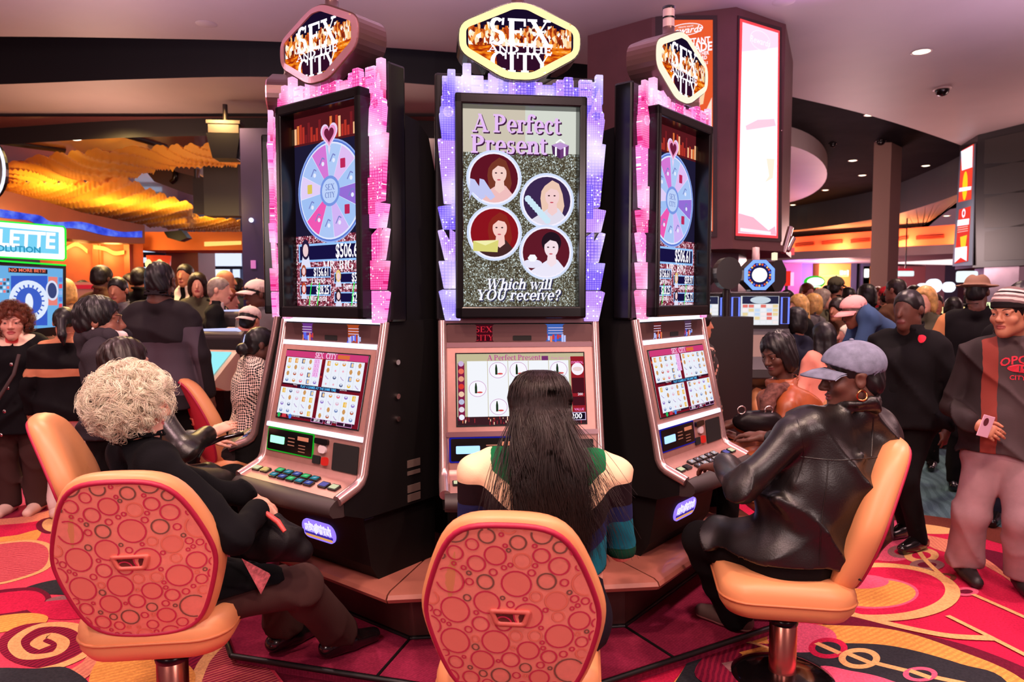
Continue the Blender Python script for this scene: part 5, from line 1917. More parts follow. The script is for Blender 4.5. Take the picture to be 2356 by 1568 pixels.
def hand_sdf(S, w, d, n, side, s=1.0, curl=.5, spread=1.0, thumb=.6):
	"""five-fingered hand: w wrist, d along the hand, n back of the hand, side +1 when the thumb lies on d x n"""
	Y, Z = unit(d), np.array(n, float)
	Z = unit(Z - Y * (Z @ Y))
	X = np.cross(Y, Z) * side

	def W(x, y, z):
		return w + (X * x + Y * y + Z * z) * s
	S.cone(W(0, -.02, 0), W(0, .02, 0), .026 * s, .027 * s, .012)
	for x0 in (-.024, -.008, .008, .024):
		S.cone(W(x0 * .7, .015, 0), W(x0, .082, 0), .0165 * s, .0125 * s, .012)
	for i, (x0, L, r0) in enumerate(((-.031, .056, .0082), (-.0105, .068, .0088), (.0105, .074, .0092), (.031, .066, .0088))):
		p = np.array((x0, .085 - .006 * abs(i - 2), .0))
		a = 0.0
		for j, q in enumerate((.44, .31, .25)):
			a += curl * (.55, .85, .6)[j] * (1 + .12 * (2 - i))
			nx = p + np.array((x0 * .10 * spread, math.cos(a), -math.sin(a))) * L * q
			S.cone(W(*p), W(*nx), r0 * s * (1 - .08 * j), r0 * s * (.92 - .08 * j), .003)
			p = nx
	p = np.array((.022, .02, -.006))
	for j, (L, a, r0) in enumerate(((.042, .75, .0135), (.03, .42 - .3 * thumb, .0105), (.025, .15 - .3 * thumb, .0092))):
		nx = p + np.array((math.sin(a), math.cos(a), -.35 * thumb)) * L
		S.cone(W(*p), W(*nx), r0 * s, r0 * .88 * s, .008 if j == 0 else .003)
		p = nx

def pose_stand(x, y, f, H=1.7, b=1.0, lean=0.0, z0=0.0):
	s = H / 1.72
	f = unit((f[0], f[1], 0))
	r = np.array((f[1], -f[0], 0))
	B = np.array((x, y, z0))

	def P(a, c, z):
		return B + (r * a + f * (c + lean * max(0, z - .9)) + np.array((0, 0, z))) * s
	J = dict(s=s, f=f, r=r, b=b, base=B, pel=P(0, 0, .93), che=P(0, .0, 1.25), nek=P(0, -.02, 1.46), head=P(0, .015, 1.60),
             slr=P(.162 * b, -.01, 1.355), sll=P(-.162 * b, -.01, 1.355), elr=P(.235 * b, -.02, 1.12), ell=P(-.235 * b, -.02, 1.12),
             wrr=P(.24 * b, .05, .87), wrl=P(-.24 * b, .05, .87), knr=P(.10, .02, .50), knl=P(-.10, .02, .50), anr=P(.105, -.02, .085), anl=P(-.105, -.02, .085),
             hpr=P(.09, 0, .90), hpl=P(-.09, 0, .90), P=P)
	J['hdr'] = unit(J['wrr'] - J['elr'] + f * .05)
	J['hdl'] = unit(J['wrl'] - J['ell'] + f * .05)
	J['ftr'] = J['ftl'] = f
	return J

def pose_sit(x, y, f, seat=.5, H=1.65, b=1.0, lean=0.0):
	"""x, y under the pelvis"""
	s = H / 1.72
	f = unit((f[0], f[1], 0))
	r = np.array((f[1], -f[0], 0))
	B = np.array((x, y, 0.0))
	z1 = seat + .11 * b

	def P(a, c, z):
		return B + (r * a + f * (c + lean * max(0, z))) * s + np.array((0, 0, z1 + z * s))
	J = dict(s=s, f=f, r=r, b=b, base=B, pel=P(0, 0, 0), che=P(0, .0, .31), nek=P(0, 0, .52), head=P(0, .03, .66),
             slr=P(.168 * b, 0, .44), sll=P(-.168 * b, 0, .44), elr=P(.23 * b, .10, .20), ell=P(-.23 * b, .10, .20),
             wrr=P(.18, .32, .16), wrl=P(-.18, .32, .16), hpr=P(.09 * b, .02, 0), hpl=P(-.09 * b, .02, 0), knr=P(.12, .44, .01), knl=P(-.12, .44, .01),
             anr=P(.12, .46, -z1 / s + .14), anl=P(-.12, .46, -z1 / s + .14), P=P)
	J['hdr'] = unit(J['wrr'] - J['elr'])
	J['hdl'] = unit(J['wrl'] - J['ell'])
	J['ftr'] = J['ftl'] = f
	return J

def even_border(V, Q, mi, it=5):
	"""straighten the line where two fabrics of one garment meet"""
	E = np.concatenate([Q[:, [a, (a + 1) % 4]] for a in range(4)])
	F = np.tile(np.asarray(mi), 4)
	S_ = np.sort(E, 1)
	key = S_[:, 0].astype(np.int64) * (len(V) + 1) + S_[:, 1]
	o = np.argsort(key, kind='stable')
	k2, f2, e2 = key[o], F[o], S_[o]
	b = np.nonzero((k2[1:] == k2[:-1]) & (f2[1:] != f2[:-1]))[0]
	B = e2[b]
	V = V.copy()
	for _ in range(it):
		acc, cn = np.zeros_like(V), np.zeros(len(V))
		np.add.at(acc, B[:, 0], V[B[:, 1]])
		np.add.at(acc, B[:, 1], V[B[:, 0]])
		np.add.at(cn, B.ravel(), 1)
		m = cn > 1
		V[m] = V[m] * .4 + .6 * acc[m] / cn[m][:, None]
	return V

def part(name, VQ, mats, root, mi=None):
	V, Q = VQ
	if mi is not None and len(V):
		V = even_border(V, Q, mi)
	o = root.location
	ob = mesh_obj(name, V - np.array(o), Q, mats, root, mi=mi, smooth=True)
	return ob

def arms_legs(S, J, e=0.0, arms=True, legs=True):
	s, b = J['s'], J['b']
	if arms:
		for q in 'rl':
			S.chain([J['sl' + q], J['el' + q], J['wr' + q]], [(.052 * b + e) * s, (.042 + e) * s, (.030 + e) * s], .03)
	if legs:
		for q in 'rl':
			S.chain([J['hp' + q], J['kn' + q], J['an' + q]], [(.085 * b + e) * s, (.058 + e) * s, (.045 + e) * s], .04)

def torso(S, J, e=0.0, low=True, belly=0.0):
	s, b = J['s'], J['b']
	r, f = J['r'], J['f']
	P, Cc, N = J['pel'], J['che'], J['nek']
	for q in (-1, 1):
		S.cone(P + r * q * .065 * b * s, Cc + r * q * .075 * b * s, (.106 * b + e) * s, (.106 * b + e) * s, .04)
		S.cone(Cc + r * q * .07 * b * s, (J['slr'] if q > 0 else J['sll']) * .72 + N * .28, (.102 * b + e) * s, (.062 * b + e) * s, .04)
	S.cone(J['sll'], N + (J['che'] - N) * .08, (.045 * b + e) * s, (.050 + e) * s, .03)
	S.cone(J['slr'], N + (J['che'] - N) * .08, (.045 * b + e) * s, (.050 + e) * s, .03)
	if belly:
		S.ell((P * .55 + Cc * .45) + f * .05 * s, np.array((.17, .17, .17)) * belly * s, None, .08)

def person(label, J, look, sk, top=None, pants=None, shoes=None, hair=None, hat=None, fem=True, hero=True, hs=1.0, pitch=0.0, roll=0.0,
           hands='both', curl=.5, hn=None, group=None, res=1.0, brow=None, name='person', sleeves=True, extra=None, legs=True, neck=True):
	"""one figure: the body is a single continuous skin; clothes, hair and hat are its children"""
	s = J['s'] * hs
	R = rot_face(look, roll, pitch)
	hc = J['head']
	S = SDF()
	S.p.clear()
	ee = -.012
	torso(S, J, ee)
	arms_legs(S, J, -.004, legs=legs)
	nk = J['nek'] + (hc - J['nek']) * .1
	Wh = head_sdf(S, hc, R, s, fem, hero, nk if neck else None)
	foc = [(hc, .15 * s, (.0046 if hero else .0085) * res)]
	for q in 'rl':
		if hands == 'both' or hands == q:
			n = (hn or {}).get(q, J['r'] * (1 if q == 'r' else -1))
			w = J['wr' + q] + J['hd' + q] * .028
			X = np.cross(unit(J['hd' + q]), unit(n))
			tdir = J['f'] * .8 + np.array((0, 0, .3)) if (hn or {}).get(q) is None else -J['r'] * (1 if q == 'r' else -1)
			hand_sdf(S, w, J['hd' + q], n, 1 if X @ tdir > 0 else -1, J['s'] * (1.0 if not fem else .94), curl)
			if hero:
				foc.append((w + J['hd' + q] * .08, .10, .0055 * res))
	V, Q = S.mesh((.016 if hero else .022) * res, foc)
	V = smooth_mesh(V, Q, 1, .35)
	root = None
	base = J['base'].copy()
	cen = V[Q].mean(1)
	L = (cen - hc) @ R / s
	mi = np.zeros(len(Q), int)
	lp = ((L[:, 0] / .026) ** 2 + ((L[:, 2] + .065) / .0135) ** 2 < 1) & (L[:, 1] > .072)
	mi[lp] = 1
	root = mesh_obj(name, V - base, Q, [sk, LIPS[sk.name]], None, tuple(base), 0, mi, True)
	tag(root, label, 'person', group)
	if hero:
		for q in (-1, 1):
			m = MB()
			m.ell((0, 0, 0), (.0123 * s,) * 3, 14, 0, 10)
			m.m = [1 if (sum(m.v[i][1] for i in fc) / len(fc)) > .0098 * s else 0 for fc in m.f]
			eo = m.build('eye', [M_EYE, M_IRIS], root)
			# blender matrix for an eyeball that looks where the head looks
			M = Matrix(R.tolist()).to_4x4()
			M.translation = Vector(Wh(q * .032, .0768, .0035) - base)
			eo.matrix_basis = M
		if brow is not None:
			pts = []
			for q in (-1, 1):
				pts.append([Wh(q * (.014 + .034 * t), .0945 - .022 * t ** 2, .0245 + .006 * math.sin(t * 2.4)) for t in np.linspace(0, 1, 6)])
			bv, bq = strands(pts, .0022 * s, .5, 5)
			mesh_obj('eyebrow', bv - base, bq, brow, root, smooth=True)
	if pants is not None and legs:
		S = SDF()
		s0, b = J['s'], J['b']
		S.cone(J['hpl'], J['hpr'], .115 * b * s0, .115 * b * s0, .05)
		for q in (-1, 1):
			S.cone(J['pel'] + J['r'] * q * .06 * b * s0, J['pel'] + J['r'] * q * .05 * b * s0 + np.array((0, 0, .1)) * s0, .12 * b * s0, .115 * b * s0, .05)
		wd = pants.get('wide', 0.0)
		for q in 'rl':
			a = J['an' + q]
			dwn = unit(a - J['kn' + q])
			S.chain([J['hp' + q], J['kn' + q], a - dwn * .0], [.098 * b * s0, (.072 + wd * .5) * s0, (.062 + wd) * s0], .03)
			S.plane(a + np.array((0, 0, -.03)), (0, 0, -1)) if abs(dwn[2]) > .8 and q == 'l' and abs(J['anr'][2] - J['anl'][2]) < .02 else None
		part('trousers', S.mesh((.012 if hero else .02) * res, noise=folds(.005, 34, 1.7, (1, 1, .6))), pants['m'], root)
	if shoes is not None and legs:
		for q in 'rl':
			S = SDF()
			a, fd = J['an' + q], unit(J['ft' + q])
			gz = shoes.get('z', J['base'][2]) if a[2] < .3 else a[2] - .1
			A = np.array((a[0], a[1], gz))
			u = np.array((0, 0, 1.0))
			S.cone(A - fd * .05 + u * .045, A + fd * .06 + u * .045, .042, .042, .02)
			S.cone(A + fd * .06 + u * .042, A + fd * .165 + u * .034, .043, .034, .02)
			S.cone(A + u * .06, a + u * .01, .042, .045, .03)
			S.plane(A + u * .002, (0, 0, -1))
			V, Q = S.mesh(.008 * res if hero else .016)
			cz = V[Q].mean(1)[:, 2]
			part('shoe', (V, Q), [shoes['m'], shoes.get('sole', shoes['m'])], root, (cz < gz + .022).astype(int))
	if top is not None:
		S = SDF()
		e = top.get('e', .022)
		s0, b = J['s'], J['b']
		torso(S, J, e, belly=top.get('belly', 0))
		hem = top.get('hem', None)
		if hem is not None:
			up = J['che'] - J['pel']
			for q in (-1, 1):
				p0 = J['pel'] + J['r'] * q * .06 * b * s0
				p1 = p0 - np.array((0, 0, J['pel'][2] - hem + .05)) if J['pel'][2] > hem else p0
				S.cone(p0, p1, (.125 * b + e) * s0, (.13 * b + e + top.get('flare', .02)) * s0, .06)
		if top.get('skirt'):   # coat tails over the thighs of someone sitting
			for q in 'rl':
				S.cone(J['hp' + q], J['hp' + q] * .35 + J['kn' + q] * .65, (.12 * b + e) * s0, (.095 + e) * s0, .06)
		if sleeves:
			es = top.get('es', e)
			for q in 'rl':
				w = J['wr' + q] - unit(J['wr' + q] - J['el' + q]) * .01
				S.chain([J['sl' + q], J['el' + q], w], [(.050 * b + es) * s0, (.043 + es) * s0, (.034 + es) * s0], .022)
				if top.get('cuff'):
					S.cone(w - unit(w - J['el' + q]) * .05, w, (.040 + es) * s0, (.040 + es) * s0, .01)
		if top.get('collar'):
			n = J['nek']
			ax = unit(hc - J['f'] * .035 * s0 - n)
			ch = top['collar']
			u1 = unit(np.cross(ax, J['f']))
			u2 = np.cross(ax, u1)
			rg = [n + ax * (ch * .55 + .012) + (u1 * math.cos(a_) + u2 * math.sin(a_)) * (.071 + e * .6) * s0 + ax * .022 * math.sin(a_) for a_ in [2 * PI * i / 16 for i in range(17)]]
			for i in range(16):
				for dz in (0, ch * .45):
					S.cone(rg[i] + ax * dz, rg[i + 1] + ax * dz, .010 + .1 * ch - dz * .1, .010 + .1 * ch - dz * .1, .008)
		for fn in top.get('fold', ()):
			S.cone(fn[0], fn[1], fn[2], fn[3], fn[4] if len(fn) > 4 else .02)
		if extra:
			extra(S)
		if hem is not None:
			S.plane((0, 0, hem), (0, 0, -1))
		V, Q = S.mesh(top.get('h', .010 if hero else .02) * res, noise=folds(top.get('amp', .006), top.get('freq', 26), top.get('seed', .3), top.get('aniso', (1, 1, 1))))
		if hero:
			V = smooth_mesh(V, Q, 1, .4)
		mi = None
		ms = top['m']
		if 'pick' in top:
			mi = top['pick'](V[Q].mean(1))
		part(top.get('name', 'jacket'), (V, Q), ms, root, mi)
	if hair is not None:
		add_hair(root, hair, hc, R, s, hero, res, Wh)
	if hat is not None:
		add_hat(root, hat, hc, R, s, hero, Wh)
	root_info = dict(root=root, W=Wh, R=R, hc=hc, s=s, base=base)
	return root_info

def add_hair(root, hair, hc, R, s, hero, res, W):
	st, m = hair[0], hair[1]
	S = SDF()

	def E(c, r, k=.02, op='u'):
		S.ell(W(*c), np.array(r) * s, R, k * s, op)
	if st == 'bald':
		return
	if st in ('short', 'crop'):
		t = .0035 if st == 'crop' else .015
		E((0, -.018, .034), (.075 + t, .098 + t, .087 + t))
		E((0, -.06, -.02), (.066 + t, .05 + t, .06), .02)
		E((0, .120, -.022), (.11, .078, .092), .012, 's')
		E((0, .03, -.09), (.12, .075, .08), .012, 's')
	elif st == 'bob':
		E((0, -.018, .036), (.094, .114, .104))
		for q in (-1, 1):
			E((q * .072, -.02, -.04), (.034, .062, .085), .03)
		E((0, -.075, -.045), (.075, .05, .085), .03)
		E((0, .130, -.03), (.074, .086, .116), .012, 's')
	elif st == 'long':
		E((0, -.018, .034), (.090, .110, .100))
		for q in (-1, 1):
			S.cone(W(q * .07, -.02, .0), W(q * .08, -.03, -.17), .034 * s, .036 * s, .03)
		S.cone(W(0, -.08, 0), W(0, -.085, -.2), .06 * s, .07 * s, .04)
		E((0, .12, -.05), (.066, .08, .1), .012, 's')
	elif st == 'bun':
		E((0, -.018, .034), (.082, .104, .094))
		E((0, -.06, -.02), (.07, .05, .06), .02)
		E((0, -.135, -.03), (.048, .045, .045), .012)
		E((0, .105, -.035), (.085, .08, .088), .012, 's')
	elif st == 'pony':
		E((0, -.018, .034), (.084, .106, .096))
		S.cone(W(0, -.11, .02), W(.02, -.17, -.1), .035 * s, .03 * s, .02)
		S.cone(W(.02, -.17, -.1), W(.03, -.17, -.18), .032 * s, .012 * s, .02)
		E((0, .105, -.035), (.085, .08, .088), .012, 's')
	elif st == 'curly':
		rnd = random.Random(3)
		for i in range(90):
			a, e = rnd.uniform(0, 2 * PI), rnd.uniform(-.5, 1.3)
			d = np.array((math.cos(a) * math.cos(e), math.sin(a) * math.cos(e), math.sin(e)))
			if d[1] > .62 and d[2] < .45:
				continue
			p = d * np.array((.085, .11, .10)) + np.array((0, -.02, .03))
			S.sph(W(*p), rnd.uniform(.022, .034) * s, .012 * s)
		E((0, -.018, .034), (.086, .108, .1))
		E((0, .125, -.05), (.062, .075, .09), .012, 's')
	V, Q = S.mesh((.006 if hero else .011) * res, noise=(lambda x, y, z: .003 * np.sin(150 * x + 70 * z) * np.sin(140 * y + 2 * np.sin(30 * z))) if st != 'curly' else folds(.004, 90))
	part('hair', (V, Q), m, root)
	if hero and st in ('bob', 'short', 'bun', 'pony', 'long', 'curly') and hair[2:] != ('plain',):
		# fine locks that follow the surface
		rnd = np.random.default_rng(5)
		N = 520
		i = rnd.choice(len(V), N)
		P0 = V[i]
		cen = hc + R @ np.array((0, -.02, .03)) * s
		crown = hc + R @ np.array((0, -.03, .14)) * s
		paths = np.zeros((N, 7, 3))
		p = P0.copy()
		for k in range(7):
			paths[:, k] = p
			n = p - cen
			n /= np.linalg.norm(n, axis=1, keepdims=True)
			flow = p - crown
			flow -= n * (flow * n).sum(1, keepdims=True)
			flow /= np.linalg.norm(flow, axis=1, keepdims=True) + 1e-6
			if st == 'curly':
				flow = flow + .9 * np.cross(n, flow) * np.sin(k * 1.3 + i[:, None]) + .25 * n
			if st in ('bun', 'pony'):
				flow = -R[:, 1] * .6 - R[:, 2] * .2 - n * ((-R[:, 1] * .6 - R[:, 2] * .2) @ n.T)[:, None]
			p = p + flow * .008 * s - n * .0006
		loc = (paths - hc) @ R / s
		ok = ~((loc[:, :, 1] > .06) & (loc[:, :, 2] < .035)).any(1)
		sv, sq = strands(paths[ok], .0016, .3)
		part('loose_locks', (sv, sq), m, root)

def add_hat(root, hat, hc, R, s, hero, W):
	kind, m = hat[0], hat[1]
	b = np.array(root.location)
	h = .006 if hero else .011
	if kind in ('cap', 'cap_back'):
		q = 1 if kind == 'cap' else -1
		S = SDF()
		S.ell(W(0, -.012, .05), np.array((.090, .115, .088)) * s, R, .01)
		S.ell(W(0, -.012, .032), np.array((.080, .104, .084)) * s, R, .004, 's')
		S.plane(W(0, 0, .026), -(R[:, 2] * .92 - R[:, 1] * q * .38))
		if kind == 'cap_back':
			S.ell(W(0, .115, .045), np.array((.04, .05, .026)) * s, R, .004, 's')
		part('cap', S.mesh(h), m, root)
		mb = MB()
		P = []
		for i in range(17):
			t = -1.0 + 2.0 * i / 16
			a = t * 1.15
			x0, y0 = .086 * math.sin(a), (.102 * math.cos(a) - .01) * q
			ext = .085 * math.cos(t * 1.25) ** .6
			zz = .045 + .0 * abs(t)
			for k_, u in enumerate((0, .5, 1)):
				P.append(W(x0 * (1 + .02 * u), y0 + q * ext * u, zz - .018 * u * u - .02 * (abs(t) ** 2)))
		n = 17
		Vt = P + [p - R[:, 2] * .006 * s for p in P]
		F = []
		for i in range(n - 1):
			for k_ in range(2):
				a = i * 3 + k_
				F.append((a, a + 3, a + 4, a + 1))
				F.append((a + 51, a + 52, a + 55, a + 54))
			F.append((i * 3 + 2, i * 3 + 5, i * 3 + 5 + 51, i * 3 + 2 + 51))
		mb.add([p - b for p in Vt], F, 0, True)
		mb.build('brim', m, root)
		mb = MB()
		mb.ell(W(0, -.012, .140) - b, (.009, .009, .006), 10)
		mb.build('cap_button', m, root)
	elif kind == 'beanie':
		S = SDF()
		S.ell(W(0, -.016, .052), np.array((.088, .112, .098)) * s, R, .01)
		S.ell(W(0, -.016, .036), np.array((.080, .103, .09)) * s, R, .004, 's')
		S.plane(W(0, .06, .030), -(R[:, 2] * .97 - R[:, 1] * .22))
		V, Q = S.mesh(h, noise=lambda x, y, z: .0012 * np.sin(260 * z))
		L = ((V[Q].mean(1) - hc) @ R / s)
		z = L[:, 2] - L[:, 1] * .2
		band = np.digitize(z, [.052, .066, .080, .094, .106, .118, .13])
		part('knit_hat', (V, Q), m, root, np.array([0, 1, 2, 1, 2, 0, 2, 1])[band])
	elif kind == 'fedora':
		S = SDF()
		S.ell(W(0, -.012, .065), np.array((.088, .108, .085)) * s, R, .01)
		S.ell(W(0, -.012, .155), np.array((.02, .09, .03)) * s, R, .03, 's')
		S.ell(W(0, -.012, .05), np.array((.15, .17, .012)) * s, R, .012)
		S.ell(W(0, -.012, .02), np.array((.082, .1, .06)) * s, R, .004, 's')
		part('hat', S.mesh(h), m, root)

# ---------------------------------------------------------------- the people close to the camera
from mathutils.bvhtree import BVHTree

def put_text(root, target, lines, mats, name='chest_print'):
	"""lettering printed on a garment: flat outlines dropped onto the cloth along a direction"""
	b = np.array(root.location)
	me = target.data
	tree = BVHTree.FromPolygons([tuple(np.array(v.co) + b) for v in me.vertices], [tuple(p.vertices) for p in me.polygons])
	mb = MB()
	for txt, O, U, V, D, size, m, bold, arch in lines:
		U, V, D = Vector(unit(U)), Vector(unit(V)), Vector(unit(D))
		if isinstance(txt, str):
			tv, tf = text_mesh(txt, size, bold)
		else:
			tv, tf = txt
		pts = []
		for x, y in tv:
			p = Vector(O) + U * x + V * (y - arch * x * x) - D * .4
			h = tree.ray_cast(p, D, 1.2)
			q = h[0] if h[0] is not None else p + D * .4
			pts.append(tuple(np.array(q - D * .003) - b))
		mb.add(pts, tf, m)
	return mb.build(name, mats, root)

SHOE_BLK = mat('black_leather_shoe', (18, 14, 16), .22, coat=.5)
C_COAT = cloth('black_wool', (9, 8, 12), .95, .5, 260)
C_TROUS = cloth('brown_slacks', (64, 42, 40), .9)
C_DARK = cloth('dark_slacks', (16, 13, 15), .9)
LEATHER = mat('black_leather', (24, 19, 19), .36, spec=.65, bump=.22, bscale=170, bdist=.003)
LEATHER2 = mat('brown_leather', (158, 78, 42), .36, spec=.6, bump=.25, bscale=260, bdist=.002, var=.2, vscale=14)

def curls(root, hc, R, s, ctr, rad, n, m, seed=2, rmin=.0007):
	"""springy locks that start on the scalp and corkscrew outwards"""
	rng = np.random.default_rng(seed)
	d = rng.normal(size=(n * 3, 3))
	d /= np.linalg.norm(d, axis=1, keepdims=True)
	ok = ~((d[:, 1] > .42) & (d[:, 2] < .38)) & (d[:, 2] > -.92)
	d = d[ok][:n]
	n = len(d)
	m_, k = 11, 22
	t = np.linspace(0, 1, k)
	side = np.cross(d, rng.normal(size=(n, 3)))
	side /= np.linalg.norm(side, axis=1, keepdims=True)
	L = rng.uniform(.06, .13, n)
	rr = rng.uniform(.008, .022, n)
	tw = rng.uniform(.7, 1.9, n) * np.where(rng.random(n) < .5, 1, -1)
	ph = rng.uniform(0, 6.28, n)
	d, side, L, rr, tw, ph = (np.repeat(a_, m_, axis=0) for a_ in (d, side, L, rr, tw, ph))
	n *= m_
	L, rr, ph, tw = L * rng.uniform(.75, 1.15, n), rr * rng.uniform(.8, 1.25, n), ph + rng.normal(0, .22, n), tw * rng.uniform(.93, 1.07, n)
	bi = np.cross(d, side)
	start = d * np.array(rad) * .80 + rng.normal(0, .0035, (n, 3))
	drift = side * .85 + np.array((0, -.1, -.45)) + d * .35 + rng.normal(0, .06, (n, 3))
	P = start[:, None] + drift[:, None] * (L[:, None, None] * t[None, :, None])
	an = ph[:, None] + tw[:, None] * 2 * PI * t[None]
	amp = rr[:, None] * (.5 + .8 * t[None])
	P = P + bi[:, None] * (amp * np.cos(an))[..., None] + d[:, None] * (amp * np.sin(an) + .014 * np.sin(t * PI)[None])[..., None]
	q = np.linalg.norm(P / (np.array(rad) * 1.08), axis=2, keepdims=True)
	P = np.where(q > 1, P / (.55 + .45 * q), P)
	W = hc + ((P + np.array(ctr)) * s) @ R.T
	V, Q = strands(W, rng.uniform(rmin, rmin * 2, n), .35)
	return part('curls', (V, Q), m, root)

# 1. white-haired woman in a black coat
f = unit((.82, .57, 0))
J = pose_sit(-1.16, 2.57, f, .50, 1.62, 1.08)
J.update(head=at(322, 930, 2.60), nek=at(330, 1020, 2.59), slr=at(375, 1075, 2.44), sll=at(285, 1040, 2.79), che=at(375, 1190, 2.57), elr=at(540, 1240, 2.35), wrr=at(592, 1172, 2.56),
         ell=at(470, 1120, 2.88), wrl=at(560, 1140, 2.93), pel=at(410, 1365, 2.55), hpr=at(440, 1375, 2.50), hpl=at(450, 1350, 2.68), knr=at(690, 1350, 2.72), anr=at(780, 1500, 3.0),
         knl=at(640, 1350, 2.99), anl=at(655, 1470, 3.05))
J['anr'][2], J['anl'][2] = .16, .16
J['hdr'], J['hdl'] = unit((.25, .9, -.35)), unit((.8, .5, -.4))
J['ftr'], J['ftl'] = unit((.75, .65, 0)), unit((.6, .8, 0))
p = person('woman with curly white hair and black coat sitting at the pink-bordered slot machine', J, (.80, .60), SK_PALE, pitch=-.12,
           top=dict(m=C_COAT, e=.018, hem=.53, skirt=True, collar=.035, amp=.0075, freq=24, es=.016, cuff=True, flare=.05, name='coat'),
           pants=dict(m=C_TROUS, wide=.03), shoes=dict(m=SHOE_BLK, z=.06), hair=('curly', H_WHITE, 'plain'), curl=.45, hn=dict(r=(.5, -.35, .8), l=(0, 0, 1)))
curls(p['root'], p['hc'], p['R'], p['s'], (0, -.035, .03), (.128, .142, .134), 620, H_WHITE)
mb = MB()
a = [at(556, 1284, 2.43), at(620, 1318, 2.53), at(598, 1362, 2.53)]
cc_ = sum(a) / 3
mb.add([v - cc_ for v in a] + [v - cc_ + np.array((0, .01, -.012)) for v in a], [(0, 1, 2), (5, 4, 3), (0, 3, 4, 1), (1, 4, 5, 2), (2, 5, 3, 0)])
o = mb.build('printed_scarf', mat('pink_print_cloth', (206, 120, 128), .8, var=.5, vscale=60), None, tuple(cc_))
tag(o, 'corner of a pink printed scarf on the lap of the white-haired woman', 'scarf')
S = SDF()
q = at(640, 1240, 2.57)
S.ell(q, (.09, .07, .06)).cone(q + np.array((-.08, 0, .04)), q + np.array((.0, 0, .085)), .012, .012).cone(q + np.array((.0, 0, .085)), q + np.array((.075, 0, .03)), .012, .010)
S.cone(q + np.array((-.1, 0, -.03)), q + np.array((.08, .02, -.05)), .05, .045, .03)
V, Q = S.mesh(.007, noise=folds(.004, 40))
o = mesh_obj('handbag', V - q, Q, cloth('black_handbag', (20, 17, 20), .5), None, tuple(q), smooth=True)
tag(o, 'soft black handbag on the lap of the white-haired woman', 'handbag')
mb = MB()
mb.tube([Vector(at(612, 1180, 2.53) - q), Vector(at(640, 1200, 2.50) - q), Vector(at(655, 1222, 2.49) - q)], [.009, .010, .008], 6)
mb.build('strap', mat('red_strap', (190, 70, 66), .5), o)

# 2. woman with long dark hair in the striped top
f = unit((.10, .99, 0))
J = pose_sit(.06, 2.36, f, .47, 1.66, 1.12)
J.update(head=at(1243, 940, 2.47), nek=at(1252, 1040, 2.40), slr=at(1412, 1092, 2.38), sll=at(1092, 1085, 2.38), che=at(1258, 1160, 2.36), pel=at(1268, 1405, 2.35), elr=at(1428, 1262, 2.44), ell=at(1084, 1240, 2.46),
         wrr=at(1385, 1205, 2.78), wrl=at(1120, 1180, 2.80), hpr=at(1325, 1420, 2.38), hpl=at(1200, 1420, 2.38))
J['knr'], J['knl'] = np.array((.22, 2.86, .56)), np.array((-.06, 2.86, .56))
J['anr'], J['anl'] = np.array((.22, 2.93, .16)), np.array((-.06, 2.93, .16))
J['hdr'] = J['hdl'] = unit((0, 1, -.1))
ST = [cloth('knit_green', (16, 104, 60), .8), cloth('knit_cream', (250, 214, 176), .8), cloth('knit_black', (32, 20, 26), .8), cloth('knit_navy', (34, 40, 84), .8), cloth('knit_teal', (20, 104, 122), .8), cloth('knit_dark_green', (10, 62, 44), .8)]
zs = [at(1250, y, 2.30)[2] for y in (1296, 1268, 1224, 1186, 1130, 1078)]

def stripes(c):
	z = c[:, 2] - .035 * np.clip((np.abs(c[:, 0] - .12) - .17) / .05, -1, 1) + 0.02
	return np.array([5, 4, 3, 3, 2, 1, 0])[np.digitize(z, [zs[0], zs[1], zs[2], zs[3] - .001, zs[3], zs[4]])] if False else np.where(z < zs[0], 5, np.where(z < zs[2], 4, np.where(z < zs[3], 3, np.where(z < zs[4], 2, np.where((z < zs[5]) | (np.abs(c[:, 0] - .12) > .19), 1, 0)))))

p = person('woman with very long dark hair and striped knit top sitting at the violet slot machine', J, (.06, 1.0), SK_PALE, pitch=-.18,
           top=dict(m=ST, e=.004, hem=.70, amp=.003, freq=30, es=.008, pick=stripes, name='striped_top', h=.008), pants=dict(m=cloth('black_leggings', (24, 22, 36), .8), wide=0), shoes=dict(m=SHOE_BLK, z=.06),
           hair=None, curl=.6, hn=dict(r=(0, 0, 1), l=(0, 0, 1)), legs=True)
hc, R, s = p['hc'], p['R'], p['s']
S = SDF()
W = p['W']
S.ell(W(0, -.02, .032), np.array((.088, .108, .098)) * s, R, .02)
S.cone(W(-.03, -.05, .0), at(1215, 1100, 2.325), .062, .055, .04).cone(W(.03, -.05, .0), at(1290, 1130, 2.325), .062, .055, .04)
S.cone(at(1215, 1100, 2.325), at(1235, 1210, 2.30), .05, .02, .04).cone(at(1290, 1130, 2.325), at(1315, 1240, 2.30), .055, .02, .04)
S.ell(W(0, .13, -.04), np.array((.062, .08, .1)) * s, R, .01, 's')
V, Q = S.mesh(.008)
ho = part('hair', (V, Q), H_DKBR, p['root'])
rng = np.random.default_rng(8)
n, k = 4600, 18
a = rng.uniform(-2.0, 2.0, n)
part_pt = np.stack([rng.normal(0, .012, n), rng.uniform(-.05, .05, n), np.full(n, .128)], 1)
t = np.linspace(0, 1, k)
tx = np.sin(a) * .102
ty = -np.cos(a) * .122 - .02
endx = at(1262, 1200, 2.24)[0] + (tx * .74 + .02 + rng.normal(0, .026, n)) + np.where(rng.random(n) < .07, rng.choice([-.20, -.15, .12, .16, .19], n), 0) * rng.uniform(.6, 1, n)
endz = rng.uniform(.74, .96, n) + .12 * np.clip(np.abs(endx - .11) - .1, 0, .2)
paths = np.zeros((n, k, 3))
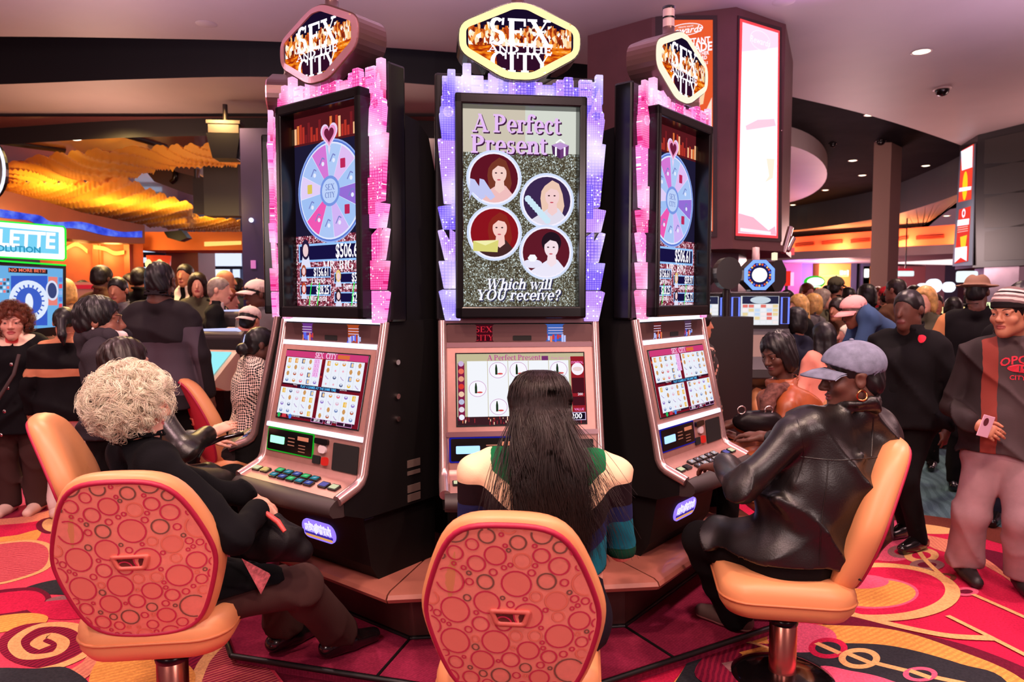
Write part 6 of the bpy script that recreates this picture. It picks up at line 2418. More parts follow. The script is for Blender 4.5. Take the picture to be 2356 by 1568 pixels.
side_pt = hc + (np.stack([tx, ty, np.full(n, -.0)], 1) * s) @ R.T
crown = hc + (part_pt * s) @ R.T
for i in range(k):
	u = t[i]
	if u < .3:
		v = u / .3
		q = crown * (1 - v) + side_pt * v
		bul = math.sin(v * PI) * .040 + .008
		o_ = (q - hc)
		o_ /= np.linalg.norm(o_, axis=1, keepdims=True)
		paths[:, i] = q + o_ * bul * s
	else:
		v = (u - .3) / .7
		x = side_pt[:, 0] * (1 - v) + endx * v + .008 * np.sin(6 * v + a * 3)
		y = side_pt[:, 1] * (1 - v) ** 2 + (2.215 - .01 * np.cos(a * 7)) * (1 - (1 - v) ** 2)
		y = np.minimum(y, 2.25 + (1 - v) * .12)
		z = side_pt[:, 2] * (1 - v) + endz * v
		paths[:, i] = np.stack([x, y, z], 1)
sv, sq = strands(paths, rng.uniform(.0009, .0019, n), .3)
part('loose_locks', (sv, sq), H_DKBR, p['root'])

# 3. person in black leather jacket and denim cap
f = unit((-.35, .94, 0))
J = pose_sit(1.14, 2.9, f, .50, 1.74, 1.30)
J.update(head=at(1958, 868, 2.84), nek=at(1968, 940, 2.87), sll=at(1822, 1000, 2.76), slr=at(2028, 1000, 2.96), che=at(1918, 1110, 2.86), pel=at(1872, 1262, 2.90), ell=at(1712, 1125, 2.72), wrl=at(1672, 1075, 2.98),
         elr=np.array((1.56, 3.12, .92)), wrr=np.array((1.22, 3.36, .93)), hpl=at(1800, 1275, 2.86), hpr=at(1880, 1275, 3.0), knl=at(1612, 1240, 3.18), knr=at(1730, 1240, 3.42), anl=at(1690, 1420, 3.24), anr=at(1790, 1450, 3.38))
J['anl'][2], J['anr'][2] = .14, .12
J['hdl'], J['hdr'] = unit((-.5, .85, -.15)), unit((-.7, .7, 0))
J['ftl'], J['ftr'] = unit((-.6, .55, 0)), unit((-.3, .9, 0))
DEN = mat('washed_denim', (122, 126, 150), .9, bump=.6, bscale=500, bdist=.002, var=.25, vscale=30)
SNEAK = mat('grey_sneaker', (92, 70, 66), .7)
SOLE = mat('white_rubber_sole', (206, 176, 164), .6)

def jfold(S):
	S.ell(at(1895, 1130, 2.87), (.275, .16, .32), None, .08)
	S.ell(at(1808, 1268, 2.92), (.26, .19, .13), None, .06)
	for px in ([(1980, 1050), (1900, 1090), (1830, 1110)], [(1790, 1150), (1840, 1205), (1870, 1230)], [(1990, 1110), (1930, 1150), (1880, 1160)], [(1960, 1200), (1920, 1215), (1870, 1215)], [(1940, 1255), (1890, 1258)]):
		for q in range(len(px) - 1):
			S.cone(at(*px[q], 2.735), at(*px[q + 1], 2.735), .024, .018, .035)

p = person('person in black leather jacket and denim cap sitting on the side-on cream chair', J, (-.98, .18), SK_DARK, pitch=-.10, fem=False,
           top=dict(m=LEATHER, e=.020, hem=.54, skirt=True, collar=.055, amp=.012, freq=21, seed=2.2, h=.008, es=.014, flare=.06, belly=.9, aniso=(1, 1, .8)), extra=jfold,
           pants=dict(m=C_DARK, wide=.02), shoes=dict(m=SNEAK, sole=SOLE, z=.06), hair=('crop', H_BLACK), hat=('cap', DEN), curl=.5, hn=dict(l=(0, 0, 1), r=(0, 0, 1)), hs=1.06)
mb = MB()
c = p['W'](-.083, -.012, -.045) - p['base']
mb.tube([Vector(c) + Vector((.020 * math.cos(t_) * .95, .004 * math.sin(t_ * 2), .020 * math.sin(t_) - .012)) for t_ in [2 * PI * i / 18 for i in range(18)]], .0042, 8, closed=True)
mb.build('hoop_earring', mat('gold', (240, 170, 110), .2, 1.0), p['root'])

def seams(root, target, lines, m, r=.0028):
	b = np.array(root.location)
	tree = BVHTree.FromPolygons([tuple(np.array(v.co) + b) for v in target.data.vertices], [tuple(p_.vertices) for p_ in target.data.polygons])
	mb = MB()
	for ln in lines:
		P_ = []
		for x_, y_ in smooth_curve(ln, 6, False):
			hit = tree.ray_cast(Vector((0, 0, EYE)), Vector(ray(x_, y_)).normalized(), 9)
			if hit[0] is not None:
				P_.append(tuple(np.array(hit[0]) - b))
		if len(P_) > 2:
			mb.tube(P_, r, 6)
	mb.build('seam', m, root)

seams(p['root'], [c_ for c_ in p['root'].children if c_.name.startswith('jacket')][0], [[(1842, 1050), (1920, 1058), (1990, 1054), (2050, 1048)], [(1905, 1056), (1902, 1110), (1890, 1200), (1885, 1310)], [(1835, 965), (1850, 1040), (1830, 1110)], [(2010, 960), (2005, 1050)]], LEATHER)

# 4. woman in brown leather jacket
f = unit((-.93, -.18, 0))
J = pose_sit(1.62, 4.18, f, .52, 1.64, 1.12)
J.update(head=at(1788, 812, 4.12), nek=at(1806, 892, 4.16), wrr=at(1712, 965, 4.2), elr=at(1790, 985, 4.42), wrl=at(1700, 972, 3.98), ell=at(1800, 985, 3.96), slr=at(1800, 925, 4.36), sll=at(1812, 935, 3.98))
J['hdl'], J['hdr'] = unit((-.9, .15, -.25)), unit((-.9, .1, -.2))
p = person('woman in brown leather jacket looking down at her slot machine', J, (-.86, -.50), SK_DARK, pitch=-.32, top=dict(m=LEATHER2, e=.016, hem=.56, amp=.009, freq=18, seed=4, es=.013, collar=.05, cuff=True, skirt=True),
           pants=dict(m=C_DARK), shoes=dict(m=SHOE_BLK), hair=('bob', H_BLACK), brow=H_BLACK, curl=.5, hn=dict(l=(0, 0, 1), r=(0, 0, 1)))
mb = MB()
n0 = at(1776, 905, 4.08)
S = SDF()
S.chain([at(1806, 890, 4.06), at(1782, 900, 4.0), at(1765, 925, 3.98), at(1752, 965, 3.98)], [.035, .04, .04, .025], .02)
S.chain([at(1812, 895, 4.28), at(1775, 905, 4.18), at(1764, 930, 4.02)], [.03, .035, .03], .02)
V, Q = S.mesh(.009, noise=folds(.005, 60))
part('scarf', (V, Q), cloth('patterned_scarf', (112, 72, 66), .9, var=.5, vscale=40), p['root'])
mb = MB()
mb.ell(p['W'](.083, -.02, -.036) - p['base'], (.007,) * 3, 10)
mb.ell(p['W'](-.083, -.02, -.036) - p['base'], (.007,) * 3, 10)
eo = mb.build('pearl_earring', mat('pearl', (240, 220, 210), .2), p['root'])
S = SDF()
q = at(1745, 950, 3.92)
S.ell(q + np.array((0, 0, -.05)), (.14, .07, .07))
V, Q = S.mesh(.009, noise=folds(.004, 40))
o = mesh_obj('handbag', V - q, Q, cloth('shiny_black_bag', (24, 18, 20), .25), None, tuple(q), smooth=True)
tag(o, 'shiny black handbag in the lap of the woman in brown leather', 'handbag')
for i, dx in enumerate((-.10, .05)):
	mb = MB()
	mb.tube([(dx + .022 * math.cos(t_), -.02, .02 + .022 * math.sin(t_)) for t_ in [2 * PI * i_ / 14 for i_ in range(14)]], .005, 6, closed=True)
	mb.build('buckle_ring', mat('chrome', (220, 200, 195), .2, 1.0), o)

# 5. man in striped knit hat and open jacket walking in from the right
f = unit((-.42, -.91, 0))
J = pose_stand(2.74, 3.93, f, 1.72, 1.10)
J.update(head=at(2322, 722, 3.86), nek=at(2330, 775, 3.92), slr=at(2232, 824, 4.02), elr=at(2186, 935, 4.08), wrr=at(2232, 968, 3.82), sll=at(2442, 832, 3.82), ell=at(2490, 960, 3.75), wrl=at(2480, 1090, 3.65),
         knr=at(2232, 1185, 3.92), anr=at(2218, 1316, 4.0), knl=at(2352, 1200, 3.72), anl=at(2352, 1366, 3.80), hpr=at(2272, 1040, 3.95), hpl=at(2348, 1040, 3.88))
J['anr'][2] = J['anl'][2] = .10
J['hdr'] = unit((.55, -.55, -.35))
J['ftr'], J['ftl'] = unit((-.2, -.98, 0)), unit((-.3, -.95, 0))
JK, HOOD, RUST = cloth('brown_black_jacket', (46, 36, 38), .7), cloth('charcoal_hoodie', (78, 64, 66), .95), cloth('rust_lining', (142, 62, 54), .8)
JEANS = cloth('faded_jeans', (158, 122, 128), .95, var=.2, vscale=7)

def open_jacket(c):
	d = c - np.array((2.74, 3.93, 0))
	a = d @ J['r']
	fw = d @ J['f']
	mid = (fw > .045) & (c[:, 2] < 1.52)
	out = np.zeros(len(c), int)
	out[mid & (np.abs(a + .02) < .165)] = 2
	out[mid & (np.abs(a + .05) < .125)] = 1
	return out

p = person('man in striped knit hat and open jacket walking with a card in his hand', J, (-.88, -.48), SK_TAN, fem=False, pitch=-.03,
           top=dict(m=[JK, HOOD, RUST], e=.018, hem=.74, h=.0075, amp=.008, freq=24, seed=7, es=.016, cuff=True, pick=open_jacket, flare=.016, collar=.03),
           pants=dict(m=JEANS, wide=.035), shoes=dict(m=mat('black_sneaker', (34, 28, 30), .5), z=0.0), hair=('crop', H_BLACK), hat=('beanie', [cloth('knit_hat_black', (34, 28, 30)), cloth('knit_hat_grey', (120, 96, 96)), cloth('knit_hat_white', (236, 200, 196))]), brow=H_BLACK, curl=.55,
           hands='both', hn=dict(r=(-.55, -.6, .45)))
jk = [c_ for c_ in p['root'].children if c_.name.startswith('jacket')][0]
PRT = [cloth('red_print', (226, 60, 78), .8), HOOD]
Uv, Dv = (-J['r'][0], -J['r'][1], 0), (-J['f'][0], -J['f'][1], 0)
c0 = np.array((2.74, 3.93, 0)) + J['f'] * .3 - J['r'] * .05
oval = ([(.085 * math.cos(t_), .024 * math.sin(t_)) for t_ in [2 * PI * i / 24 for i in range(24)]], [tuple(range(24))])
put_text(p['root'], jk, [('OPOSTA', c0 + np.array((0, 0, at(2310, 832, 3.7)[2])), Uv, (0, 0, 1), Dv, .062, 0, .0012, 1.5),
                         (oval, c0 + np.array((0, 0, at(2310, 851, 3.7)[2] - .003)), Uv, (0, 0, 1), Dv, 1, 0, 0, 0),
                         ('CITY TEA', c0 + np.array((0, 0, at(2310, 875, 3.7)[2])), Uv, (0, 0, 1), Dv, .034, 0, .0006, 0)], PRT)
put_text(p['root'], jk, [('1997', c0 + J['f'] * .0 + np.array((0, 0, at(2310, 851, 3.7)[2] - .003)), Uv, (0, 0, 1), np.array(Dv) * 1.0, .044, 1, .0008, 0)], PRT, 'chest_number').location = tuple(J['f'] * .03)
mb = MB()
q = at(2268, 980, 3.70)
mb.box((0, 0, 0), (.085, .004, .115))
o = mb.build('player_card', mat('white_card', (250, 200, 226), .4), None, tuple(q), .35, bevel=.003)
o.rotation_euler = (0.15, .25, .35)
tag(o, 'white and pink card held by the man in the striped knit hat', 'card')
mb = MB()
mb.prism([(-.012 + .018 * math.cos(t_), .022 + .022 * math.sin(t_)) for t_ in [2 * PI * i / 16 for i in range(16)]], -.0028, -.0022, 'y')
mb.build('printed_portrait', mat('card_print', (110, 50, 60), .5), o)

# 6. woman with short auburn hair, standing at the left edge
J = pose_stand(-3.62, 5.22, (.18, -.98), 1.56, 1.18)
J.update(head=at(30, 742, 5.2))
J['wrr'], J['wrl'] = J['P'](.24, .14, 1.0), J['P'](-.26, .10, .84)
C_NAVY = cloth('black_quilted', (13, 11, 15), .8)

def trim(c):
	d = c - J['base']
	a = d @ J['r']
	out = np.zeros(len(c), int)
	top_ = (c[:, 2] > 1.24) & ((d @ J['f']) > .03) & (np.abs(a) < .15) & (np.abs(a) > (c[:, 2] - 1.24) * .1)
	out[top_ & (c[:, 2] - 1.20 > np.abs(np.abs(a) - .02) * .8)] = 1
	out[(np.abs(a) < .045) & (c[:, 2] > 1.26) & ((d @ J['f']) > .03)] = 2
	return out

p = person('woman with short auburn hair, black jacket and cream collar standing at the left edge', J, (.42, -.9), SK_PALE, pitch=-.02, top=dict(m=[C_NAVY, cloth('cream_collar', (252, 216, 190)), cloth('coral_scarf', (232, 84, 84))], e=.018, hem=.60, amp=.006, freq=22, collar=.05, es=.014, pick=trim),
           pants=dict(m=C_TROUS, wide=.03), shoes=dict(m=mat('white_sneaker', (226, 190, 176), .5)), hair=('short', H_BROWN, 'plain'), brow=H_BROWN, curl=.5, hs=1.12)
curls(p['root'], p['hc'], p['R'], p['s'], (0, -.02, .035), (.110, .134, .122), 260, H_BROWN, 4)
for i in range(4):
	mb = MB()
	mb.ell((0, 0, 0), (.013, .006, .013), 12)
	b_ = mb.build('coat_button', mat('chrome', (220, 200, 195), .2, 1.0), p['root'])
	b_.location = tuple(at(26 - 8 * i, 838 + 54 * i, 4.98 + .01 * i) - p['base'])
mb = MB()
mb.tube([tuple(at(44, 815, 4.99) - p['base']), tuple(at(32, 860, 4.93) - p['base']), tuple(at(4, 905, 4.93) - p['base']), tuple(at(-30, 960, 4.95) - p['base'])], .012, 6)
mb.build('bag_strap', cloth('grey_strap', (80, 66, 66)), p['root'])

# 7. woman in grey hooded fleece, standing in profile
J = pose_stand(-2.22, 3.98, (.96, .12), 1.62, 1.10)
J.update(head=at(232, 738, 3.98))
J['elr'], J['wrr'] = J['P'](.23, .02, 1.10), J['P'](.18, .22, .98)
FLE = cloth('grey_fleece', (52, 46, 52), 1.0, .8, 220)
p = person('woman in dark grey hooded fleece standing in profile, looking right', J, (.90, .30), SK_BROWN, top=dict(m=FLE, e=.020, hem=.82, amp=.007, freq=20, seed=3, es=.018, cuff=True),
           pants=dict(m=C_DARK), shoes=dict(m=SHOE_BLK), hair=('short', H_BLACK), brow=H_BLACK, curl=.5, hs=1.14)
S = SDF()
n0 = J['nek']
S.chain([n0 + J['r'] * .10 + J['f'] * .04, n0 - J['f'] * .10 + np.array((0, 0, .01)), n0 - J['r'] * .10 + J['f'] * .04], [.045, .065, .045], .03)
S.cone(n0 - J['f'] * .13 - np.array((0, 0, .02)), n0 - J['f'] * .12 - np.array((0, 0, .1)), .055, .04, .03)
part('hood', S.mesh(.01, noise=folds(.004, 40)), FLE, p['root'])
S = SDF()
S.chain([n0 + J['r'] * .07 + J['f'] * .02 + np.array((0, 0, .03)), n0 + J['f'] * .07, n0 - J['r'] * .06 + J['f'] * .02 + np.array((0, 0, .03))], [.02, .024, .02], .02)
part('shirt_collar', S.mesh(.008), cloth('white_shirt', (240, 214, 210)), p['root'])
mb = MB()
mb.ell(p['W'](.083, -.02, -.036) - p['base'], (.007,) * 3, 10)
mb.build('pearl_earring', mat('pearl', (240, 220, 210), .2), p['root'])

# 8. big man seen from behind in two-tone jacket
J = pose_stand(-2.37, 4.85, (.05, 1.0), 1.84, 1.12)
J.update(head=at(370, 648, 4.85))
JT = [cloth('slate_jacket', (78, 66, 76), .75), cloth('black_yoke', (34, 28, 32), .75)]

def yoke(c):
	d = c - J['base']
	a = np.abs(d @ J['r'])
	return ((c[:, 2] > 1.29 - .0 * a) & (c[:, 2] > 1.29 + .10 * (a > .2)) | (a > .285) | (c[:, 2] < .94)).astype(int)

p = person('tall broad man seen from behind in slate and black jacket', J, (-.1, 1.0), SK_DARK, fem=False, top=dict(m=JT, e=.018, hem=.86, amp=.007, freq=16, es=.014, pick=yoke, collar=.05, seed=5),
           pants=dict(m=C_DARK, wide=.03), shoes=dict(m=SHOE_BLK), hair=('crop', H_BLACK), hat=None, curl=.5, hs=1.05)

# 9. hidden person reaching to the edge-on machine
f = unit((.80, .60, 0))
J = pose_sit(-1.74, 3.42, f, .50, 1.66, 1.12)
J.update(head=at(292, 838, 3.40), elr=at(425, 1035, 3.12), wrr=at(478, 1000, 3.34), wrl=at(470, 1010, 3.75))
J['hdr'] = unit(at(560, 962, 3.5) - J['wrr'])
J['hdl'] = unit((.8, .6, -.2))
p = person('dark-haired person in black leather, hidden behind the white-haired woman, reaching to the edge-on machine', J, (.82, .57), SK_PALE, top=dict(m=LEATHER, e=.016, hem=.56, amp=.008, freq=22, es=.014, cuff=True, skirt=True),
           pants=dict(m=C_DARK), shoes=dict(m=SHOE_BLK, z=0), hair=('bob', H_DKBR), curl=.22, hn=dict(r=(.1, -.5, .85), l=(0, 0, 1)))
# cord of the player card that hangs from the reader
mb = MB()
mb.tube([at(560, 996, 3.42), at(510, 1008, 3.40), at(470, 1025, 3.36), at(455, 1050, 3.32)], .011, 8)
o = mb.build('bag_handle', mat('black_gloss_base', (16, 10, 12), .12, coat=.6))
tag(o, 'black curved handle lying across the deck of the edge-on machine', 'handle')

# ---------------------------------------------------------------- ceiling fittings
LENS = glow('downlight_lens', (255, 240, 205), 4.0)
M_TRIMR = mat('white_trim_ring', (200, 176, 168), .4)

def ceiling_light(px, py, z, label, r=.085):
	p = atz(px, py, z)
	t = empty('ceiling_light', tuple(p), 0, label, 'ceiling light', 'recessed ceiling lights')
	mb = MB()
	mb.lathe([(r, -.001), (r + .016, -.008), (r + .02, -.001)], 20)
	mb.build('trim_ring', M_TRIMR, t)
	mb = MB()
	mb.lathe([(r, -.002), (r * .6, -.012), (.001, -.014)], 20)
	mb.build('lens', LENS, t)

for px, py, z, lb in ((175, 125, 4.75, 'round downlight in the dark ceiling band above the golden drape, at left'), (172, 320, 3.95, 'round downlight in the red lacquer ceiling, left of the seam'),
                      (447, 308, 3.95, 'round downlight beside the hanging black loudspeaker'), (2120, 119, 4.2, 'large round downlight in the pink ceiling at upper right'),
                      (2002, 264, 4.75, 'downlight touching the edge of the pink ceiling'), (1962, 369, 4.75, 'downlight nearest the hanging pink disc in the dark ceiling'),
                      (2130, 381, 4.75, 'downlight nearest the black kiosk in the dark ceiling'), (1984, 403, 4.75, 'dark-ceiling downlight just below the one by the pink disc'),
                      (2088, 420, 4.75, 'dark-ceiling downlight up and right of the beige square column'), (1899, 437, 4.75, 'dark-ceiling downlight below the right tip of the pink disc'),
                      (2000, 460, 4.75, 'dark-ceiling downlight touching the top of the beige square column'), (1824, 471, 4.75, 'dark-ceiling downlight under the pink disc, by the lit column'),
                      (1850, 488, 4.75, 'lowest downlight of the dark ceiling, above the teal band'), (2178, 496, 3.9, 'downlight in the far pink ceiling, beside the black kiosk')):
	ceiling_light(px, py, z, lb)

def dome(px, py, z, label, r=.07, m=None):
	p = atz(px, py, z)
	t = empty('dome_camera', tuple(p), 0, label, 'security camera')
	mb = MB()
	mb.lathe([(r * 1.15, 0), (r * 1.15, -.015), (r, -.02), (.001, -.02)], 20)
	mb.build('housing', M_TRIMR if m is None else M_GLOSS, t)
	mb = MB()
	mb.ell((0, 0, -.02), (r * .92, r * .92, r * .9), 18)
	mb.build('dome_cover', M_GLOSS, t)

dome(2168, 203, 4.2, 'black dome camera under the pink ceiling at upper right', .09)
dome(1916, 330, 4.75, 'small dome camera in the dark ceiling, left of its neighbour', .07, 1)
dome(2027, 323, 4.75, 'small dome camera in the dark ceiling, near its centre', .09, 1)
for px, py, lb in ((475, 55, 'flush white disc in the ceiling above the left machine'), (1803, 4, 'flush disc in the magenta-lit ceiling above the lit column')):
	p = atz(px, py, 4.2)
	mb = MB()
	mb.lathe([(.001, -.012), (.08, -.01), (.1, -.001)], 20)
	tag(mb.build('ceiling_disc_cover', M_CEIL, None, tuple(p)), lb, 'cover plate')

# ---------------------------------------------------------------- pieces of plane geometry
def vplane(px, py, P0, P1):
	"""where the sight line through a pixel meets the upright plane through P0 and P1"""
	d = ray(px, py)
	e = np.array((P1[0] - P0[0], P1[1] - P0[1]))
	n = np.array((-e[1], e[0]))
	t = (n @ np.array(P0[:2])) / (n @ d[:2])
	return np.array((0, 0, EYE)) + d * t

def slab(mb, pts, back, m=0):
	"""thicken an outline of points away from the viewer by the vector back"""
	pts = [np.array(p) for p in pts]
	n = len(pts)
	v = pts + [p + np.array(back) for p in pts]
	mb.add(v, [tuple(range(n)), tuple(range(n, 2 * n))[::-1]] + [(i, n + i, n + (i + 1) % n, (i + 1) % n) for i in range(n)], m)

# ---------------------------------------------------------------- the lit eight-sided column
M_COL = mat('plum_brown_column', (104, 62, 66), .45, .2, var=.1, vscale=5)
M_COLP = mat('dark_column_panel', (58, 36, 40), .4)
ct = [atz(1352, 82, H_CEIL), atz(1500, 40, H_CEIL), atz(1694, 16, H_CEIL), atz(1808, 56, H_CEIL)]
cxy = [p[:2] for p in ct]
mid_ = (cxy[0] + cxy[3]) / 2 + np.array((.25, .55))
ring_ = cxy + [2 * mid_ - c_ for c_ in cxy]
root = empty('display_column', (mid_[0], mid_[1], 2.09), 0, 'plum-brown eight-sided column with two tall lit poster panels', 'column')
o0 = np.array((mid_[0], mid_[1], 2.09))
mb = MB()
mb.prism([tuple(c_ - mid_) for c_ in ring_], .0, 2.11, 'z')
mb.prism([tuple((c_ - mid_) * 1.03) for c_ in ring_], -.06, .0, 'z')
mb.build('column_shell', M_COL, root)
inner = [tuple((c_ - mid_) * .55) for c_ in ring_]
mb = MB()
mb.prism(inner, -2.089, -.06, 'z')
mb.build('column_base', mat('brushed_steel_cladding', (130, 110, 120), .3, .8, var=.15, vscale=4), root)

def face_panel(i, pxs, m, name, depth=.012):
	A, B = np.array((*cxy[i], 0)), np.array((*cxy[i + 1], 0))
	e = unit(B - A)
	nrm = np.array((e[1], -e[0], 0))
	if nrm @ (np.array((*mid_, 0)) - A) > 0:
		nrm = -nrm
	pts = [vplane(x, y, A, B) + nrm * depth - o0 for x, y in pxs]
	mb = MB()
	slab(mb, pts, -nrm * (depth - .001))
	return mb.build(name, m, root), e, nrm, (lambda x, y: vplane(x, y, A, B) + nrm * (depth + .001) - o0)

face_panel(1, [(1508, 36), (1650, 36), (1650, 545), (1508, 545)], M_COLP, 'poster_frame', .008)
P1_, e1, n1, f1 = face_panel(1, [(1536, 47), (1640, 47), (1640, 532), (1536, 532)], glow('poster_orange', (236, 92, 48), 1.0), 'lit_poster', .014)
face_panel(2, [(1697, 36), (1797, 64), (1797, 556), (1690, 550)], M_COLP, 'poster_frame', .008)
P2_, e2, n2, f2 = face_panel(2, [(1701, 44), (1791, 72), (1787, 548), (1691, 542)], glow('poster_red_edge', (255, 70, 80), 1.2), 'lit_poster', .014)
Z1 = (0, 0, 1)
g = Gfx(f1(1588, 290), e1, Z1, {'w': G_WHITE})

def loc2(f, e, c, px, py):
	d = f(px, py) - f(*c)
	return d @ np.array(e), d[2]

c1_ = (1588, 290)
L1 = lambda x, y: loc2(f1, e1, c1_, x, y)
x, z = L1(1578, 69)
g.disc(x, z, .155, 'w', .055)
g.disc(x, z, .148, (240, 120, 80), .049)
g.tx('Rewards', x, z - .008, .085, 'w', .001, skew=.25)
g.tx('resorts world', x, z + .026, .024, 'w')
for t, px, py, s_, bd in (('AN INSTANT', 1588, 98, .078, .002), ('UPGRADE', 1590, 113, .108, .003), ('PRESENT ANOTHER', 1590, 127, .046, .001), ('BRANDED CARD', 1592, 137, .046, .001), ('SEE DESK FOR DETAILS', 1594, 149, .034, .0005)):
	x, z = L1(px, py)
	g.tx(t, x, z, s_, 'w', bd, sx=.78)
g.pg([L1(*q) for q in ((1592, 178), (1626, 190), (1618, 240), (1584, 250))], (255, 214, 170))
g.pg([L1(*q) for q in ((1540, 200), (1590, 190), (1604, 300), (1638, 225), (1638, 530), (1540, 530))], (255, 226, 206))
g.pg([L1(*q) for q in ((1560, 240), (1600, 225), (1612, 330), (1566, 360))], (255, 240, 236))
g.done('poster_print', P1_)
c2_ = (1745, 300)
L2_ = lambda x, y: loc2(f2, e2, c2_, x, y)
g = Gfx(f2(*c2_), e2, Z1, {'w': G_WHITE})
g.pg([L2_(*q) for q in ((1705, 52), (1787, 77), (1783, 542), (1695, 536))], glow('poster_white', (246, 238, 255), 1.35))
g.pg([L2_(*q) for q in ((1705, 52), (1787, 77), (1787, 110), (1704, 120))], glow('poster_blush', (255, 210, 232), 1.2))
x, z = L2_(1746, 94)
g.disc(x, z, .15, glow('poster_pale', (255, 226, 240), 1.2), .09)
g.disc(x, z, .14, glow('poster_blush', (255, 210, 232), 1.2), .08)
g.tx('Rewards', x, z - .01, .085, glow('poster_pale2', (255, 236, 246), 1.2), .001, skew=.25)
g.pg([L2_(*q) for q in ((1712, 290), (1740, 276), (1778, 274), (1782, 290), (1714, 300))], glow('poster_blush2', (255, 196, 214), 1.2))
g.pg([L2_(*q) for q in ((1760, 365), (1779, 366), (1775, 410), (1756, 420), (1766, 405))], glow('poster_peach', (255, 226, 206), 1.2))
g.pg([L2_(*q) for q in ((1695, 490), (1730, 500), (1765, 530), (1780, 520), (1783, 541), (1695, 535))], glow('poster_pink', (255, 176, 196), 1.2))
g.pg([L2_(*q) for q in ((1700, 524), (1770, 533), (1770, 540), (1700, 532))], glow('poster_pale2', (255, 236, 246), 1.2))
g.done('poster_print', P2_)
mb = MB()
mb.tube([tuple(f2(1795, 300) - n2 * .0), tuple(f2(1795, 300) - n2 * .0 + np.array((0, 0, -.01)))], .01, 6)
for i, (a, b) in enumerate((((1800, 520), (1788, 580)), ((1806, 545), (1796, 575)))):
	mb.tube([tuple(vplane(a[0], a[1], (*cxy[2], 0), (*cxy[3], 0)) - o0 + np.array((.12, .1, 0))), tuple(vplane(b[0], b[1], (*cxy[2], 0), (*cxy[3], 0)) - o0 + np.array((.1, .1, 0)))], .03, 8)
mb.build('chrome_bumper', mat('chrome', (220, 200, 195), .2, 1.0), root)

# ---------------------------------------------------------------- black kiosk at the right edge
ka, kb, kc = atz(2208, 336, H_CEIL), atz(2250, 310, H_CEIL), atz(2420, 268, H_CEIL)
kd = ka + kc - kb
ko = (ka + kc) / 2
ko[2] = 2.06
root = empty('display_kiosk', tuple(ko), 0, 'tall black kiosk at the right edge with narrow lit posters', 'kiosk')
K = [p[:2] - ko[:2] for p in (ka, kb, kc, kd)]
mb = MB()
mb.prism([tuple(p) for p in K], 0, 2.14, 'z')
mb.build('kiosk_shell', mat('black_kiosk', (30, 22, 24), .35), root)
mb = MB()
mb.prism([tuple(p * .5) for p in K], -2.059, 0, 'z')
mb.build('kiosk_base', mat('brushed_steel_cladding', (130, 110, 120), .3), root)
nk_ = unit(np.array((kc[1] - kb[1], -(kc[0] - kb[0]), 0)))
if nk_ @ (kb * np.array((1, 1, 0))) > 0:
	nk_ = -nk_
mb = MB()
for y0, y1 in ((322, 376), (388, 446), (456, 524), (534, 600)):
	pts = [vplane(2268, y0, kb, kc), vplane(2420, y0 - 34, kb, kc), vplane(2420, y1 - 6, kb, kc), vplane(2266, y1, kb, kc)]
	slab(mb, [p + nk_ * .02 - ko for p in pts], -nk_ * .018)
mb.build('smoked_panel', mat('smoked_glass_panel', (44, 36, 33), .4), root)
n3 = unit(np.array((kb[1] - ka[1], -(kb[0] - ka[0]), 0)))
if n3 @ (ka * np.array((1, 1, 0))) > 0:
	n3 = -n3
e3 = unit((kb - ka) * np.array((1, 1, 0)))
fk = lambda x, y: vplane(x, y, ka, kb) + n3 * .02 - ko
mb = MB()
slab(mb, [fk(*q) for q in ((2212, 348), (2247, 330), (2240, 610), (2194, 612))], -n3 * .015)
fr_ = mb.build('poster_frame', mat('blue_grey_frame', (96, 110, 130), .4), root)
for nm, q4, col in (('lit_poster', ((2217, 346), (2244, 331), (2238, 458), (2209, 465)), (246, 70, 50)), ('lit_poster', ((2211, 482), (2237, 474), (2231, 600), (2200, 606)), (236, 60, 50))):
	mb = MB()
	slab(mb, [fk(*q) + n3 * .01 for q in q4], -n3 * .008)
	lp = mb.build(nm, glow('kiosk_poster_%d' % col[0], col, 1.1), root)
	cc = (sum(q[0] for q in q4) / 4, sum(q[1] for q in q4) / 4)
	g = Gfx(fk(*cc) + n3 * .011, e3, Z1, {'w': glow('poster_white', (246, 238, 255), 1.35)})
	Lk = lambda x, y: loc2(fk, e3, cc, x, y)
	if cc[1] < 450:
		g.pg([Lk(*q) for q in ((2216, 348), (2243, 334), (2242, 384), (2218, 392))], 'w')
		x, z = Lk(2225, 427)
		g.disc(x, z, .13, (255, 220, 40), .24)
		g.pg([Lk(*q) for q in ((2212, 432), (2240, 428), (2239, 436), (2211, 441))], 'w')
	else:
		x, z = Lk(2222, 490)
		g.disc(x, z, .09, 'w', .075)
		g.disc(x, z, .05, (230, 70, 60), .04)
		g.pg([Lk(*q) for q in ((2208, 506), (2235, 502), (2234, 516), (2207, 520))], 'w')
		for i in range(3):
			g.pg([Lk(*q) for q in ((2208, 523 + 5 * i), (2232, 519 + 5 * i), (2232, 521 + 5 * i), (2208, 525 + 5 * i))], (255, 190, 180))
		g.pg([Lk(*q) for q in ((2214, 545), (2230, 540), (2226, 570), (2216, 575))], (255, 220, 60))
		g.pg([Lk(*q) for q in ((2202, 570), (2230, 566), (2229, 600), (2215, 592), (2201, 604))], 'w')
	g.done('poster_print', lp)

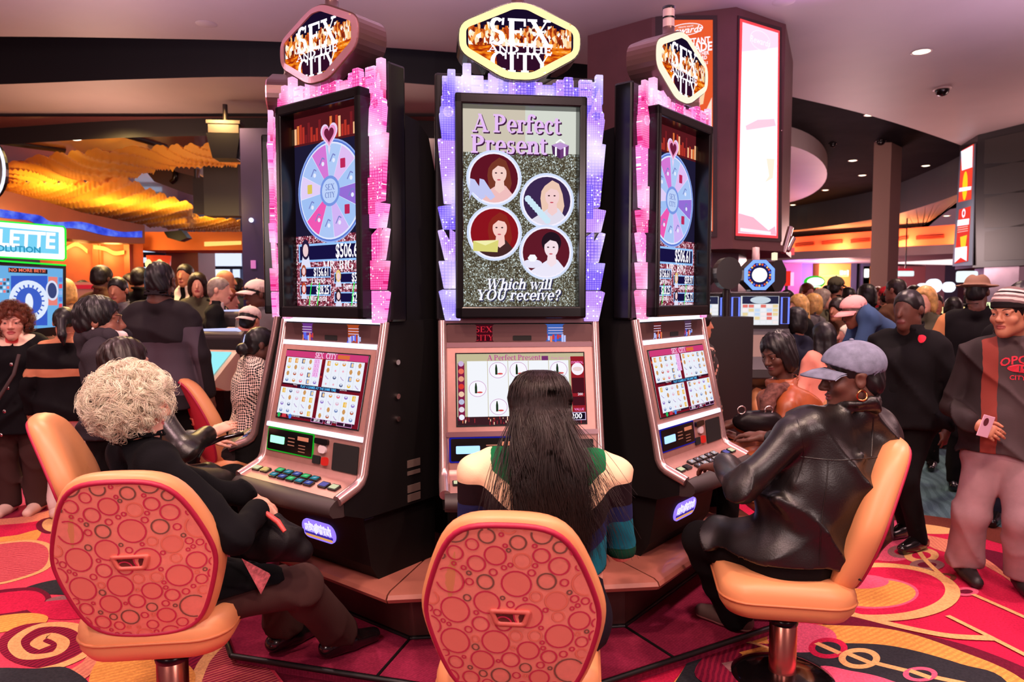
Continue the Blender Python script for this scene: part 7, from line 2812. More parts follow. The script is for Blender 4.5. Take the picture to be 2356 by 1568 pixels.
# ---------------------------------------------------------------- square column, cove, shop fronts on the far right
M_BEIGE = mat('beige_plaster', (176, 140, 128), .6)
p, q = at(2004, 560, 15.0), at(2044, 560, 15.0)
qq = at(2068, 560, 15.5)
sc_ = MB()
sc_.prism([(p[0], p[1]), (q[0], q[1]), (qq[0], qq[1]), (p[0] + qq[0] - q[0], p[1] + qq[1] - q[1])], 0, 4.75, 'z')
struct('column', sc_, M_BEIGE)
fa_, fb_ = at(1700, 560, 27.5), at(2260, 540, 21.5)
cv = MB()
cv.add([vplane(1700, 556, fa_, fb_), vplane(2260, 511, fa_, fb_), vplane(2260, 572, fa_, fb_), vplane(1700, 600, fa_, fb_)], [(0, 1, 2, 3)], 0)
for x0, x1, y in ((1828, 1872, 562), (1890, 1936, 557), (1956, 2000, 553), (2106, 2170, 545), (2066, 2086, 548)):
	for dy in (0, 4):
		a, b = vplane(x0, y + dy, fa_, fb_), vplane(x1, y + dy - 4, fa_, fb_)
		cv.tube([a + np.array((0, -.05, 0)), b + np.array((0, -.05, 0))], .035, 4, 1)
struct('wall_cove', cv, [mat('cove_orange_plaster', (240, 120, 90), .6), mat('cove_slot', (150, 50, 40), .7)])
ls = MB()
ls.tube([vplane(1700, 598, fa_, fb_) + np.array((0, -.3, 0)), vplane(2260, 571, fa_, fb_) + np.array((0, -.3, 0))], .09, 6)
tag(ls.build('cove_light', glow('cove_strip', (255, 190, 40), 2.2)), 'long yellow light strip along the foot of the orange cove wall', 'light strip')
for i in range(4):
	t_ = (i + .5) / 4
	pp = vplane(1700 + 560 * t_, 592 - 26 * t_, fa_, fb_) + np.array((0, -.5, .1))
	add_lamp('POINT', 'cove_glow', tuple(pp), 130, (1.0, .36, .12), .25)
so_ = MB()
a, b = vplane(1700, 601, fa_, fb_), vplane(2260, 573, fa_, fb_)
zs_ = a[2] - .05
so_.add([(a[0], a[1] - .9, zs_), (b[0], b[1] - .9, zs_), (b[0] + 8, b[1] + 12, zs_), (a[0], a[1] + 7, zs_)], [(0, 1, 2, 3)], 0)
so_.add([(a[0], a[1] - .9, zs_), (b[0], b[1] - .9, zs_), (b[0], b[1] - .9, zs_ + .28), (a[0], a[1] - .9, zs_ + .28)], [(0, 1, 2, 3)], 0)
struct('ceiling_soffit', so_, M_CEIL)
bm_ = MB()
slab(bm_, [at(2056, 603, 24), at(2205, 595, 20), at(2205, 609, 20), at(2056, 606, 24)], (0, .15, 0))
tag(bm_.build('ceiling_light_panel', glow('white_light_beam', (255, 226, 226), 1.3)), 'long white light panel under the soffit beside the black kiosk', 'light')
# exit sign, red
mb = MB()
slab(mb, [at(1812, 571, 24), at(1828, 569, 24), at(1828, 586, 24), at(1812, 588, 24)], (0, .06, 0))
tag(mb.build('exit_sign', glow('exit_red', (240, 90, 100), 1.0)), 'small red exit sign hanging before the orange cove', 'sign')
# shops
sh = MB()
for x0, x1, y0, y1, m in ((1795, 1845, 600, 720, 1), (1845, 1870, 600, 720, 2), (1885, 1958, 606, 720, 3), (1958, 1972, 600, 720, 4), (1984, 2002, 600, 720, 4), (2070, 2130, 612, 720, 0), (2130, 2175, 606, 720, 5), (2175, 2206, 600, 720, 4), (1987, 2003, 612, 720, 3)):
	a, b = at(x0, y0, 28), at(x1, y0, 28)
	sh.box(((a[0] + b[0]) / 2, 28 + .4, a[2] / 2), (b[0] - a[0], .8, a[2]), m)
struct('wall_shops', sh, [mat('shop_rose', (190, 120, 120), .7), mat('shop_magenta', (150, 70, 130), .6), mat('shop_violet', (96, 70, 190), .6), mat('shop_amber', (250, 170, 70), .6), mat('shop_slate', (74, 74, 96), .6), mat('shop_curtain', (170, 130, 140), .7)])
add_lamp('POINT', 'shop_lamp', tuple(at(1925, 630, 26)), 160, (1.0, .6, .25), .3)
add_lamp('POINT', 'shop_violet_lamp', tuple(at(1840, 640, 26.3)), 120, (.5, .25, 1.0), .3)

def lit_sign(px, py, w, h, d, m, label, name='lit_sign', shape='rect', thick=.1, cat='sign', post=0):
	a = at(px, py, d)
	W_, H_ = w / F_PX * d, h / F_PX * d
	mb = MB()
	if shape == 'oval':
		mb.prism([(W_ / 2 * math.cos(t_), H_ / 2 * math.sin(t_)) for t_ in [2 * PI * i / 28 for i in range(28)]], 0, thick, 'y')
	else:
		mb.prism(rrect(W_, H_, min(W_, H_) * .18, 3), 0, thick, 'y')
	o = mb.build(name, m, None, tuple(a))
	if post:
		q = MB()
		q.tube([(0, thick * .5, -H_ * .4), (0, thick * .5, -a[2])] if post < 0 else [(0, thick * .5, H_ * .4), (0, thick * .5, post - a[2])], .03, 6)
		q.build('support_post', M_GLOSS, o)
	return tag(o, label, cat), W_, H_

o, W_, H_ = lit_sign(1922, 634, 62, 5, 27.92, glow('shop_sign_amber', (255, 226, 150), 1.6), 'amber strip sign across the far shop front')
for i, (dx, w_, h_) in enumerate(((16, 9, 11), (24, 6, 9), (31, 5, 12))):
	q_ = MB()
	q_.box(((dx) / F_PX * 27 - .02, .02, .12), (w_ / F_PX * 27 * .7, .06, h_ / F_PX * 27))
	q_.build('sign_letter', glow('shop_sign_white', (255, 250, 240), 1.6), o)
lit_sign(1995, 628, 9, 20, 27.92, glow('shop_sign_white', (255, 250, 240), 1.6), 'small white lit sign left of the beige square column')
o, W_, H_ = lit_sign(1876, 648, 46, 28, 17, glow('sign_green', (50, 190, 40), 1.2), 'green and white oval sign above a bank of machines', shape='oval', post=-1)
q_ = MB()
q_.prism([(W_ * .42 * math.cos(t_), H_ * .02 + H_ * .34 * math.sin(t_)) for t_ in [2 * PI * i / 24 for i in range(24)]], -.03, .0, 'y')
q_.prism(rrect(W_ * .5, H_ * .09, .01, 3, 0, -H_ * .40), -.03, .0, 'y')
q_.build('sign_face', glow('sign_pale', (250, 255, 244), 1.4), o)
o, W_, H_ = lit_sign(2085, 629, 36, 12, 21.5, glow('board_white', (226, 236, 240), 1.2), 'white message board hanging from a thin rod, right of the square column')
q_ = MB()
q_.box((-.02, .05, H_ * .75), (W_ * .9, .12, H_ * .5))
q_.build('board_header', mat('red_header', (170, 30, 50), .5, emit=(200, 30, 50), estr=.5), o)
q_ = MB()
q_.tube([(0, .05, H_ * .9), (0, .05, 3.9 - o.location.z)], .02, 6)
q_.build('hanging_rod', M_GLOSS, o)
o, W_, H_ = lit_sign(1812, 640, 16, 34, 15, glow('neon_red', (240, 50, 40), 1.0), 'red neon sign behind the slot machine with the octagonal topper', post=-1)
q_ = MB()
q_.tube([(W_ * .62, -.02, -H_ * .5), (W_ * .62, -.02, H_ * .4)], .035, 8)
q_.build('neon_tube', glow('neon_pink', (255, 170, 220), 1.6), o)
lit_sign(2230, 636, 40, 26, 9.5, glow('board_white', (226, 236, 240), 1.2), 'bright white screen just below the black kiosk', post=-1)

# ---------------------------------------------------------------- other slot machines on the right
def far_machine(px, py, d, w, label, face, top_r, group='slot machines further back', fx=0.0, topface=None):
	"""small upright machine with a round topper: px, py is the centre of its upper screen"""
	a = at(px, py, d)
	t = empty('slot_machine', (a[0], a[1], 0), fx, label, 'slot machine', group)
	zc = a[2]
	mb = MB()
	mb.box((0, .28, (zc + .15) / 2), (w, .5, zc + .15))
	mb.prism([(.03, zc - .14), (-.20, zc - .45), (-.22, zc - .52), (-.05, zc - .60), (.03, .0)], -w / 2, w / 2, 'x')
	mb.build('cabinet', mat('dark_machine_cabinet', (34, 24, 26), .35), t, bevel=.01)
	mb = MB()
	mb.box((0, .02, zc), (w * .62, .02, .23))
	s_ = mb.build('upper_screen', glow('mach_white', (230, 232, 236), 1.0), t)
	g = Gfx((0, .009, zc), (1, 0, 0), (0, 0, 1), {'w': G_WHITE})
	rnd = random.Random(int(px))
	g.rect(0, .083, w * .6, .06, (40, 40, 70))
	g.disc(0, .083, w * .17, (200, 214, 226), .028)
	for r_ in range(5):
		for c_ in range(6):
			g.rect(-w * .25 + c_ * w * .1, .035 - r_ * .032, w * .085, .024, rnd.choice([(240, 240, 246), (236, 214, 160), (230, 120, 110), (200, 220, 246), (250, 236, 236)]))
	g.done('screen_graphics', s_)
	for q in (-1, 1):
		mb = MB()
		mb.tube([(q * w * .41 - .028, .005, zc - .105), (q * w * .41 - .028, .005, zc + .105), (q * w * .41 + .028, .005, zc + .105), (q * w * .41 + .028, .005, zc - .105)], .007, 6, closed=True)
		mb.build('neon_frame', glow('neon_blue', (110, 130, 255), 1.3), t)
	mb = MB()
	mb.box((0, -.065, zc - .28), (w * .5, .02, .20), 0, Matrix.Rotation(math.radians(-35), 3, 'X'))
	mb.build('main_screen', glow('mach_mid', (210, 150, 140), .7), t)
	zt = zc + .15 + top_r * 1.15
	mb = MB()
	mb.prism([(top_r * 1.12 * math.cos(PI / 8 + PI / 4 * i), zt + top_r * 1.12 * math.sin(PI / 8 + PI / 4 * i)) for i in range(8)], .05, .22, 'y')
	mb.box((0, .15, zc + .17), (top_r * .9, .12, .12))
	th = mb.build('topper_housing', mat('dark_machine_cabinet', (34, 24, 26), .35), t, bevel=.01)
	if topface:
		mb = MB()
		mb.tube([(top_r * math.cos(PI / 8 + PI / 4 * i), .045, zt + top_r * math.sin(PI / 8 + PI / 4 * i)) for i in range(8)], .016, 6, closed=True)
		mb.build('topper_ring', glow('neon_sky', (120, 160, 255), 1.4), t)
		mb = MB()
		mb.prism([(top_r * .9 * math.cos(PI / 8 + PI / 4 * i), zt + top_r * .9 * math.sin(PI / 8 + PI / 4 * i)) for i in range(8)], .044, .05, 'y')
		tp = mb.build('topper_screen', glow('topper_navy', (30, 30, 90), 1.0), t)
		g = Gfx((0, .0435, zt), (1, 0, 0), (0, 0, 1), {'w': G_WHITE})
		for i in range(24):
			an = 2 * PI * i / 24
			g.disc(top_r * .74 * math.cos(an), top_r * .74 * math.sin(an), top_r * .075, [(255, 190, 90), (90, 110, 240), (240, 90, 60)][i % 3], n=8)
		g.pg([(top_r * .56 * math.cos(a_) * (1 if abs(math.cos(a_)) < .8 else .95), top_r * .5 * math.sin(a_)) for a_ in [2 * PI * i / 20 for i in range(20)]], topface)
		g.done('topper_graphics', tp)
	mb = MB()
	mb.lathe([(.03, 0), (.03, .05), (.028, .052), (.028, .1), (.001, .105)], 12, 0, (0, .14, zt + top_r * 1.08))
	mb.build('tower_light', mat('frosted_lamp', (225, 190, 190), .25), t)

far_machine(1750, 714, 5.7, .48, 'slot machine with glowing octagonal topper behind the woman in brown leather', None, .115, topface=glow('topper_cream', (250, 246, 236), 1.3))
far_machine(1612, 714, 5.9, .48, 'slot machine half hidden behind the right pink one, blue neon frame showing', None, .115)
mb = MB()
mb.prism([(.10 * math.cos(2 * PI * i / 20), .125 * math.sin(2 * PI * i / 20)) for i in range(20)], 0, .12, 'y')
a = at(1678, 628, 5.55)
o = tag(mb.build('round_sign', mat('dark_machine_cabinet', (34, 24, 26), .35), None, tuple(a), bevel=.012), 'back of a round black sign left of the glowing octagonal topper', 'sign')
q_ = MB()
q_.tube([(0, .06, -.10), (0, .06, -.45)], .03, 8)
q_.build('sign_post', mat('dark_machine_cabinet', (34, 24, 26), .35), o)
mb = MB()
mb.box((0, .2, .72), (.40, .45, 1.44))
mb.build('machine_back', mat('dark_machine_cabinet', (34, 24, 26), .35), None, tuple(np.array((at(1672, 700, 5.5)[0], 5.5, 0)))).name = 'machine_cabinet'
tag(bpy.data.objects['machine_cabinet'], 'plain black machine cabinet under the round black sign', 'cabinet')
mb = MB()
mb.prism([(.07 * math.cos(PI / 8 + PI / 4 * i), .14 * math.sin(PI / 8 + PI / 4 * i)) for i in range(8)], 0, .2, 'y')
a = at(1791, 634, 6.0)
o = tag(mb.build('topper_sign', mat('dark_machine_cabinet', (34, 24, 26), .35), None, tuple(a), bevel=.01), 'black topper sign seen edge-on, right of the glowing octagonal one', 'sign')
q_ = MB()
q_.lathe([(.025, 0), (.025, .06), (.001, .065)], 10, 0, (0, .1, .135))
q_.build('tower_light', glow('lamp_cream', (255, 236, 200), 1.2), o)
q_ = MB()
q_.tube([(0, .1, -.12), (0, .1, -.5)], .03, 8)
q_.build('sign_post', mat('dark_machine_cabinet', (34, 24, 26), .35), o)
for i, (px, py, r_, lb) in enumerate(((2126, 662, 11, 'small round glowing topper, first of three by the beige column'), (2152, 657, 16, 'largest of the three round glowing toppers in the far row'), (2187, 660, 12, 'round glowing topper nearest the black kiosk'))):
	d = 12.0
	a = at(px, py, d)
	t = empty('slot_machine', (a[0], a[1], 0), 0, lb.replace('topper', 'topper on a far slot machine'), 'slot machine', 'slot machines further back')
	R_ = r_ / F_PX * d
	mb = MB()
	mb.box((0, .3, .72), (.5, .5, 1.44))
	mb.build('cabinet', mat('dark_machine_cabinet', (34, 24, 26), .35), t)
	mb = MB()
	mb.prism([(R_ * math.cos(2 * PI * j / 20), a[2] + R_ * math.sin(2 * PI * j / 20)) for j in range(20)], 0, .1, 'y')
	mb.build('topper_screen', glow('topper_white', (236, 240, 255), 1.5), t)
	mb = MB()
	mb.box((0, .03, 1.30), (.42, .04, .16))
	mb.build('upper_screen', glow('mach_blue', (120, 130, 240), 1.1), t)
	mb = MB()
	mb.box((0, .03, 1.02), (.40, .04, .3))
	mb.build('main_screen', glow('mach_cyan', (150, 190, 250), 1.1), t)
t = empty('slot_machine', (at(2208, 690, 8.5)[0], 8.5, 0), -.9, 'slot machine with bright multicoloured screen behind the man in the hat', 'slot machine', 'slot machines further back')
mb = MB()
mb.box((0, .3, .75), (.5, .5, 1.5))
mb.build('cabinet', mat('dark_machine_cabinet', (34, 24, 26), .35), t)
for z_, h_, m_ in ((1.34, .26, glow('mach_gold', (255, 226, 150), 1.3)), (1.02, .28, glow('mach_pinkw', (255, 200, 220), 1.2))):
	mb = MB()
	mb.box((0, .03, z_), (.42, .04, h_))
	mb.build('screen', m_, t)
lit_sign(2275, 720, 18, 50, 6.3, glow('board_cream', (236, 250, 190), 1.1), 'bright screen edge just left of the striped knit hat', 'lit_screen', cat='screen', post=-1)

# ---------------------------------------------------------------- left: golden drape, bulkhead, wood wall, roulette
M_DRAPE = mat('golden_drape', (246, 172, 60), .5, sheen=.3)
nt = M_DRAPE.node_tree
tr = nt.nodes.new('ShaderNodeBsdfTranslucent')
tr.inputs[0].default_value = lin((255, 176, 60))
ms_ = nt.nodes.new('ShaderNodeMixShader')
ms_.inputs[0].default_value = .5
nt.links.new(nt.nodes['Principled BSDF'].outputs[0], ms_.inputs[1])
nt.links.new(tr.outputs[0], ms_.inputs[2])
nt.links.new(ms_.outputs[0], nt.nodes['Material Output'].inputs[0])

def resample(pts, n):
	P = np.array(smooth_curve(pts, 8, False))
	d = np.concatenate(([0], np.cumsum(np.linalg.norm(np.diff(P, axis=0), axis=1))))
	t_ = np.linspace(0, d[-1], n)
	return np.stack([np.interp(t_, d, P[:, 0]), np.interp(t_, d, P[:, 1])], 1)

dr = MB()
TOPC = [(-60, 410), (10, 375), (100, 352), (230, 339), (370, 331), (480, 327), (640, 324)]
MIDC = [(-60, 430), (10, 412), (150, 413), (290, 405), (350, 386), (420, 377), (640, 368)]
MIDL = [(-60, 430), (10, 412), (150, 413), (290, 405), (328, 424), (385, 446), (443, 468), (448, 490), (553, 502)]
BOTC = [(-60, 430), (10, 436), (100, 460), (190, 487), (330, 515), (450, 527), (553, 528)]
for A_, B_, za, zb_, nf, sk_ in ((TOPC, MIDC, 3.78, 3.52, 15, -3.6), (MIDL, BOTC, 3.52, 3.34, 19, 4.6)):
	nU, nV = 280, 22
	a_, b_ = resample(A_, nU), resample(B_, nU)
	v = []
	for i in range(nU):
		pa, pb = atz(a_[i][0], a_[i][1], za), atz(b_[i][0], b_[i][1], zb_)
		for j in range(nV):
			t_ = j / (nV - 1)
			ph = (i / nU * nf + sk_ * t_ + .5 * math.sin(7 * i / nU) + .3 * math.sin(19 * i / nU + 2 * t_))
			fo = abs(math.sin(PI * ph)) ** .55
			fo2 = abs(math.sin(PI * ph * 2.3 + 1)) ** .8
			pz = pa * (1 - t_) + pb * t_
			v.append((pz[0], pz[1], pz[2] - .05 * math.sin(PI * t_) - .10 * (1 - fo) - .025 * (1 - fo2)))
	dr.add(v, [(i * nV + j, (i + 1) * nV + j, (i + 1) * nV + j + 1, i * nV + j + 1) for i in range(nU - 1) for j in range(nV - 1)], 0, True)
tag(dr.build('ceiling_drape', M_DRAPE), 'golden pleated fabric canopy gathered round an oval opening in the lounge ceiling', 'drape')
for px, py, e_ in ((60, 400, 80), (200, 370, 110), (330, 355, 110), (470, 345, 110), (120, 445, 40), (260, 470, 50), (380, 485, 55), (500, 515, 60)):
	a = atz(px, py, 3.3)
	add_lamp('SPOT', 'drape_lamp', (a[0], a[1] + .1, 3.92), e_ * 2.6, (1.0, .66, .22), .12, (a[0], a[1] + .1, 0), 2.7, .5)
	add_lamp('POINT', 'drape_lamp', (a[0], a[1] - .2, 2.7), e_ * .09, (1.0, .62, .2), .15)  # extra light added below the drape to shade its folds
# loudspeakers and equipment
a = at(520, 330, 9.0)
t = empty('hanging_loudspeaker', (a[0], a[1], a[2]), .1, 'black loudspeaker hanging from the lounge ceiling before the golden drape', 'loudspeaker')
mb = MB()
mb.prism([(-.2, .1), (.2, .1), (.15, -.2), (-.13, -.2)], -.12, .15, 'y')
mb.prism([(.2, .1), (.23, -.02), (.17, -.2), (.15, -.2)], -.08, .15, 'y')
mb.build('speaker_cabinet', M_GLOSS, t, bevel=.01)
mb = MB()
mb.box((0, 0, .16), (.36, .2, .1))
mb.box((0, 0, .24), (.40, .22, .04))
mb.tube([(0, 0, .2), (0, 0, 3.95 - a[2])], .03, 6)
mb.build('yoke_bracket', mat('dark_steel', (70, 60, 62), .4, .7), t)
wa, wb_ = at(-420, 600, 10.5), at(330, 600, 13.0)
a = at(404, 541, 12.4)
mb = MB()
mb.prism([(-.2, .06), (.1, .09), (.2, -.04), (.06, -.1), (-.14, -.04)], 0, .2, 'y')
tag(mb.build('wall_loudspeaker', M_GLOSS, None, tuple(a)), 'small black loudspeaker on the orange bulkhead', 'loudspeaker')
a = at(405, 417, 12.6)
t = empty('stage_equipment', tuple(a), 0, 'dark grey lighting equipment showing through the oval opening of the drape', 'equipment')
mb = MB()
mb.prism([(-.5, .15), (-.2, .27), (.1, .25), (.42, .05), (.42, -.28), (.1, -.18), (-.38, .0)], 0, .5, 'y')
mb.build('equipment_box', mat('grey_equipment', (74, 62, 70), .5), t, bevel=.02)
mb = MB()
mb.tube([(-.02, -.04, .2), (.02, -.06, .12), (.0, -.06, .02), (-.06, -.04, -.02)], .045, 8)
mb.build('hose', M_GLOSS, t)
mb = MB()
mb.box((.22, -.06, .18), (.45, .05, .14), 0, Matrix.Rotation(.25, 3, 'Y'))
mb.build('truss', mat('truss_grey', (126, 110, 120), .4, .6), t)
mb = MB()
mb.tube([(.4 + .07 * math.cos(t_), -.05, -.16 + .07 * math.sin(t_)) for t_ in [2 * PI * i / 14 for i in range(14)]], .014, 6, closed=True)
mb.build('cable_ring', mat('truss_grey', (126, 110, 120), .4, .6), t)
mb = MB()
a, b = at(470, 376, 11.5), at(553, 497, 11.5)
mb.box(((a[0] + b[0]) / 2, 11.6, (a[2] + b[2]) / 2), (b[0] - a[0], .3, a[2] - b[2]))
a, b = at(443, 410, 11.9), at(470, 490, 11.9)
mb.box(((a[0] + b[0]) / 2, 12, (a[2] + b[2]) / 2), (b[0] - a[0], .2, a[2] - b[2]))
mb.tube([(a[0], 12, a[2]), (a[0], 12, 3.94)], .02, 6)
mb.tube([(b[0] + .2, 11.6, a[2]), (b[0] + .2, 11.6, 3.94)], .02, 6)
tag(mb.build('charcoal_baffle', mat('charcoal_panel', (44, 40, 46), .5)), 'dark charcoal panel hanging beside the oval opening of the drape', 'panel')
mb = MB()
a, b = at(553, 372, 8.8), at(618, 372, 8.8)
mb.box(((a[0] + b[0]) / 2, 9.1, a[2] / 2 + .2), (b[0] - a[0], .6, a[2] + .4))
struct('column_blue', mb, mat('deep_blue_column', (44, 30, 84), .4, var=.2, vscale=2))
mb = MB()
mb.ell((0, 0, 0), (.028, .03, .028), 12)
tag(mb.build('pilot_light', glow('pilot', (226, 226, 255), 1.8), None, tuple(at(578, 506, 8.77))), 'tiny white light on the deep blue column', 'light')
mb = MB()
mb.box((0, 0, 0), (.06, .02, .10))
tag(mb.build('notice', mat('lilac_notice', (190, 120, 200), .6, emit=(190, 110, 200), estr=.35), None, tuple(at(583, 608, 8.78))), 'small lilac notice on the deep blue column', 'notice')
# brown bulkhead with a blue wave of light
ba, bb = at(-80, 500, 9.6), at(333, 540, 12.0)
nb = unit(np.array((bb[1] - ba[1], -(bb[0] - ba[0]), 0)))
if nb[1] > 0:
	nb = -nb
bp = lambda x, y, d_=0.0: vplane(x, y, ba, bb) + nb * d_
mb = MB()
slab(mb, [bp(*q) for q in ((-80, 424), (20, 440), (100, 462), (190, 489), (333, 518), (333, 560), (250, 558), (150, 548), (20, 528), (-80, 512))], -nb * .5)
t = mb.build('bulkhead', mat('brown_bulkhead', (112, 52, 36), .5, var=.15, vscale=3))
tag(t, 'brown bulkhead under the golden drape with a wavy blue light band', 'bulkhead')
mb = MB()
up_, dn_ = smooth_curve([(-80, 470), (0, 481), (60, 491), (92, 496), (120, 510), (185, 510), (240, 524), (280, 533), (326, 531)], 5, False), smooth_curve([(-80, 482), (0, 500), (60, 506), (84, 516), (110, 526), (170, 525), (235, 540), (280, 545), (326, 546)], 5, False)
vv = [bp(q[0], q[1], .012) for q in up_] + [bp(q[0], q[1], .012) for q in dn_]
n = len(up_)
mb.add(vv, [(i, i + 1, n + i + 1, n + i) for i in range(n - 1)])
mb.build('blue_light_band', glow_tex('blue_wave_glass', 'noise', [(.3, (40, 56, 190)), (.5, (70, 90, 240)), (.7, (120, 150, 255))], 6.0, .95), t)
# wall lamps on the wood
nw = unit(np.array((wb_[1] - wa[1], -(wb_[0] - wa[0]), 0)))
if nw[1] > 0:
	nw = -nw
for i, (cv_, lb) in enumerate(((((146, 575), (170, 562), (185, 566), (200, 578)), 'amber wall lamp with wavy top on the wood wall, beside the roulette sign'), (((214, 568), (240, 572), (262, 582), (284, 580)), 'amber wall lamp with wavy top, right one on the wood wall'))):
	c = smooth_curve(cv_, 5, False)
	mb = MB()
	pts = [vplane(q[0], q[1] - 4, wa, wb_) + nw * .10 for q in c] + [vplane(q[0], q[1] + 5, wa, wb_) + nw * .10 for q in c[::-1]]
	slab(mb, pts, -nw * .05)
	o = mb.build('wall_lamp', glow('amber_lamp', (255, 216, 90), 1.6))
	tag(o, lb, 'wall lamp', 'amber wall lamps')
	m_ = vplane(c[len(c) // 2][0], c[len(c) // 2][1] + 6, wa, wb_) + nw * .35
	add_lamp('POINT', 'wall_lamp_glow', tuple(m_), 26, (1.0, .5, .12), .12)
# orange bulkhead, lounge openings
mb = MB()
a, b = at(330, 520, 13.2), at(553, 520, 13.2)
z0_, z1_ = at(400, 575, 13.2)[2], at(400, 533, 13.2)[2]
mb.box(((a[0] + b[0]) / 2, 13.7, (z0_ + z1_) / 2), (b[0] - a[0] + .2, 1.0, z1_ - z0_))
struct('trim_2', mb, mat('orange_bulkhead', (226, 124, 60), .6))
mb = MB()
slab(mb, [at(470, 556, 13.1), at(553, 554, 13.1), at(553, 562, 13.1), at(470, 566, 13.1)], (0, .05, 0))
tag(mb.build('cove_light', glow('cove_gold', (255, 206, 110), 1.3)), 'golden light strip under the orange bulkhead', 'light strip')
for i, (x0, y0, x1, y1, c_, s_) in enumerate(((316, 572, 380, 700, (206, 224, 255), 1.25), (455, 582, 556, 612, (222, 230, 255), 1.15), (480, 616, 530, 690, (226, 236, 255), 1.4), (536, 618, 553, 690, (214, 226, 255), 1.2))):
	mb = MB()
	a, b = at(x0, y0, 24.5 + .1 * i), at(x1, y1, 24.5 + .1 * i)
	mb.box(((a[0] + b[0]) / 2, a[1], (a[2] + b[2]) / 2), (b[0] - a[0], .05, a[2] - b[2]))
	struct('window_%d' % (i + 1), mb, glow('window_daylight_%d' % i, c_, s_))
mb = MB()
for x0, y0, x1, y1 in ((314, 580, 382, 592), (314, 604, 382, 614), (453, 612, 556, 619)):
	a, b = at(x0, y0, 24.0), at(x1, y1, 24.0)
	mb.box(((a[0] + b[0]) / 2, a[1], (a[2] + b[2]) / 2), (b[0] - a[0], .1, a[2] - b[2]))
struct('trim_3', mb, mat('navy_beam', (44, 44, 66), .5))
mb = MB()
a, b = at(381, 560, 14.0), at(455, 560, 14.0)
mb.box(((a[0] + b[0]) / 2, 14.4, a[2] / 2), (b[0] - a[0], .8, a[2]))
struct('column_plum', mb, mat('plum_column', (136, 84, 84), .6))
a = at(366, 604, 12.6)
t = empty('drum_lamp', tuple(a), 0, 'red drum lamp with two bright spots behind the tall broad man', 'lamp')
mb = MB()
mb.lathe([(.001, .12), (.2, .12), (.17, -.2), (.001, -.2)], 24)
mb.build('lamp_shade', mat('red_drum_shade', (190, 60, 40), .5, emit=(210, 60, 30), estr=.5), t)
for q in (-.09, .1):
	mb = MB()
	mb.ell((q, -.19, -.03), (.06, .02, .08), 12)
	mb.build('bulb', glow('bulb_amber', (255, 220, 140), 1.8), t)
mb = MB()
mb.tube([(0, 0, -.2), (0, 0, -a[2])], .12, 12)
mb.build('lamp_post', M_GLOSS, t)
# framed screen behind the crowd
mb = MB()
a = at(191, 700, 9.0)
mb.prism(rrect(.42, .56, .02, 3), 0, .05, 'y')
t = mb.build('framed_board', mat('pale_frame', (226, 170, 160), .4, .4), None, tuple(a))
tag(t, 'red and white framed board behind the roulette crowd', 'board')
q_ = MB()
q_.box((0, -.004, 0), (.38, .006, .52))
q_.build('board_face', mat('board_blush', (206, 150, 140), .4), t)
q_ = MB()
q_.box((0, -.009, .22), (.38, .006, .05))
q_.build('board_header', mat('red_header', (170, 30, 50), .5), t)
for s_ in (-.17, .17):
	q_ = MB()
	q_.tube([(s_, .025, -.27), (s_, .025, -a[2])], .015, 6)
	q_.build('leg', M_GLOSS, t)

# roulette machine at the left edge
ra, rb = at(-90, 690, 5.55), at(152, 690, 6.2)
er = unit((rb - ra) * np.array((1, 1, 0)))
nr = np.array((er[1], -er[0], 0))
if nr[1] > 0:
	nr = -nr
rp = lambda x, y, d_=0.0: vplane(x, y, ra, rb) + nr * d_
rc = rp(30, 690)
t = empty('roulette_machine', (rc[0], rc[1], 0), 0, 'electronic roulette machine with lit sign and wheel screen at the left edge', 'gaming machine')
R0 = np.array((rc[0], rc[1], 0))
mb = MB()
slab(mb, [rp(*q) - R0 for q in ((-90, 596), (152, 611), (152, 770), (-90, 790))], -nr * .12)
sc_ = mb.build('screen_housing', M_GLOSS, t)
mb = MB()
slab(mb, [rp(q[0], q[1], .006) - R0 for q in ((-84, 606), (144, 618), (143, 750), (-84, 770))], -nr * .004)
rs = mb.build('wheel_screen', glow('roulette_blue', (110, 176, 230), 1.0), t)
cc = (60, 690)
Lr = lambda x, y: loc2(lambda a_, b_: rp(a_, b_, .007) - R0, er, cc, x, y)
g = Gfx(rp(60, 690, .007) - R0, er, Z1, {'w': G_WHITE})
g.pg([Lr(*q) for q in ((24, 634), (108, 634), (108, 748), (24, 748))], (58, 92, 200))
for cx_, cy_, rw, rh in ((66, 692, 40, 47),):
	x, z = Lr(cx_, cy_)
	W2, H2 = rw / F_PX * 6.1, rh / F_PX * 6.0
	g.disc(x, z, W2, (226, 236, 255), H2)
	g.disc(x, z, W2 * .66, (64, 96, 200), H2 * .66)
	for i in range(20):
		an = 2 * PI * i / 20
		g.line([(x + W2 * .66 * math.cos(an), z + H2 * .66 * math.sin(an)), (x + W2 * .8 * math.cos(an), z + H2 * .8 * math.sin(an))], .012, (64, 96, 200))
	g.disc(x, z - H2 * .05, W2 * .2, (236, 242, 255), H2 * .42)
g.pg([Lr(*q) for q in ((110, 636), (131, 637), (131, 702), (110, 702))], (236, 130, 120))
x, z = Lr(113, 668)
g.disc(x + .02, z, .05, (220, 226, 250), .085)
g.disc(x + .02, z, .036, (60, 70, 120), .066)
for i in range(7):
	g.pg([Lr(*q) for q in ((134, 638 + 15 * i), (142, 638 + 15 * i), (142, 648 + 15 * i), (134, 648 + 15 * i))], [(90, 130, 220), (236, 80, 90), (150, 180, 240)][i % 3])
g.pg([Lr(*q) for q in ((18, 615), (108, 620), (108, 630), (18, 626))], (40, 30, 40))
x, z = Lr(62, 622)
g.tx('NO MORE BETS!', x, z, .038, (255, 120, 90), .001)
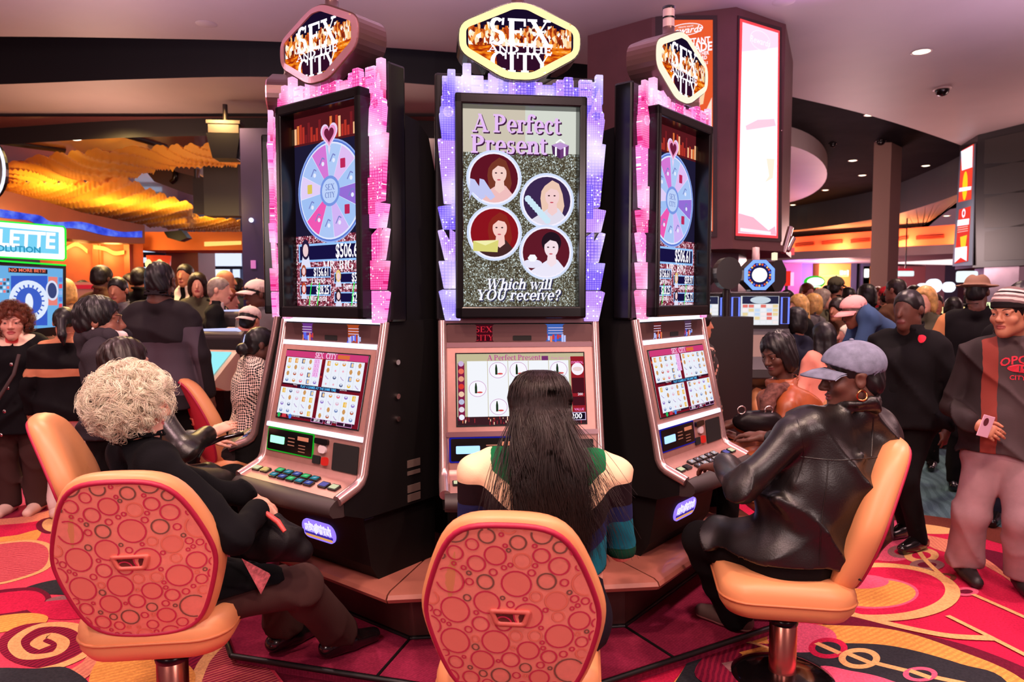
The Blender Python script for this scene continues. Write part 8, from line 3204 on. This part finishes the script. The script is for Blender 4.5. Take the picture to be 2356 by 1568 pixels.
for r_ in range(4):
	for c_ in range(3):
		g.pg([Lr(*q) for q in ((-2 + 8 * c_, 640 + 9 * r_), (4 + 8 * c_, 640 + 9 * r_), (4 + 8 * c_, 646 + 9 * r_), (-2 + 8 * c_, 646 + 9 * r_))], [(200, 230, 250), (240, 120, 120), (60, 90, 120)][(r_ + c_) % 3])
g.done('screen_graphics', rs)
mb = MB()
mb.tube([rp(q[0], q[1], .01) - R0 for q in ((-90, 594), (30, 602), (150, 610))], .008, 6)
mb.build('green_edge_light', glow('edge_green', (40, 230, 60), 1.2), t)
mb = MB()
slab(mb, [rp(*q) - R0 for q in round_poly([(-90, 502), (148, 522), (149, 598), (-90, 585)], 8)], -nr * .10)
sg = mb.build('sign_box', glow('sign_white_rim', (240, 255, 244), 1.3), t)
mb = MB()
mb.tube([rp(q[0], q[1], .004) - R0 for q in ((-90, 501), (146, 521), (150, 528), (151, 594), (146, 599), (-90, 586))], .007, 6)
mb.build('green_edge_light', glow('edge_green', (40, 230, 60), 1.2), t)
mb = MB()
slab(mb, [rp(q[0], q[1], .008) - R0 for q in ((-84, 514), (134, 534), (134, 584), (-84, 572))], -nr * .006)
sf_ = mb.build('sign_face', glow('sign_cyan', (120, 206, 240), 1.1), t)
cc = (60, 555)
Lr = lambda x, y: loc2(lambda a_, b_: rp(a_, b_, .009) - R0, er, cc, x, y)
g = Gfx(rp(60, 555, .009) - R0, er, Z1, {'w': G_WHITE})
x, z = Lr(40, 551)
g.tx('ROULETTE', x - .10, z, .185, 'w', .006, skew=.08, sx=.86)
x, z = Lr(30, 573)
g.tx('EVOLUTION', x, z, .07, (46, 150, 190), .002, sx=1.05)
g.done('sign_lettering', sf_)
mb = MB()
slab(mb, [rp(*q) - R0 for q in ((-60, 588), (92, 598), (92, 612), (-60, 604))], -nr * .08)
mb.build('sign_mount', M_GLOSS, t)
mb = MB()
slab(mb, [np.array(rp(-90, 700)) * np.array((1, 1, 0)) - R0, np.array(rp(110, 700)) * np.array((1, 1, 0)) - R0, rp(110, 775) - R0, rp(-90, 785) - R0], -nr * .4)
mb.build('pedestal', M_BLACK, t)
mb = MB()
mb.prism([(.16 * math.cos(t_), .26 * math.sin(t_)) for t_ in [2 * PI * i / 28 for i in range(28)]], 0, .06, 'y')
a = at(-34, 388, 6.2)
o = tag(mb.build('round_sign', M_GLOSS, None, tuple(a)), 'rim of a round sign cut off by the left edge of the picture', 'sign')
q_ = MB()
q_.tube([(.165 * math.cos(t_), -.005, .27 * math.sin(t_)) for t_ in [2 * PI * i / 28 for i in range(28)]], .012, 6, closed=True)
q_.build('lit_rim', glow('rim_white', (236, 236, 255), 1.2), o)
q_ = MB()
q_.tube([(0, .03, -.26), (0, .03, -2.4)], .03, 8)
q_.build('sign_post', M_GLOSS, o)

# betting terminals with pale housings
for px, py, d, lb in ((478, 820, 5.6, 'pale betting terminal with cyan touch screen beside the tall broad man'), (540, 765, 6.6, 'pale rounded betting terminal behind the man in the white cap')):
	a = at(px, py, d)
	t = empty('betting_terminal', (a[0], a[1], 0), -.25, lb, 'betting terminal')
	zt = a[2]
	mb = MB()
	mb.prism(round_poly([(-.20, zt - .16), (-.22, zt - .20), (-.05, zt - .26), (.14, zt - .24), (.16, zt + .05), (.10, zt + .05)], .03), -.21, .21, 'x')
	mb.build('terminal_deck', mat('ivory_plastic', (226, 196, 170), .35), t, bevel=.012)
	mb = MB()
	s0_, s1_ = Vector((0, -.175, zt - .135)), Vector((0, .07, zt + .03))
	n_ = Vector((1, 0, 0)).cross(s1_ - s0_).normalized() * .006
	mb.quad(s0_ + Vector((-.17, 0, 0)) + n_, s0_ + Vector((.17, 0, 0)) + n_, s1_ + Vector((.17, 0, 0)) + n_, s1_ + Vector((-.17, 0, 0)) + n_)
	s_ = mb.build('touch_screen', glow('screen_cyan', (150, 232, 240), 1.1), t)
	mb = MB()
	mb.prism(round_poly([(.10, zt + .05), (.10, zt + .16), (.16, zt + .20), (.26, zt + .18), (.26, zt - .2), (.16, zt - .2)], .03), -.23, .23, 'x')
	mb.build('terminal_hood', mat('dark_steel', (70, 60, 62), .4, .7), t, bevel=.01)
	mb = MB()
	mb.tube([(-.23, .17, zt + .19), (.15, .17, zt + .205), (.22, .16, zt + .16), (.235, .13, zt + .08)], .016, 8)
	mb.build('hood_light', glow('hood_lilac', (206, 206, 255), 1.1), t)
	mb = MB()
	mb.box((0, .1, (zt - .24) / 2), (.30, .24, zt - .24))
	mb.build('pedestal', M_BLACK, t)

# ---------------------------------------------------------------- the crowd
def crowd(px, py, d, f, look, label, c, hair, sk=None, fem=True, b=1.05, hat=None, pants=None, group='people in the crowd', top=None, hs=1.0, pitch=-.05, shoes=None, res=1.0, upd=None, hands='both'):
	hd = at(px, py, d)
	H = hd[2] / 1.6 * 1.72
	fx = unit((f[0], f[1], 0))
	J = pose_stand(hd[0] - fx[0] * .015, d - fx[1] * .015, f, H, b)
	J['head'] = hd
	if upd:
		upd(J)
	t = dict(m=c, e=.016, hem=H * .47, amp=.007, freq=20, seed=px * .01, es=.014, collar=.03)
	t.update(top or {})
	return person(label, J, look, sk or SK_BROWN, fem=fem, hero=False, top=t, pants=dict(m=pants or C_DARK), shoes=dict(m=shoes or SHOE_BLK), hair=hair, hat=hat, hs=hs, pitch=pitch, group=group, res=res, hands=hands)

W_ = lambda n, rgb, r=.85: cloth('crowd_' + n, rgb, r)
BLKC, NAVC, BRNC, GRYC, OLVC = W_('black', (17, 14, 17)), W_('navy', (32, 34, 50)), W_('brown', (88, 58, 42)), W_('grey', (104, 98, 104)), W_('olive', (86, 82, 66))
BEIC, PNKC, REDC, WHTC, DENC = W_('beige', (196, 156, 120)), W_('pink', (236, 150, 130)), W_('red', (190, 40, 52)), W_('white', (226, 206, 200)), W_('denim', (58, 82, 118))

def suit(J0):
	def pick(c):
		d = c - J0['base']
		a = np.abs(d @ J0['r'])
		out = np.zeros(len(c), int)
		fr = (d @ J0['f'] > .03) & (a < (c[:, 2] - 1.08 * J0['s']) * .28)
		out[fr] = 1
		out[fr & (a < .025)] = 2
		return out
	return pick

def cr(*a, **k):
	return crowd(*a, **k)

cr(237, 640, 8.2, (.2, 1), (.3, 1), 'person with short black hair and brown coat before the wood wall, back turned', BRNC, ('short', H_BLACK), SK_DARK, False, 1.1)
cr(270, 668, 6.8, (.1, -1), (.1, -1), 'woman facing the camera between the hooded-fleece woman and the tall broad man', GRYC, ('bun', H_BLACK), SK_TAN)
cr(150, 742, 5.15, (-.4, .9), (-.3, .95), 'person with black ponytail and tan-collared dark jacket watching the roulette screen', [BLKC, W_('tan_collar', (206, 136, 100))], ('pony', H_BLACK), SK_TAN, True, 1.15, pants=WHTC,
   shoes=mat('white_sneaker', (226, 190, 176), .5), top=dict(pick=lambda c: ((c[:, 2] > 1.262) | (np.abs(c[:, 2] - 1.06) < .025)).astype(int)))
cr(150, 672, 7.3, (-.2, 1), (-.5, .9), 'blond person in beige coat beside the roulette screen, back turned', BEIC, ('bob', H_BLOND), SK_PALE)
cr(190, 668, 9.6, (.3, -1), (.4, -.9), 'man with dark hair in front of the red and white framed board', BLKC, ('short', H_BLACK), SK_DARK, False)
cr(326, 642, 9.0, (.2, 1), (.3, 1), 'person in dark coat left of the bright lounge window', BLKC, ('short', H_BLACK), SK_TAN)
cr(299, 652, 10.0, (-.3, -1), (-.4, -.9), 'person with purple-grey coat right of the amber wall lamp', GRYC, ('short', H_DKBR), SK_BROWN, False)
J_ = [None]
p = cr(425, 633, 8.8, (-.1, -1), (-.05, -1), 'man in black suit, white shirt and tie facing the camera', [BLKC, WHTC, BLKC], ('crop', H_BLACK), SK_TAN, False, 1.08,
       upd=lambda J: J_.__setitem__(0, J), top=dict(pick=lambda c: suit(J_[0])(c)))
cr(455, 655, 8.3, (.3, -.9), (.3, -.9), 'woman with brown hair just right of the man with the tie', OLVC, ('bob', H_DKBR), SK_PALE)
p = cr(507, 668, 6.9, (.9, .2), (.95, .05), 'grey-haired man in black suit seen in profile, looking right', [BLKC, WHTC, BLKC], ('crop', H_GREY), SK_PALE, False, 1.15,
       upd=lambda J: J_.__setitem__(0, J), top=dict(pick=lambda c: suit(J_[0])(c)))
cr(521, 646, 8.7, (.9, .3), (.95, .1), 'bald man standing behind the grey-haired man in the suit', BRNC, ('bald', H_BLACK), SK_TAN, False)
cr(528, 690, 7.6, (.9, .1), (.95, 0), 'short woman with brown hair at the right shoulder of the grey-haired man', GRYC, ('short', H_BROWN), SK_PALE)
cr(548, 662, 10.0, (.4, .9), (.4, .9), 'person in dark clothes before the bright lounge windows', NAVC, ('short', H_BLACK), SK_BROWN)
cr(590, 678, 6.3, (-.4, -.9), (-.7, -.6), 'man in grey hooded top and cap facing left near the blue column', GRYC, ('crop', H_BLACK), SK_DARK, False, 1.12, hat=('cap', [W_('white_cap', (240, 214, 206))]))
cr(577, 738, 5.9, (.3, .95), (.3, .95), 'man in pale pink jacket and white cap worn backwards', PNKC, ('crop', H_BLACK), SK_TAN, False, 1.18, hat=('cap_back', [W_('white_cap', (240, 214, 206))]), hs=1.05)
CHECK = mat('black_white_check', (226, 200, 190), .8)
nt = CHECK.node_tree
ck = nt.nodes.new('ShaderNodeTexChecker')
ck.inputs['Scale'].default_value = 80
ck.inputs['Color1'].default_value = lin((250, 226, 210))
ck.inputs['Color2'].default_value = lin((24, 16, 20))
tcx = nt.nodes.new('ShaderNodeTexCoord')
mpx = nt.nodes.new('ShaderNodeMapping')
mpx.inputs['Rotation'].default_value = (.6, .7, .5)
nt.links.new(tcx.outputs['Object'], mpx.inputs[0])
nt.links.new(mpx.outputs[0], ck.inputs['Vector'])
nt.links.new(ck.outputs['Color'], nt.nodes['Principled BSDF'].inputs['Base Color'])
f_ = unit((.85, .5, 0))
J = pose_sit(-1.80, 4.95, f_, .54, 1.66, 1.12)
J['head'] = at(604, 792, 4.95)
person('woman with hair bun and black and white checked top on the red-backed chair', J, (.9, .4), SK_DARK, hero=False, top=dict(m=CHECK, e=.016, hem=.58, es=.02, amp=.006, freq=22), pants=dict(m=C_DARK), shoes=dict(m=SHOE_BLK, z=0), hair=('bun', H_BLACK))
# right-hand side
NORD = mat('patterned_knit', (60, 50, 44), .9)
nt = NORD.node_tree
ck = nt.nodes.new('ShaderNodeTexVoronoi')
ck.inputs['Scale'].default_value = 26
rp_ = nt.nodes.new('ShaderNodeValToRGB')
rp_.color_ramp.elements[0].position, rp_.color_ramp.elements[1].position = .30, .36
rp_.color_ramp.elements[0].color, rp_.color_ramp.elements[1].color = lin((220, 160, 140)), lin((40, 32, 32))
tcx = nt.nodes.new('ShaderNodeTexCoord')
nt.links.new(tcx.outputs['Object'], ck.inputs['Vector'])
nt.links.new(ck.outputs['Distance'], rp_.inputs['Fac'])
nt.links.new(rp_.outputs['Color'], nt.nodes['Principled BSDF'].inputs['Base Color'])
cr(1612, 745, 5.2, (1, .1), (1, .1), 'person in patterned knit sweater half hidden behind the right pink machine', NORD, ('short', H_BLACK), SK_TAN, False, 1.15)
cr(1892, 772, 5.3, (-.3, .95), (-.3, .95), 'woman with shoulder-length black hair and pink jacket, back turned', PNKC, ('long', H_BLACK), SK_PALE, True, 1.05)
cr(1828, 738, 6.0, (-.5, .85), (-.5, .85), 'person with dark hair and grey-blue coat behind the woman in brown leather', NAVC, ('bob', H_BLACK), SK_BROWN)

def bend_over(J):
	"""leaning far forward over a machine"""
	J['nek'] = at(1985, 722, 5.45)
	J['che'] = at(2018, 770, 5.55)
	J['pel'] = at(2070, 862, 5.75)
	J['slr'], J['sll'] = J['nek'] + J['r'] * .19 - np.array((0, 0, .03)) + J['f'] * -.02, J['nek'] - J['r'] * .19 - np.array((0, 0, .03))
	J['elr'], J['ell'] = J['slr'] + np.array((-.10, -.02, -.26)), J['sll'] + np.array((-.08, -.04, -.27))
	J['wrr'], J['wrl'] = J['elr'] + np.array((-.20, .05, -.10)), J['ell'] + np.array((-.20, .05, -.10))
	J['hpr'], J['hpl'] = J['pel'] + J['r'] * .09, J['pel'] - J['r'] * .09
	for q in 'rl':
		J['kn' + q] = np.array((J['hp' + q][0], J['hp' + q][1], .5))
		J['an' + q] = np.array((J['hp' + q][0], J['hp' + q][1], .085))

cr(1964, 718, 5.4, (-.85, .2), (-.95, -.25), 'man in pink cap and blue denim shirt bending over a machine', DENC, ('crop', H_GREY), SK_BROWN, False, 1.25, hat=('cap', [W_('pink_cap', (246, 176, 172))]), upd=bend_over, top=dict(hem=.80, belly=.8), pitch=-.35)
cr(2088, 712, 4.5, (-.8, -.45), (-.8, -.55), 'man in black jacket with red chest patch walking left', [BLKC, W_('red_patch', (226, 50, 70))], ('crop', H_BLACK), SK_DARK, False, 1.28, pitch=-.1, hs=1.08,
   upd=lambda J: J.update(wrr=J['P'](.24, .10, .90), knl=J['P'](-.10, .12, .5), anr=J['P'](.10, -.22, .1)),
   top=dict(hem=.78, pick=lambda c: ((np.linalg.norm(c - at(2106, 770, 4.33), axis=1) < .075)).astype(int)))
cr(2248, 672, 5.8, (.5, .85), (.7, .7), 'man in tan fedora and black vest with tan sleeves, seen from behind', [BLKC, W_('tan_sleeve', (206, 136, 88))], ('crop', H_BLACK), SK_DARK, False, 1.2, hat=('fedora', W_('fedora', (156, 120, 100))),
   upd=lambda J: (J_.__setitem__(0, J), J.update(ell=J['P'](-.30, .0, 1.13), wrl=J['P'](-.22, .16, 1.0))), top=dict(pick=lambda c: (np.abs((c - J_[0]['base']) @ J_[0]['r']) > .215).astype(int), es=.022))
cr(1835, 702, 7.6, (-.9, -.2), (-.9, -.3), 'blond woman in black coat looking left in the right-hand crowd', BLKC, ('long', H_BLOND), SK_PALE)
cr(1868, 700, 8.2, (-.6, .7), (-.6, .7), 'pale-blond woman in grey coat behind the blond one', GRYC, ('bob', H_BLOND), SK_PALE)
cr(1894, 688, 8.8, (.6, -.5), (.8, -.4), 'grey-haired woman in olive coat in the right-hand crowd', OLVC, ('bob', H_GREY), SK_PALE)
cr(1924, 662, 9.0, (.5, .8), (.7, .5), 'man in olive cap under the amber shop sign', BLKC, ('crop', H_BLACK), SK_BROWN, False, 1.15, hat=('cap', OLVC))
cr(1926, 712, 7.0, (-.7, -.5), (-.8, -.5), 'young woman with dark hair left of the pink cap', BRNC, ('long', H_DKBR), SK_TAN)
cr(1948, 683, 9.5, (-.3, .9), (-.3, .9), 'person with dark hair just behind the pink cap', BLKC, ('short', H_BLACK), SK_BROWN)
cr(1992, 680, 8.2, (-.2, .95), (-.2, .95), 'person with thick black hair at the foot of the beige square column', BLKC, ('bob', H_BLACK), SK_BROWN)
cr(2008, 684, 11.0, (.1, -1), (.1, -1), 'pale-faced person at the left foot of the beige square column', REDC, ('short', H_GREY), SK_PALE, False)
cr(2022, 678, 10.5, (-.2, -1), (-.2, -1), 'person in red looking to the camera, left of the red knit cap', REDC, ('crop', H_BROWN), SK_PALE, False)
cr(2037, 684, 9.3, (.2, .9), (.2, .9), 'person with red knit cap in the crowd', BLKC, ('crop', H_BLACK), SK_TAN, True, 1.05, hat=('beanie', [REDC, REDC, REDC]))
cr(2058, 668, 7.6, (-.4, .8), (-.5, .7), 'man with bare brown head behind the one walking left', BRNC, ('crop', H_DKBR), SK_BROWN, False, 1.1)
cr(2128, 690, 6.6, (-.5, -.8), (-.6, -.7), 'woman with blond hair in green coat right of the man walking left', OLVC, ('bob', H_BLOND), SK_PALE)
cr(2152, 700, 7.6, (-.2, -.9), (-.3, -.9), 'dark-haired man in black below the glowing round toppers', BLKC, ('crop', H_BLACK), SK_TAN, False)
cr(2192, 708, 8.0, (.2, .9), (.2, .9), 'person with black hair on the red seat, back turned', BLKC, ('bob', H_BLACK), SK_BROWN)
cr(1858, 672, 10.5, (.3, -.9), (.3, -.9), 'ginger-haired person under the green oval sign', REDC, ('short', H_BROWN), SK_PALE)
cr(1812, 690, 9.0, (.6, .6), (.6, .6), 'person with dark hair in front of the red neon sign', BLKC, ('short', H_BLACK), SK_BROWN, False)
cr(1903, 676, 11.0, (-.4, -.9), (-.4, -.9), 'person in white top behind the grey-haired woman', WHTC, ('short', H_BLACK), SK_TAN)
cr(2105, 678, 9.8, (.2, -.9), (.2, -.9), 'person with brown hair behind the face of the man walking left', GRYC, ('short', H_DKBR), SK_PALE)
cr(1950, 772, 5.9, (-.8, .3), (-.9, .1), 'pale-haired man seated low behind the pink jacket', WHTC, ('crop', H_WHITE), SK_PALE, False, 1.0)
cr(2352, 690, 4.9, (-.6, -.7), (-.7, -.6), 'person in dark jeans mostly hidden behind the man in the striped hat', BLKC, ('short', H_BLACK), SK_BROWN, False, pants=NAVC)
make_chair(at(1850, 800, 5.5)[0], 5.5, .45, -.9, 'cream swivel chair left of the woman in the pink jacket', .5)
make_chair(at(2175, 760, 7.6)[0], 7.6, .2, .95, 'red-backed chair under the round glowing toppers', .62, pattern=False, plain=True)
